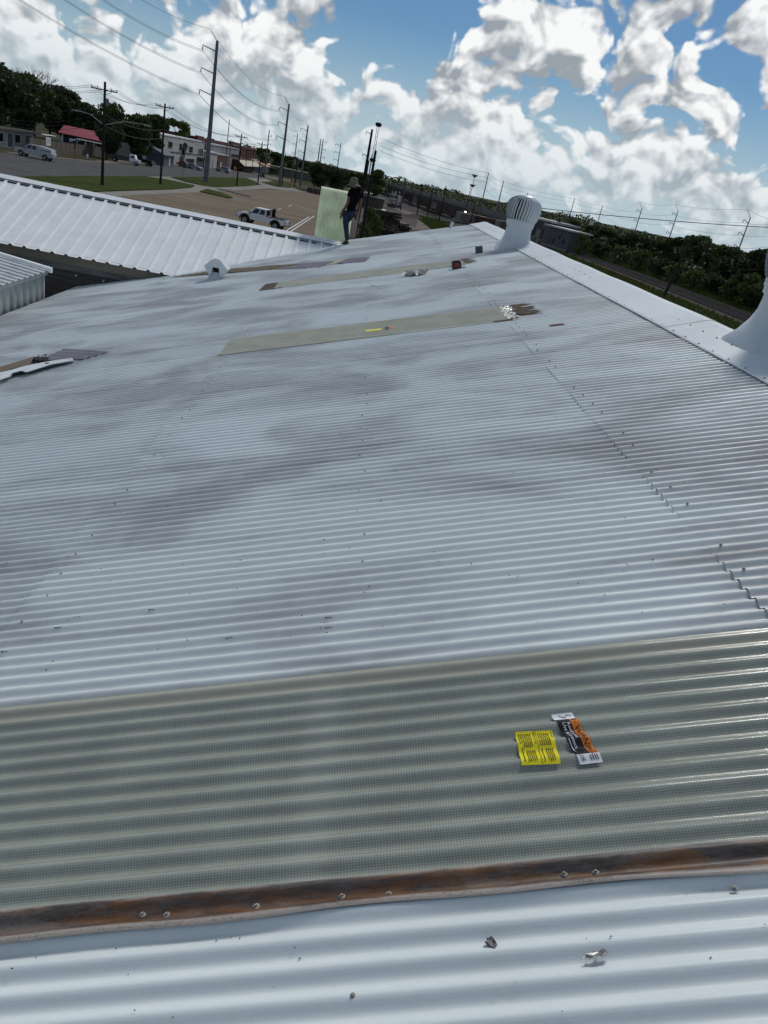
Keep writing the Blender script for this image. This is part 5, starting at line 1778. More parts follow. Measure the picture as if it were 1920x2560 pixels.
# two-storey cream building
ya, za = yz(400, 334); yb, zb_ = yz(511, 358)
z1 = (za + zb_) / 2; g0 = terrain_z(yb, FX) - .3
t = bld('cream_building', 'two-storey cream stucco building with dark windows beside the street', (FX - 6, (ya + yb) / 2, g0))
bx(t, 'wall', (FX - 14, ya, g0), (FX, yb, z1), M['stucco'])
bx(t, 'roof_edge', (FX - 14.2, ya - .2, z1), (FX + .15, yb + .15, z1 + .28), M['white'])
bx(t, 'string_course', (FX + .002, ya, (z1 + g0) / 2 - .1), (FX + .12, yb, (z1 + g0) / 2 + .12), M['loco'])
for (a, b_, c, d) in ((421, 354, 430, 370), (449, 359, 454, 376), (473, 366, 481, 382)):
    y0, zt = yz(a, b_); y1, zl = yz(c, d); fac(t, FX + .02, y0, y1, zl, zt, 'window', M['glass'], frame=M['stucco'])
for x in (496.5, 501, 505):
    y0, zt = yz(x, 372); y1, zl = yz(x + 1.8, 387); fac(t, FX + .02, y0, y1, zl, zt, 'window', M['glass'])
y0, zt = yz(465, 396); y1, zl = yz(484, 411); fac(t, FX + .02, y0, y1, zl, zt, 'shop_window', M['glass'], frame=M['stucco'])
for x in (449, 455):
    y0, zt = yz(x, 391); y1, zl = yz(x + 5, 410); fac(t, FX + .02, y0, y1, zl, zt, 'door', M['loco'])
y0, zt = yz(493, 392); y1, zl = yz(512, 402); bx(t, 'awning', (FX + .01, y0, zl), (FX + 1.8, y1, zt), M['loco'])
# blue-grey cottage front of it
p = at_depth(420, 405, 188)
t = bld('blue_cottage', 'low blue-grey cottage with a pale gable left of the cream building', (p.x - 3, p.y, terrain_z(p.y, p.x)))
zc = terrain_z(p.y, p.x)
bx(t, 'wall', (p.x - 8, p.y - 4, zc), (p.x, p.y + 6, zc + 2.6), M['bluewall'])
b = MB(); L = Vector(t.location)
b.prism([(-8.4, 2.55), (.4, 2.55), (-4, 4.2)], -4.4, 6.4, 'y', Matrix.Translation(Vector((p.x, p.y, zc)) - L)); b.build('roof', M['bluewall'], t)
bx(t, 'door', (p.x - .01, p.y + 1, zc + .1), (p.x + .05, p.y + 2, zc + 2.1), M['white'])
bx(t, 'window', (p.x - .01, p.y + 3.2, zc + 1), (p.x + .05, p.y + 4.6, zc + 2), M['glass'])
# low white front + brick front
yA, zA = yz(512, 380); yB, zB = yz(545, 385); g0 = terrain_z(yB, FX) - .4
t = bld('white_shop', 'low white shop front right of the cream building', (FX - 5, (yA + yB) / 2, g0))
bx(t, 'wall', (FX - 12, yA + .3, g0), (FX - .2, yB, zA), M['stucco']); bx(t, 'roof_edge', (FX - 12, yA + .3, zA), (FX + .1, yB, zA + .3), M['white'])
for x in (524, 532): y0, zt = yz(x, 400); fac(t, FX - .18, y0, y0 + 2.5, g0 + .6, g0 + 3.0, 'shop_window', M['greywall'])
yC, zC = yz(573, 392)
t = bld('brick_shop', 'small dark brick shop behind the silver SUV', (FX - 5, (yB + yC) / 2, g0))
bx(t, 'wall', (FX - 12, yB + .05, g0 - .3), (FX - .3, yC, zC + .2), M['brick']); bx(t, 'roof_edge', (FX - 12, yB + .05, zC + .2), (FX - .1, yC + .1, zC + .5), M['roofgrey'])
y0, zt = yz(546, 405); fac(t, FX - .28, y0, y0 + 2, g0 + .8, g0 + 2.6, 'window', M['glass']); fac(t, FX - .28, y0 + 6, y0 + 8, g0 + .3, g0 + 2.6, 'door', M['white'])
# grey two-storey
X2 = -60.0
yA, zA = yz(519, 358, X2); yB, zB = yz(598, 376, X2); g0 = terrain_z(yB, X2) - .5
t = bld('grey_hall', 'long pale grey two-storey hall behind the small shop fronts', (X2 - 6, (yA + yB) / 2, g0))
bx(t, 'wall', (X2 - 10, yA, g0), (X2, yB, (zA + zB) / 2), M['greywall']); bx(t, 'roof_edge', (X2 - 10.1, yA - .1, (zA + zB) / 2), (X2 + .2, yB + .2, (zA + zB) / 2 + .35), M['roofgrey'])
y0, zt = yz(578, 385, X2); y1, zl = yz(597, 394, X2); fac(t, X2 + .02, y0, y1, zl - .2, zt, 'window', M['glass'], frame=M['greywall'])
y0, zt = yz(544, 382, X2); fac(t, X2 + .02, y0, y0 + 2.5, zt - 1.5, zt, 'window', M['glass']); fac(t, X2 + .02, y0 + 14, y0 + 17, zt - 1.6, zt - .1, 'window', M['glass'])
y0, zt = yz(587, 410, X2); fac(t, X2 + .02, y0, y0 + 6, g0 + .3, g0 + 3.2, 'door', M['loco'])
# big brick block behind
X3 = -70.0
yA, zA = yz(494, 340, X3); yB, zB = yz(640, 378, X3)
t = bld('brick_block', 'long dark red brick block with a stepped parapet behind the street', (X3 - 8, (yA + yB) / 2, -3))
bx(t, 'wall', (X3 - 20, yA, -4), (X3, yB, zA - .3), M['brick']); 
for (a, b_, h) in ((yA, yA + 12, .5), (yA + 22, yA + 34, .5), (yA + 75, yA + 105, 1.0)): bx(t, 'parapet', (X3 - 1, a, zA - .3), (X3 + .1, b_, zA - .3 + h), M['brick'])
bx(t, 'cornice', (X3 + .002, yA, zA - 1.5), (X3 + .25, yB, zA - 1.2), M['brick'])
for k in range(9):
    fac(t, X3 + .02, yA + 90 + k * 9, yA + 92.5 + k * 9, zA - 5, zA - 2.6, 'window', M['glass'], frame=M['brick'])
bx(t, 'sign_panel', (X3 + .26, yA + 80, zA - 1.1), (X3 + .4, yA + 100, zA - .2), M['fence'])
# beige awning shops
yA, zA = yz(598, 400); yB, zB = yz(642, 409); g0 = terrain_z(yA, FX) - .4
t = bld('awning_shop', 'dark shop front under a long beige awning at the end of the street', (FX - 5, (yA + yB) / 2, g0))
bx(t, 'wall', (FX - 10, yA, g0), (FX - .5, yB, zA), M['brick'])
b = MB(); L = Vector(t.location); b.prism([(FX - .5, zA), (FX + 2.5, zA - 1.9), (FX + 2.5, zA - 2.05), (FX - .5, zA - .3)], yA, yB, 'y', Matrix.Translation(-L)); b.build('awning', M['beige'], t)
for k in range(7):
    fac(t, FX - .48, yA + 2 + k * 7, yA + 7 + k * 7, g0 + .5, g0 + 2.6, 'shop_window', M['glass'])
for k in range(9):
    bx(t, 'post', (FX + 2.3, yA + k * 6, g0), (FX + 2.4, yA + .12 + k * 6, zA - 1.95), M['loco'])
# salmon-roofed building
yA, zA = yz(668, 405); yB = yA + 45
t = bld('salmon_roof_building', 'distant building with a bright salmon sloping roof', (FX - 4, (yA + yB) / 2, -4))
bx(t, 'wall', (FX - 9, yA - 10, -5), (FX, yB, zA - 2.2), M['greywall'])
b = MB(); L = Vector(t.location); b.add([Vector(q) - L for q in ((FX - 9, yA, zA), (FX + .5, yA, zA - 2.3), (FX + .5, yB, zA - 2.3), (FX - 9, yB, zA))], [(0, 1, 2, 3)]); b.add([Vector(q) - L for q in ((FX + .6, yA - .5, zA - 2.2), (FX - 9, yA - .5, zA + .1), (FX - 9, yA - .5, -5), (FX + .6, yA - .5, -5))], [(0, 1, 2, 3)]); b.build('roof', M['salmon'], t)
for k in range(5): bx(t, 'canopy', (FX + .6, yA + 2 + k * 9, zA - 2.6), (FX + 4, yA + 9 + k * 9, zA - 2.45), M['loco'])
# brown low wall/fence at the end of the street
q = at_depth(740, 440, 420)
t = bld('long_brown_building', 'long low brown building closing the end of the street', (q.x, q.y + 20, -6))
bx(t, 'wall', (q.x - 16, q.y, -6), (q.x + 22, q.y + 8, -6 + 6.5), M['fence']); bx(t, 'roof_edge', (q.x - 16.3, q.y - .3, .5), (q.x + 22.3, q.y + 8, .9), M['beige'])
for k in range(8): bx(t, 'door', (q.x - 14 + k * 4.5, q.y - .1, -6), (q.x - 12 + k * 4.5, q.y - .01, -3.4), M['loco'])
# pink-roofed house: its long roof slope faces us
HY = 190.0
e0, e1 = at_Y(149, 331, HY), at_Y(262, 356, HY); r0 = at_Y(143, 308, HY + 3.6)
ze = (e0.z + e1.z) / 2; zr = r0.z - .2
t = bld('pink_roof_house', 'dark navy house with a faded pink-red metal roof behind the fence', ((e0.x + e1.x) / 2, HY + 3.6, -.4))
L = Vector(t.location)
bx(t, 'wall', (e0.x + .5, HY + .5, -.6), (e1.x, HY + 6.8, ze), M['navy'])
b = MB(); b.prism([(HY - .1, ze - .08), (HY + 3.6, zr), (HY + 7.3, ze - .08), (HY + 7.3, ze + .06), (HY + 3.6, zr + .16), (HY - .1, ze + .06)], e0.x - .3, e1.x + .4, 'x', Matrix.Translation(-L)); b.build('roof', M['pinkroof'], t)
for k in range(14):
    xx = e0.x + .2 + k * (e1.x - e0.x) / 14
    b = MB(); b.prism([(HY - .11, ze + .06), (HY + 3.6, zr + .165), (HY + 3.6, zr + .215), (HY - .11, ze + .11)], xx, xx + .06, 'x', Matrix.Translation(-L)); b.build('roof_seam', M['pinkroof'], t)
bx(t, 'corner_trim', (e0.x + .4, HY + .38, -.6), (e0.x + .62, HY + .49, ze - .1), M['white'])
def front(x0, y0, x1, y1, nm, m_, fr=None):
    a_ = at_Y(x0, y0, HY + .45); c_ = at_Y(x1, y1, HY + .45)
    w = bx(t, nm, (a_.x, HY + .44, c_.z), (c_.x, HY + .49, a_.z), m_)
    if fr:
        for (lo, hi) in (((a_.x - .12, c_.z - .12), (c_.x + .12, c_.z)), ((a_.x - .12, a_.z), (c_.x + .12, a_.z + .12)), ((a_.x - .12, c_.z), (a_.x, a_.z)), ((c_.x, c_.z), (c_.x + .12, a_.z))):
            b = MB(); b.box2(Vector((lo[0], HY + .40, lo[1])) - L, Vector((hi[0], HY + .485, hi[1])) - L); b.build('frame', fr, w)
front(175, 347, 180, 353, 'window', M['glass'], M['white'])
for x in (212, 224, 236): front(x, 358 + (x - 212) * .2, x + 5, 365 + (x - 212) * .2, 'window', M['glass'], M['white'])
p0 = at_Y(191, 346, HY - 1.6); p1 = at_Y(258, 362, HY - 1.6); pz = (p0.z + p1.z) / 2
bx(t, 'porch_roof', (p0.x, HY - 1.8, pz - .08), (p1.x, HY + .43, pz + .10), M['white'])
for k in range(4): bx(t, 'porch_post', (p0.x + .2 + k * (p1.x - p0.x - .5) / 3, HY - 1.7, -.5), (p0.x + .32 + k * (p1.x - p0.x - .5) / 3, HY - 1.58, pz - .09), M['white'])
# board fence: each panel
XF = -60.0
fn = empty('board_fence', (XF, 168, -.4)); tag(fn, 'tall tan board fence before the pink-roofed house', 'fence')
y = 146.0
while y < 190:
    zt = 2.1 - (y - 146) * .014
    b = MB(); b.box2((XF - .03, y + .03, terrain_z(y, XF) - .1), (XF + .03, y + 2.37, zt)); b.v = [tuple(Vector(q) - Vector(fn.location)) for q in b.v]; b.build('fence_panel', M['fence'], fn)
    b = MB(); b.box2((XF - .06, y - .06, terrain_z(y, XF) - .1), (XF + .06, y + .028, zt + .06)); b.v = [tuple(Vector(q) - Vector(fn.location)) for q in b.v]; b.build('fence_post', M['fence'], fn)
    y += 2.4
# small white shop at left edge
XS = -63.0
ya, za = yz(-30, 322, XS); yb, zb_ = yz(85, 345, XS)
t = bld('white_shop_left', 'small white shop with a glazed door under the trees at the left edge', (XS - 4, (ya + yb) / 2, 0))
bx(t, 'wall', (XS - 7, ya, -.3), (XS, yb, 2.7), M['stucco'])
bx(t, 'roof', (XS - 7.3, ya - .3, 2.7), (XS + 1.2, yb + .4, 2.95), M['loco'])
y0, zt = yz(17, 336, XS); y1, zl = yz(31, 372, XS); w = fac(t, XS + .02, y0, y1, .05, 2.2, 'door', M['bluewall'], frame=M['white'])
for (a, c) in ((36, 50), (-10, 8)): 
    y0, zt = yz(a, 340, XS); y1, zl = yz(c, 360, XS); fac(t, XS + .02, y0, y1, .8, 2.1, 'window', M['glass'], frame=M['white'])
y0, zt = yz(62, 345, XS); y1, zl = yz(78, 372, XS); fac(t, XS + .02, y0, y1, .1, 2.2, 'doorway', M['fence'], frame=M['white'])
bx(t, 'tin_canopy', (XS + .3, yb + 1, 2.65), (XS + 1.6, yb + 6.5, 2.75), M['white'])
# sign board on posts
q = at_X(121, 350, -58.5); sb_ = empty('notice_board', (q.x, q.y, terrain_z(q.y, q.x))); tag(sb_, 'pale board sign on two posts behind the white work truck', 'sign')
b = MB(); b.box((0, 0, 2.05), (.08, 2.1, 1.35)); b.build('board', M['white'], sb_)
for s in (-.95, .95): b = MB(); b.box((-.06, s, 1.2), (.1, .1, 2.4)); b.build('post', M['greywall'], sb_)
b = MB(); b.box((.045, 0, 2.35), (.01, 1.3, .12)); b.box((.045, 0, 2.05), (.01, 1.6, .08)); b.box((.045, 0, 1.8), (.01, 1.1, .07)); b.build('faded_lines', M['greywall'], sb_)
# hydrant, signs
p = G(218, 398); hy = empty('fire_hydrant', p); tag(hy, 'white fire hydrant on the far pavement before the fence', 'hydrant')
b = MB(); b.lathe([(.16, 0), (.16, .06), (.11, .08), (.11, .55), (.15, .57), (.15, .62), (.10, .72), (.04, .80), (.04, .86), (.001, .87)], 12); b.v = [tuple(Vector(q) * 1.15) for q in b.v]; b.build('barrel', M['white'], hy)
b = MB(); b.tube((-.22, 0, .55), (.22, 0, .55), .07, .07, 8); b.tube((0, -.2, .55), (0, .05, .55), .08, .08, 8); b.build('outlet', M['white'], hy)
b = MB(); b.lathe([(.25, 0), (.25, .08), (.18, .1)], 12); b.build('base_flange', M['blacklab'], hy)
def signpost(name, px, py, dep_pt, zt, plates, label, m_post=None):
    p = G(px, py); t = empty(name, p); tag(t, label, 'road sign')
    b = MB(); b.tube((0, 0, 0), (0, 0, zt), .04, .04, 6); b.build('post', m_post or M['loco'], t)
    for (y, z, w, h, mm, rot) in plates:
        b = MB(); b.box((0, 0, 0), (w, .03, h), Matrix.Translation((y, -.06, z)) @ Matrix.Rotation(rot, 4, 'Y')); b.build('plate', mm, t)
    return t
signpost('street_sign', 187, 404, None, 3.6, [(-.35, 3.4, .95, .22, M['white'], -.15), (.45, 3.55, .9, .22, M['greywall'], .1), (0, 2.6, .30, 1.1, M['loco'], 0)], 'dark post with two pale street name plates by the far kerb')
signpost('twin_sign', 455, 458, None, 3.4, [(-.42, 3.0, .62, .75, M['loco'], 0), (.28, 2.9, .62, .75, M['loco'], 0)], 'post with two dark sign backs on the first lawn')
signpost('diamond_sign', 582, 452, None, 3.4, [(.3, 3.0, .62, .62, M['sign_yellow'], math.pi / 4)], 'yellow diamond warning sign on the lawn by the steel pole', M['steelpole'])

# ------------------------------------------------------------------ poles and wires
WIRE_PTS = {}
GU = 'timber utility poles'
GS = 'tall steel transmission poles'


def timber_pole(key, base, top_px, label, arms=((-.35, 2.3),), r=.17, lamp=None, rz=0.0, kit=False, cat='utility pole', lean=None):
    h = height_at(base, *top_px) - base.z
    t = empty('utility_pole', base, rz); tag(t, label, cat, GU)
    top = Vector((0, 0, h)) if lean is None else lean
    b = MB(); b.tube((0, 0, -.3), top, r, r * .72, 10); b.build('shaft', M['pole'], t)
    tips = []
    for (dz, w) in arms:
        b = MB(); b.box((0, -.16, h + dz), (w, .10, .13))
        for s in (-1, 1):
            b.tube((s * .1, -.16, h + dz - .55), (s * w * .32, -.16, h + dz - .05), .025, .025, 5)
        b.build('crossarm', M['pole'], t)
        for s in (-.48, -.26, .26, .48):
            b = MB(); b.lathe([(.05, 0), (.065, .05), (.05, .10), (.06, .15), (.03, .22)], 8, Matrix.Translation((s * w, -.16, h + dz + .06))); b.build('insulator', M['insul'], t)
            tips.append(Matrix.Translation(base) @ Matrix.Rotation(rz, 4, 'Z') @ Vector((s * w, -.16, h + dz + .28)))
    if kit:
        b = MB(); b.lathe([(.20, 0), (.22, .1), (.22, .75), (.16, .85)], 10, Matrix.Translation((.36, -.1, h - 2.6))); b.build('transformer', M['steelpole'], t)
    if lamp:
        for (dx, dy, dz) in lamp:
            e = Vector((dx, dy, dz))
            b = MB(); b.path([(0, 0, e.z - 1.0), (dx * .5, dy * .5, e.z - .15), (dx, dy, e.z)], .045, 6); b.build('lamp_arm', M['roofgrey'], t)
            b = MB(); b.box((dx * 1.08, dy * 1.08, e.z - .04), (.65, .26, .13)); b.build('lamp_head', M['roofgrey'], t)
    WIRE_PTS[key] = tips
    return t


def steel_pole(key, base, top_px, label, side=-1, n=3, drop=(1.6, 4.6), r=.42, arm=2.3, spike=True, rz=0.0, mat_=None, armlean=.55):
    h = height_at(base, *top_px) - base.z
    t = empty('transmission_pole', base, rz); tag(t, label, 'power pole', GS)
    b = MB(); b.tube((0, 0, -.3), (0, 0, h), r, r * .5, 12); b.build('shaft', mat_ or M['steelpole'], t)
    tips = []
    for k in range(n):
        z = h - drop[0] - k * drop[1]
        a = Vector((side * r * .5, 0, z - .35)); e = Vector((side * arm, 0, z + armlean * .35))
        b = MB(); b.tube(a, e, .10, .07, 6)
        b.tube(e, e + Vector((0, 0, -.5)), .05, .05, 5); b.build('arm', mat_ or M['steelpole'], t)
        b = MB(); b.lathe([(.10, 0), (.10, -.1), (.06, -.14), (.10, -.2), (.10, -.3), (.06, -.34), (.10, -.4), (.10, -.5)], 8, Matrix.Translation(e + Vector((0, 0, -.3)))); b.build('insulator', M['insul'], t)
        tips.append(Matrix.Translation(base) @ Matrix.Rotation(rz, 4, 'Z') @ (e + Vector((0, 0, -.8))))
    if spike:
        b = MB(); b.tube((0, 0, h - .2), (side * 1.5, 0, h + 1.6), .06, .04, 5); b.build('shield_arm', mat_ or M['steelpole'], t)
        tips.append(Matrix.Translation(base) @ Matrix.Rotation(rz, 4, 'Z') @ Vector((side * 1.5, 0, h + 1.6)))
    WIRE_PTS[key] = tips
    return t


def wire(a, c, sag, r=.022, label='', name='power_line', n=16, group='overhead wires'):
    pts = []
    for i in range(n + 1):
        s = i / n
        p = Vector(a) * (1 - s) + Vector(c) * s
        p.z -= sag * 4 * s * (1 - s)
        pts.append(p)
    b = MB(); b.path(pts, r, 4); o = b.build(name, M['wire'])
    return tag(o, label, 'wire', group)


# street poles, near to far
pA = G(255.2, 465.8); pB = G(400.7, 462.9)
timber_pole('A', pA, (261.3, 203.9), 'nearest timber pole with a crossarm and street lamp on the first lawn, left', ((-.9, 3.3),), r=.20, lamp=((-3.4, .0, 8.0), (4.6, 1.0, 8.0)), rz=-.15, kit=True)
timber_pole('B', pB, (413.8, 258.9), 'timber pole with two crossarms on the right end of the first lawn', ((-.5, 2.6), (-2.0, 2.4)), r=.18, rz=.1)
def pole_at(px, py, dep):
    p = at_depth(px, py, dep); return Vector((p.x, p.y, terrain_z(p.y, p.x)))
pC = pole_at(591.4, 464.8, 160); pD = pole_at(644, 463.5, 192); pE = pole_at(736, 462.6, 250); pF = pole_at(704.5, 461.8, 225)
timber_pole('C', pC, (604.9, 335), 'timber pole with a crossarm on the second lawn right of the yellow sign', ((-.6, 2.5),), rz=.1)
timber_pole('D', pD, (656, 355), 'timber pole with a crossarm left of the second steel pole', ((-.6, 2.3),), rz=.1)
timber_pole('E', pE, (745.5, 391), 'short timber pole between the second and third steel poles', ((-.6, 2.0),), rz=.1)
timber_pole('F', pF, (713, 384), 'slim timber pole just right of the second steel pole', ((-.6, 1.8),), rz=.1)
for key, (bx_, by_, dep, tx, ty, lab) in dict(
        H=(508.7, 424.6, 215, 513.8, 348.7, 'thin pole at the corner of the cream building'),
        I=(571, 419.6, 270, 572.5, 347, 'thin pole with a crossarm before the grey hall'),
        J=(629, 433, 330, 634, 362, 'far thin pole before the beige awning'),
        K=(613, 428, 320, 616.7, 360, 'far thin pole left of the beige awning end')).items():
    timber_pole(key, pole_at(bx_, by_, dep), (tx, ty), lab, ((-.7, 2.2),), r=.14)
# steel transmission line
T1 = pole_at(514, 460, 148); T2 = pole_at(698, 466, 212); T3 = pole_at(751, 461, 268)
steel_pole('T1', T1, (549.8, 103), 'tallest steel transmission pole on the left, on the second lawn', side=-1, n=3, drop=(1.4, 3.7), r=.50, arm=2.6)
steel_pole('T2', T2, (721, 259), 'second steel transmission pole with three arms at the end of the lot', side=-1, n=3, drop=(1.4, 3.6), r=.46, arm=2.4)
steel_pole('T3', T3, (771, 314), 'third steel transmission pole with three arms right of the second', side=-1, n=3, drop=(1.4, 3.6), r=.44, arm=2.4)
steel_pole('S1', pole_at(562.7, 419.6, 300), (569, 298), 'bare thin steel pole behind the grey hall', n=0, spike=False, r=.26)
steel_pole('S2', pole_at(660, 445, 300), (676, 325), 'steel pole left of the second transmission pole, farther off', side=1, n=2, drop=(2, 3), r=.34, arm=1.2, spike=False)
steel_pole('S3', pole_at(731, 440, 340), (742, 333), 'steel pole with short arms between second and third transmission poles', side=-1, n=3, drop=(1.2, 3.4), r=.32, arm=1.5)
steel_pole('S4', pole_at(788, 450, 320), (799.6, 347), 'left one of a close pair of steel poles above the round tree', n=0, spike=False, r=.34)
steel_pole('S5', pole_at(794, 450, 320), (804, 347), 'right one of a close pair of steel poles above the round tree', side=1, n=3, drop=(.8, 3.0), r=.34, arm=1.6, spike=False)
steel_pole('S6', pole_at(838, 455, 330), (848.8, 357), 'steel pole with arms right of the close pair', side=-1, n=3, drop=(.8, 3.0), r=.30, arm=2.2, spike=False)
steel_pole('S7', pole_at(905, 480, 225), (938.5, 324.8), 'thick dark steel pole with many short arms left of the lattice mast', side=-1, n=3, drop=(1.0, 6.0), r=.62, arm=1.6, spike=False, mat_=M['pole'])
# tall dark pole right behind the roof end, with conduit
pT = pole_at(903, 594, 76)
timber_pole('T', pT, (943.7, 377), 'tall dark double timber pole close behind the roof end beside the man', (), r=.17)
t = [o for o in bpy.data.objects if o.get('label', '').startswith('tall dark double')][0]
hT = height_at(pT, 943.7, 377)
b = MB(); b.tube((-.55, .3, -.3), (-.50, .3, hT - 1.0), .06, .06, 8); b.build('conduit', M['pole'], t)
b = MB(); b.tube((-.30, .2, hT * .45), (-.28, .2, hT - .4), .04, .04, 6); b.build('cable', M['pole'], t)
# lattice light mast
pM = pole_at(915, 500, 200); hM = height_at(pM, 948, 317.6) - pM.z
t = empty('lattice_mast', pM); tag(t, 'slim lattice mast with lamp clusters behind the tall dark pole', 'mast')
for i, (sx, sy) in enumerate(((-.3, -.3), (.3, -.3), (.3, .3), (-.3, .3))):
    b = MB(); b.tube((sx, sy, 0), (sx * .8, sy * .8, hM), .06, .06, 5); b.build('leg', M['steelpole'], t)
b = MB(); z = 0; k = 0
while z < hM - 1.0:
    s = 1 if k % 2 else -1
    b.tube((-.28 * s, -.28, z), (.28 * s, -.28, z + 1.0), .04, .04, 4, False); b.tube((-.28, -.28 * s, z), (-.28, .28 * s, z + 1.0), .04, .04, 4, False)
    z += 1.0; k += 1
b.build('bracing', M['steelpole'], t)
for zz in (hM, hM - 8.5):
    b = MB(); b.lathe([(.5, 0), (.9, .5), (.7, .9), (.3, 1.0)], 10, Matrix.Translation((0, 0, zz))); b.build('lamp_cluster', M['pole'], t)
b = MB(); b.lathe([(.8, 0), (.8, .12), (.2, .12)], 10, Matrix.Translation((0, 0, hM - 16))); b.build('platform', M['steelpole'], t)

# wires of the transmission line: off frame to T1, T1-T2, T2-T3, T3 on
def line_set(a, c, sag, r, lab, twin=.0):
    words = ['top', 'second', 'third', 'fourth', 'fifth']
    for i in range(min(len(WIRE_PTS[a]), len(WIRE_PTS[c]))):
        wire(WIRE_PTS[a][i], WIRE_PTS[c][i], sag, r, '%s wire %s' % (words[i], lab))
        if twin and i < 3:
            wire(WIRE_PTS[a][i] + Vector((twin, 0, -twin)), WIRE_PTS[c][i] + Vector((twin, 0, -twin)), sag, r, 'twin just below the %s wire %s' % (words[i], lab))
nearpts = [at_depth(-60 + 0, -330, 70), at_depth(-60, -180, 70), at_depth(-60, -60, 70), at_depth(250, -330, 70)]
nearpts = []
for (x0, y0) in ((290, 0), (190, 0), (65, 0), (375, 0)):
    nearpts.append(at_depth(x0 - 210, y0 - 130, 92))
WIRE_PTS['N'] = nearpts
line_set('N', 'T1', 1.2, .030, 'running from the top left to the tallest steel pole', .30)
line_set('T1', 'T2', 2.6, .030, 'sagging between the first and second steel poles', .30)
line_set('T2', 'T3', 2.2, .035, 'between the second and third steel poles')
line_set('T3', 'S5', 2.0, .035, 'beyond the third steel pole')
# distribution wires
WIRE_PTS['N2'] = [at_depth(-40, y, 95) for y in (165, 172, 180, 186)]
line_set('N2', 'A', 1.0, .018, 'from the left edge to the nearest crossarm pole')
line_set('A', 'B', .9, .020, 'between the two nearest crossarm poles')
line_set('B', 'C', 1.4, .022, 'between the second and third crossarm poles')
line_set('C', 'D', 1.0, .024, 'between the third and fourth crossarm poles')
for k, (y0, y1, dz) in enumerate(((292, 300, 9.4), (316, 322, 8.3), (322, 330, 7.7), (330, 342, 7.2))):
    a = at_depth(-30, y0 - 30, 88); c = pA + Vector((0, 0, dz))
    wire(a, c, .9, .020, ('upper', 'second', 'third', 'lowest')[k] + ' cable from the left edge to the nearest timber pole shaft')
for k, dz in enumerate((8.2, 7.0)):
    wire(pA + Vector((0, 0, dz)), pB + Vector((0, 0, dz - .3)), .7, .025, ('upper', 'lower')[k] + ' cable between the shafts of the two nearest timber poles')
    wire(pB + Vector((0, 0, dz - .3)), pC + Vector((0, 0, dz - 1)), 1.0, .025, ('upper', 'lower')[k] + ' cable between the shafts of the second and third timber poles')
    wire(pC + Vector((0, 0, dz - 1)), pD + Vector((0, 0, dz - 1)), .8, .025, ('upper', 'lower')[k] + ' cable between the shafts of the third and fourth timber poles')

# ------------------------------------------------------------------ right-hand lines
rp_specs = [  # top px, foot px, depth, side arms
    ((1222.9, 431.8), (1196, 545), 270, 0, 'tall bare pole left of the far turbine vent'), ((1257.5, 452), (1230, 575), 250, 0, 'pale tall pole just left of the far turbine vent'),
    ((1437, 496), (1408, 600), 330, 0, 'thin pole above the dark metal building'), ((1506, 513.7), (1478, 612), 340, 0, 'thin pole right of the red-topped tower'),
    ((1598, 518), (1568, 640), 260, -1, 'pole with short arms, third from the right edge'), ((1689, 525), (1655, 650), 250, -1, 'pole with short arms, second from the right edge'), ((1866, 541), (1822, 690), 190, -1, 'pole with short arms nearest to the right edge')]
keys = []
for k, (tp_, ft, dep, side, lab) in enumerate(rp_specs):
    base = pole_at(ft[0], ft[1], dep)
    key = 'R%d' % k; keys.append(key)
    h = height_at(base, *tp_) - base.z
    if side:
        steel_pole(key, base, tp_, lab, side=-1, n=3, drop=(1.0, 3.0), r=.24, arm=1.5, spike=True)
    else:
        steel_pole(key, base, tp_, lab, side=1, n=0, r=.26, spike=False)
        WIRE_PTS[key] = [base + Vector((0, 0, h - q)) for q in (.1, 1.6, 3.2, 5.4)]
for k, (a, c) in enumerate(((0, 1), (1, 2), (2, 3), (3, 4), (4, 5), (5, 6))):
    line_set(keys[a], keys[c], .6, .026, ('between the two tall bare poles', 'crossing behind the far turbine vent', 'between the two thin poles', 'from the thin pole to the armed poles', 'between the first armed poles', 'between the last armed poles')[k])
WIRE_PTS['RE'] = [at_depth(2000, y, 170) for y in (548, 575, 600, 560)]
line_set('R6', 'RE', .8, .028, 'leaving the right edge')
wire(at_depth(1340, 519, 130), at_depth(1990, 572, 118), .35, .055, 'thick cable crossing the sky on the right', n=20)
for k, (y0, y1) in enumerate(((345, 441), (365, 462), (378, 480))):
    wire(at_depth(952, y0, 205), WIRE_PTS['R0'][k], 1.0, .040, ('top', 'middle', 'lowest')[k] + ' long wire from the lattice mast to the tall bare poles')
# leaning pole by the tracks
p = pole_at(1658, 742, 103); e = at_depth(1733, 588, 104)
t = empty('leaning_pole', p); tag(t, 'dark leaning timber pole between the roof and the tracks', 'utility pole')
b = MB(); b.tube((0, 0, -.3), e - p, .22, .14, 10); b.build('shaft', M['pole'], t)
wire(e, at_depth(1960, 660, 108), 2.4, .025, 'slack wire hanging from the leaning pole')

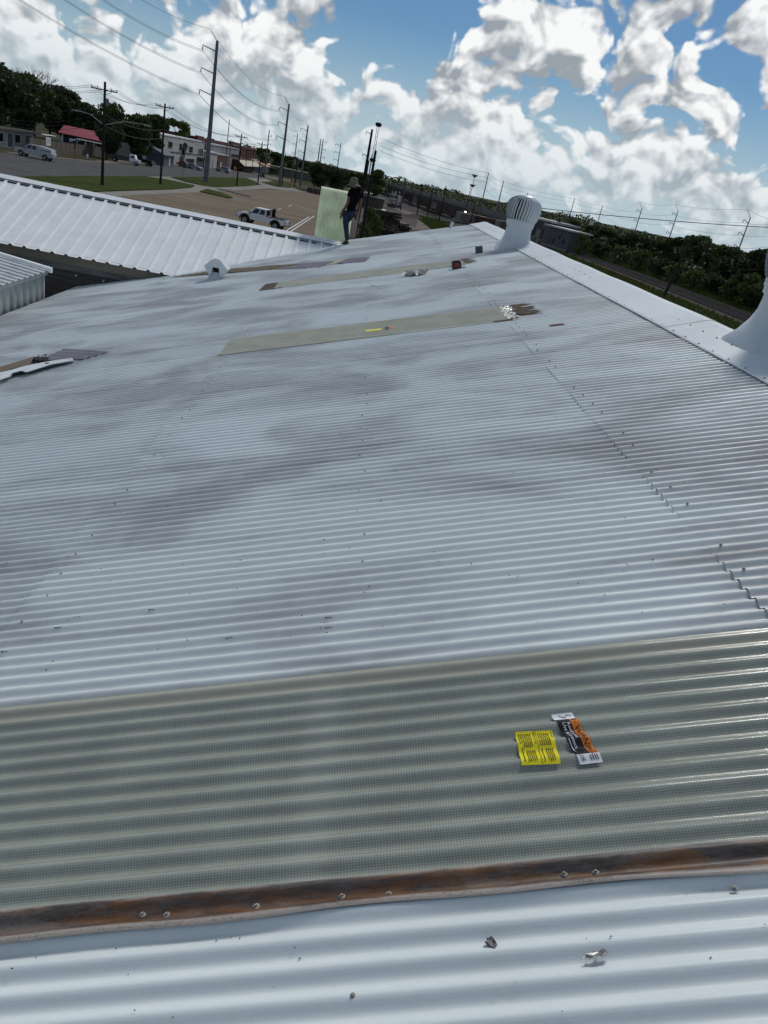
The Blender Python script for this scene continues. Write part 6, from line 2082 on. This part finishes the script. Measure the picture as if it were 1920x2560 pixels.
# ------------------------------------------------------------------ railway
def track(name, X, y0, y1, label, z=0.25, straight=True):
    t = empty(name, (X, y0, 0)); tag(t, label, 'railway track')
    n = int((y1 - y0) / 6)
    P = [(X, y0 + (y1 - y0) * i / n) for i in range(n + 1)]
    def sweep(nm, prof, m):
        vs = []; fs = []
        for (x, y) in P:
            for (a, c) in prof:
                vs.append((a, y - y0, terrain_z(y, x) + c))
        k = len(prof)
        for i in range(n):
            for j in range(k - 1):
                fs.append((i * k + j, i * k + j + 1, (i + 1) * k + j + 1, (i + 1) * k + j))
        return mesh_obj(nm, vs, fs, m, t)
    sweep('ballast', [(-2.3, 0.0), (-1.5, z), (1.5, z), (2.3, 0.0)], M['ballast'])
    for s in (-1, 1):
        c = s * .75
        sweep('rail', [(c - .07, z + .10), (c - .04, z + .30), (c + .04, z + .30), (c + .07, z + .10)], M['rail'])
    b = MB(); y = y0
    while y < min(y1, y0 + 170):
        b.box((0, y - y0, terrain_z(y, X) + z + .05), (2.5, .24, .14)); y += .62
    o = b.build('sleeper', M['tie'], t); o['kind'] = 'stuff'
    return t


track('railway_track', 53.0, 70, 330, 'farther of the two railway tracks below the tree belt')
track('railway_track', 48.9, 70, 330, 'nearer of the two railway tracks below the tree belt')
track('yard_track', 30.0, 215, 700, 'yard track leading towards the oncoming train, left one')
track('yard_track', 24.0, 230, 700, 'yard track beside the parked wagons and the gravel road')
track('yard_track', 41.5, 240, 700, 'yard track under the oncoming train')

# oncoming train
def wagon(name, base, heading, L, H, m, label, group, W=3.0, ribs=True):
    t = empty(name, base, heading); tag(t, label, 'railcar', group)
    b = MB(); b.box((0, 0, 1.0 + H / 2), (L, W, H)); b.build('body', m, t)
    if ribs:
        b = MB()
        for k in range(9):
            x = -L / 2 + L * (k + .5) / 9
            b.box((x, 0, 1.0 + H / 2), (.22, W + .24, H - .1))
        b.build('rib', m, t)
    b = MB(); b.box((0, 0, .85), (L + .8, W * .7, .3)); b.build('underframe', M['loco'], t)
    for x in (-L * .36, L * .36):
        b = MB(); b.box((x, 0, .5), (2.2, 2.2, .7)); b.build('bogie', M['loco'], t)
    return t


def locomotive(name, base, heading, label, lit=True, body=None):
    t = empty(name, base, heading); tag(t, label, 'locomotive')
    m = body or M['loco']
    b = MB(); b.box((-5.5, 0, 2.7), (11.5, 2.4, 2.6)); b.build('long_hood', m, t)
    b = MB(); b.prism([(.2, 1.4), (2.6, 1.4), (2.6, 3.6), (2.3, 4.5), (.2, 4.5)], -1.5, 1.5); b.build('cab', m, t, bevel=.08)
    b = MB(); b.prism([(2.6, 1.4), (4.3, 1.4), (4.2, 2.9), (2.6, 3.2)], -1.0, 1.0); b.build('short_hood', m, t, bevel=.06)
    b = MB(); b.box((-3.6, 0, 1.2), (16.8, 3.0, .35)); b.build('frame', M['loco'], t)
    b = MB(); b.prism([(4.4, .2), (5.1, .25), (4.8, 1.2), (4.4, 1.2)], -1.5, 1.5); b.build('pilot', M['loco'], t)
    for s in (-1, 1):
        b = MB(); b.box((2.5, s * .75, 3.85), (.3, .8, .6)); b.build('windscreen', M['glass'], t)
        b = MB(); b.lathe([(.30, 0), (.30, .12), (.001, .14)], 10, Matrix.Translation((4.85, s * .75, 1.9 if s > 0 else 1.6)) @ Matrix.Rotation(math.pi / 2, 4, 'Y')); b.build('ditch_light', M['lit'] if lit else M['lampclear'], t)
        b = MB()
        for k in range(8): b.tube((-10 + k * 1.5, s * 1.4, 1.35), (-10 + k * 1.5, s * 1.4, 2.3), .04, .04, 4)
        b.tube((-11, s * 1.4, 2.3), (.2, s * 1.4, 2.3), .04, .04, 4); b.build('handrail', M['loco'], t)
    b = MB(); b.lathe([(.36, 0), (.36, .14), (.001, .16)], 10, Matrix.Translation((2.62, 0, 4.25)) @ Matrix.Rotation(math.pi / 2, 4, 'Y')); b.build('headlight', M['lit'] if lit else M['lampclear'], t)
    for x in (2.2, -9.5):
        b = MB(); b.box((x, 0, .55), (3.8, 2.4, .8)); b.build('bogie', M['loco'], t)
    return t


TX = 41.5
lp = at_depth(1160, 530, 345); TX2 = lp.x
tail_p = at_depth(1010, 486, 520)
dirv = Vector((tail_p.x - lp.x, tail_p.y - lp.y, 0)).normalized()
hdg = math.atan2(-dirv.y, -dirv.x)
zL = terrain_z(lp.y, lp.x) + .4
locomotive('locomotive', Vector((lp.x, lp.y, zL)), hdg, 'oncoming locomotive with three lit headlamps under the overpass')
for k in range(11):
    p = Vector((lp.x, lp.y, 0)) + dirv * (20 + k * 16.5)
    wagon('hopper_wagon', Vector((p.x, p.y, zL)), hdg, 15.5, 3.3, M['boxcar'] if k % 4 != 3 else M['boxgrey'],
          ['first brown wagon behind the lit locomotive', 'second brown wagon behind the lit locomotive', 'third brown wagon behind the lit locomotive', 'first grey wagon in the train', 'fifth wagon, brown, right after the first grey one', 'sixth wagon of the train, brown', 'seventh wagon of the train, brown', 'second grey wagon in the train', 'ninth wagon of the train, brown', 'tenth wagon of the train, brown', 'last visible wagon at the far end of the train'][k], 'wagons of the oncoming train')
# parked locomotive and wagons
q = pole_at(984, 512, 262)
locomotive('parked_locomotive', Vector((q.x, q.y, q.z + .3)), math.radians(-100), 'dark parked locomotive in the yard right of the green tree', lit=False, body=M['greywall'])
rw = [(1172, 556, 232, 'grey boxcar nearest to the vent pipe beyond the roof end'), (1220, 566, 232, 'pale brown boxcar left of the far turbine vent'), (1268, 582, 226, 'brown boxcar partly behind the far turbine vent')]
for k, (x, y, dep, lab) in enumerate(rw):
    q = pole_at(x, y + 30, dep)
    wagon('boxcar', Vector((q.x, q.y, q.z - .3)), math.radians(25), 10.5, 2.9, (M['boxgrey'], M['boxcar'], M['boxgrey'])[k], lab, 'boxcars beyond the roof end', ribs=(k != 1))
# overpass
A = at_depth(950, 452, 640); Bq = at_depth(1218, 531, 330)
A.z = Bq.z = (A.z + Bq.z) / 2
A = at_depth(950, 452, 640); dz0, dz1 = A.z, at_depth(1218, 531, 330).z
ov = empty('overpass', Vector(((A.x + Bq.x) / 2, (A.y + Bq.y) / 2, -6))); tag(ov, 'long concrete road overpass crossing the rail yard', 'bridge')
L = Vector(ov.location)
d = Vector((Bq.x - A.x, Bq.y - A.y, 0)); dn = d.normalized(); sd_ = Vector((-dn.y, dn.x, 0))
ext = Vector((A.x, A.y, 0)) - dn * 250; far2 = Vector((Bq.x, Bq.y, 0)) + dn * 55
def slab(nm, off0, off1, h0, h1, m):
    vs = []
    for (p, z) in ((ext, dz0), (far2, dz1)):
        for (o_, h) in ((off0, h0), (off1, h0), (off1, h1), (off0, h1)):
            q = p + sd_ * o_; vs.append(Vector((q.x, q.y, z + h)) - L)
    return mesh_obj(nm, vs, [(0, 1, 5, 4), (1, 2, 6, 5), (2, 3, 7, 6), (3, 0, 4, 7), (0, 3, 2, 1), (4, 5, 6, 7)], m, ov)
slab('deck', -6, 6, -.9, 0, M['bridge']); slab('parapet', -6.3, -6, -.6, 1.0, M['bridge']); slab('parapet', 6, 6.3, -.6, 1.0, M['bridge'])
for o_ in (-4, 0, 4): slab('girder', o_ - .3, o_ + .3, -2.2, -.9, M['bridge'])
tot = (far2 - ext).length
k = 0
s = 40.0
while s < tot - 5:
    p = ext + dn * s; z = dz0 + (dz1 - dz0) * s / tot
    b = MB(); zz = terrain_z(p.y, p.x)
    for o_ in (-4, 4):
        q = p + sd_ * o_; b.tube(Vector((q.x, q.y, zz - .5)) - L, Vector((q.x, q.y, z - 2.9)) - L, .6, .6, 10)
    b.add([Vector(((p + sd_ * a + dn * e).x, (p + sd_ * a + dn * e).y, z - h)) - L for h in (2.9, 2.2) for (a, e) in ((-5.5, -.6), (5.5, -.6), (5.5, .6), (-5.5, .6))], [(0, 3, 2, 1), (4, 5, 6, 7), (0, 1, 5, 4), (1, 2, 6, 5), (2, 3, 7, 6), (3, 0, 4, 7)])
    b.build('pier', M['bridge'], ov)
    s += 32
for k in range(9):
    p = ext + dn * (120 + k * 55) + sd_ * 6.2; z = dz0 + (dz1 - dz0) * (120 + k * 55) / tot
    b = MB(); b.tube(p + Vector((0, 0, z + .8)) - L, p + Vector((0, 0, z + 2.0)) - L, .08, .08, 5); b.build('fence_post', M['steelpole'], ov)
# yard poles
GY = 'poles standing in the rail yard'
for k, (bx_, by_, dep, tx, ty, lab) in enumerate([
        (1096, 557.7, 190, 1117.3, 465, 'dark yard pole left of the oncoming locomotive'), (1067, 545, 205, 1077, 472.5, 'dark yard pole second left of the oncoming locomotive'), (1042, 537, 215, 1048, 457, 'short dark yard pole with a small crossarm'),
        (1163, 530, 300, 1175.5, 460.8, 'dark pole directly before the oncoming locomotive'), (1176, 556, 200, 1187, 504, 'short dark pole beside the grey boxcar'), (1003, 512, 270, 1007, 453, 'thin yard pole right of the parked locomotive'), (1384, 607, 190, 1397, 549, 'thin dark pole before the dark metal building')]):
    o = timber_pole('Y%d' % k, pole_at(bx_, by_, dep), (tx, ty), lab, ((-.5, 1.2),) if k in (2, 6) else (), r=.17); o['group'] = GY
for k, (bx_, by_, dep, tx, ty, lab) in enumerate([(1004, 512, 270, 1014, 449, 'yard street lamp with a curved arm'), (1168, 525, 380, 1184, 437.6, 'tall flood light mast behind the oncoming train')]):
    base = pole_at(bx_, by_, dep); h = height_at(base, tx, ty) - base.z
    t = empty('yard_lamp', base); tag(t, lab, 'lamp post', 'lamps of the rail yard')
    b = MB(); b.tube((0, 0, 0), (0, 0, h), .22, .12, 8); b.build('shaft', M['steelpole'], t)
    if k == 0:
        b = MB(); b.path([(0, 0, h - .3), (-1.2, 0, h + .5), (-2.4, 0, h + .7)], .07, 5); b.build('lamp_arm', M['steelpole'], t)
        b = MB(); b.box((-2.6, 0, h + .65), (.8, .3, .2)); b.build('lamp_head', M['steelpole'], t)
    else:
        for z in (h, h - 4.6):
            b = MB(); b.lathe([(.4, -1.0), (1.5, 0), (1.5, .25), (.2, .3)], 10, Matrix.Translation((0, 0, z))); b.build('lamp_ring', M['steelpole'], t)
# timber stack: bundles of old sleepers
q0 = pole_at(966, 594, 96); 
COLS = ['left column', 'second column from the left', 'third column from the left', 'right column']
LAYS = ['bottom', 'second', 'third', 'fourth', 'fifth', 'sixth', 'seventh', 'eighth', 'ninth', 'tenth', 'eleventh', 'top']
def stack_label(l, k):
    return 'dark timber bundle in the stack, %s, %s layer' % (COLS[k], LAYS[l])
rr = random.Random(31)
n = 0
stackdir = math.radians(12)
for lay in range(12):
    z = .14 + lay * .33
    for k in range(4):
        x = (k - 1.6) * 1.42 + rr.uniform(-.15, .15) + lay * -.03
        if lay > 8 and k == 3: continue
        pos = q0 + Vector((x * math.cos(stackdir), x * math.sin(stackdir), z)) + Vector((0, rr.uniform(-.4, .4), 0))
        b = MB()
        L_ = rr.uniform(1.3, 1.75)
        b.box((0, 0, 0), (L_, 2.4, .26))
        for s in range(5):
            b.box((rr.uniform(-.5, .5), -1.2 + rr.uniform(-.12, .1), rr.uniform(-.08, .08)), (.26, rr.uniform(.1, .5), .22))
        o = b.build('sleeper_pile', M['tie'] if rr.random() < .70 else M['tieend'])
        o.location = pos; o.rotation_euler = (rr.uniform(-.03, .03), rr.uniform(-.04, .04), stackdir + rr.uniform(-.12, .12))
        tag(o, stack_label(lay, k), 'timber', 'timbers stacked beyond the roof end'); n += 1
# gravel heap
def heap(name, p, r, h, m, label, seed):
    rr = random.Random(seed); vs = []; fs = []
    n, k = 28, 9
    for j in range(k + 1):
        s = j / k
        for i in range(n):
            a = 6.283 * i / n; rad = r * (1 - s) * (1 + .12 * math.sin(3 * a + seed)) + rr.uniform(-.08, .08)
            vs.append((rad * math.cos(a), rad * math.sin(a) * .8, h * s ** .9 + rr.uniform(-.05, .05)))
    for j in range(k):
        for i in range(n):
            fs.append((j * n + i, j * n + (i + 1) % n, (j + 1) * n + (i + 1) % n, (j + 1) * n + i))
    o = mesh_obj(name, vs, fs, m); o.location = p; tag(o, label, 'gravel heap')
heap('gravel_heap', pole_at(947, 527, 150), 2.6, 2.2, M['gravel'], 'grey gravel heap behind the timber stack', 1)
heap('gravel_heap', pole_at(1035, 530, 190), 4.0, 1.2, M['ballast'], 'low brown gravel heap beside the gravel road', 2)
heap('earth_bank', pole_at(985, 540, 140), 4.5, 1.0, M['fence'], 'low brown earth bank right of the grey gravel heap', 3)
# sheds and slab left in the yard
q = pole_at(935, 492, 205)
t = bld('yard_shed', 'small dark shed under the green tree at the yard edge', q)
bx(t, 'wall', (q.x - 3, q.y, q.z), (q.x + 3, q.y + 4, q.z + 2.8), M['loco']); bx(t, 'roof', (q.x - 3.3, q.y - .3, q.z + 2.8), (q.x + 3.3, q.y + 4.3, q.z + 3.0), M['greywall']); bx(t, 'door', (q.x + 1, q.y - .05, q.z), (q.x + 2, q.y - .001, q.z + 2), M['boxcar'])
q = pole_at(905, 475, 240)
t = bld('tan_shed', 'tan shed with a white roof just right of the hat', q)
bx(t, 'wall', (q.x - 4, q.y, q.z), (q.x + 5, q.y + 5, q.z + 3.2), M['beige']); bx(t, 'roof', (q.x - 4.3, q.y - .3, q.z + 3.2), (q.x + 5.3, q.y + 5.3, q.z + 3.4), M['white']); bx(t, 'door', (q.x, q.y - .05, q.z), (q.x + 1.6, q.y - .001, q.z + 2.4), M['loco'])
o = mesh_obj('concrete_slab', [(-1.2, -6, 0), (1.2, -6, 0), (1.2, 6, 0), (-1.2, 6, 0), (-1.2, -6, .25), (1.2, -6, .25), (1.2, 6, .25), (-1.2, 6, .25)], [(0, 3, 2, 1), (4, 5, 6, 7), (0, 1, 5, 4), (1, 2, 6, 5), (2, 3, 7, 6), (3, 0, 4, 7)], M['white'])
o.location = pole_at(958, 505, 200); tag(o, 'white concrete slab by the parked locomotive', 'slab')
# brown wall of sleepers behind the man (dark long low fence)
q = pole_at(845, 470, 215)
o = empty('yard_fence', q); tag(o, 'dark low fence between the parking lot and the rail yard', 'fence')
for k in range(14):
    b = MB(); b.box((k * 1.6 - 8, 0, .8), (1.52, .08, 1.6)); b.build('fence_panel', M['loco'], o)

# ------------------------------------------------------------------ buildings and tower on the right
q = pole_at(1416, 626, 172); gz = q.z
a2 = pole_at(1378, 606, 196)
t = bld('low_grey_building', 'low blue-grey metal building beside the tracks with small dark openings', q)
d = Vector((a2.x - q.x, a2.y - q.y, 0)); Ld = 14.0; dn = Vector((-.16, 1, 0)).normalized(); sn = Vector((1, .16, 0)).normalized()
def obox(t, nm, o, dn, sn, a0, a1, b0, b1, z0, z1, m, z1b=None):
    L = Vector(t.location)
    z1b = z1 if z1b is None else z1b
    P = []
    for (z_, zz_) in ((z0, z0), (z1, z1b)):
        for (a, b_) in ((a0, b0), (a1, b0), (a1, b1), (a0, b1)):
            p = o + dn * a + sn * b_; P.append(Vector((p.x, p.y, gz + (z_ if b_ == b0 else zz_))) - L)
    return mesh_obj(nm, P, [(0, 3, 2, 1), (4, 5, 6, 7), (0, 1, 5, 4), (1, 2, 6, 5), (2, 3, 7, 6), (3, 0, 4, 7)], m, t)
h = height_at(q, 1429, 580) - gz
obox(t, 'wall', q, dn, sn, 0, 16, 0, 5, -.5, h, M['bluegrey'])
obox(t, 'roof', q, dn, sn, -.4, 16.4, -.5, 5.4, h, h + .35, M['roofgrey'])
for (a, z0_, z1_, w) in ((2.5, 1.8, 2.9, 1.0), (5.5, 2.6, 3.4, 0.9), (8.5, 1.2, 2.6, 1.2), (11, 1.2, 2.4, 1.0), (13.5, 2.6, 3.4, .9)):
    obox(t, 'opening', q, dn, sn, a, a + w, -.06, .0 - .002, z0_, z1_, M['glass'])
obox(t, 'plinth', q, dn, sn, 0, 16, -.25, -.004, -.5, .7, M['concrete'])
for k in range(7):
    obox(t, 'wall_seam', q, dn, sn, 1 + k * 2.1, 1.1 + k * 2.1, -.05, -.003, .7, h - .1, M['bluegrey'])
q2 = q + dn * 22 + sn * 3
t = bld('dark_metal_building', 'long dark metal building with a pale roof edge behind the low grey one', q2)
h2 = height_at(q2, 1372, 556) - gz
obox(t, 'wall', q2, dn, sn, -3, 30, 0, 7, -1.5, h2, M['darkwall']); obox(t, 'roof', q2, dn, sn, -3.4, 30.4, -.5, 7.4, h2, h2 + .5, M['roofgrey'])
for a in (4, 12, 20): obox(t, 'door', q2, dn, sn, a, a + 3, -.08, -.004, -1, 3.2, M['greywall'])
for a in (1, 9, 17, 25): obox(t, 'downpipe', q2, dn, sn, a, a + .25, -.2, -.004, -1, h2, M['bluegrey'])
obox(t, 'window', q2, dn, sn, 1.5, 3.2, -.06, -.004, 2.6, 5.2, M['glass'])
for k in range(4):
    obox(t, 'loading_block', q2, dn, sn, -4 + k * 4, -2.2 + k * 4, -3.2, -1.4, -1.5, 1.2 + .3 * (k % 2), M['concrete'])
p = pole_at(1466, 600, 300); hh = height_at(p, 1471, 545) - p.z
t = empty('red_topped_tower', p); tag(t, 'small white tower with a red band and red cap above the trees', 'tower')
b = MB(); b.tube((0, 0, 0), (0, 0, hh * .62), 1.1, 1.0, 12); b.build('shaft', M['beige'], t)
b = MB(); b.lathe([(1.1, hh * .60), (1.9, hh * .64), (1.9, hh * .74), (1.0, hh * .78)], 14); b.build('tank', M['red'], t)
b = MB(); b.tube((0, 0, hh * .77), (0, 0, hh * .95), .75, .75, 12); b.build('upper_shaft', M['white'], t)
b = MB(); b.lathe([(.8, hh * .95), (.9, hh * .97), (.5, hh), (.001, hh * 1.01)], 12); b.build('cap', M['red'], t)

p = at_depth(1448, 630, 166); tree('trackside_shrub', 'shrub', Vector((p.x, p.y, terrain_z(p.y, p.x))), 5.0, 'leafy shrub hiding the near end wall of the low grey building', .75, group='shrubs beyond the tracks', cat='shrub')
# far woods along the horizon
rr = random.Random(71); vs = []; fs = []
for k in range(28000):
    a = rr.uniform(-.75, .75); dist = rr.uniform(560, 760)
    x, y = dist * math.sin(a), dist * math.cos(a)
    z = -6 + rr.random() ** .8 * (12.6 + 1.4 * math.sin(a * 31) + 1.0 * math.sin(a * 77) + 0.8 * math.sin(a * 190))
    s = rr.uniform(.45, 1.0); o = len(vs)
    n = Vector((rr.gauss(0, 1), rr.gauss(0, 1), rr.gauss(0, 1) + .5)).normalized(); u = n.orthogonal().normalized(); w = n.cross(u)
    c = Vector((x, y, z))
    vs += [c - u * s, c - w * s, c + u * s, c + w * s]; fs.append((o, o + 1, o + 2, o + 3))
tag(mesh_obj('distant_woods', vs, fs, M['leafC']), 'band of distant woods along the horizon', 'woods', kind='stuff')
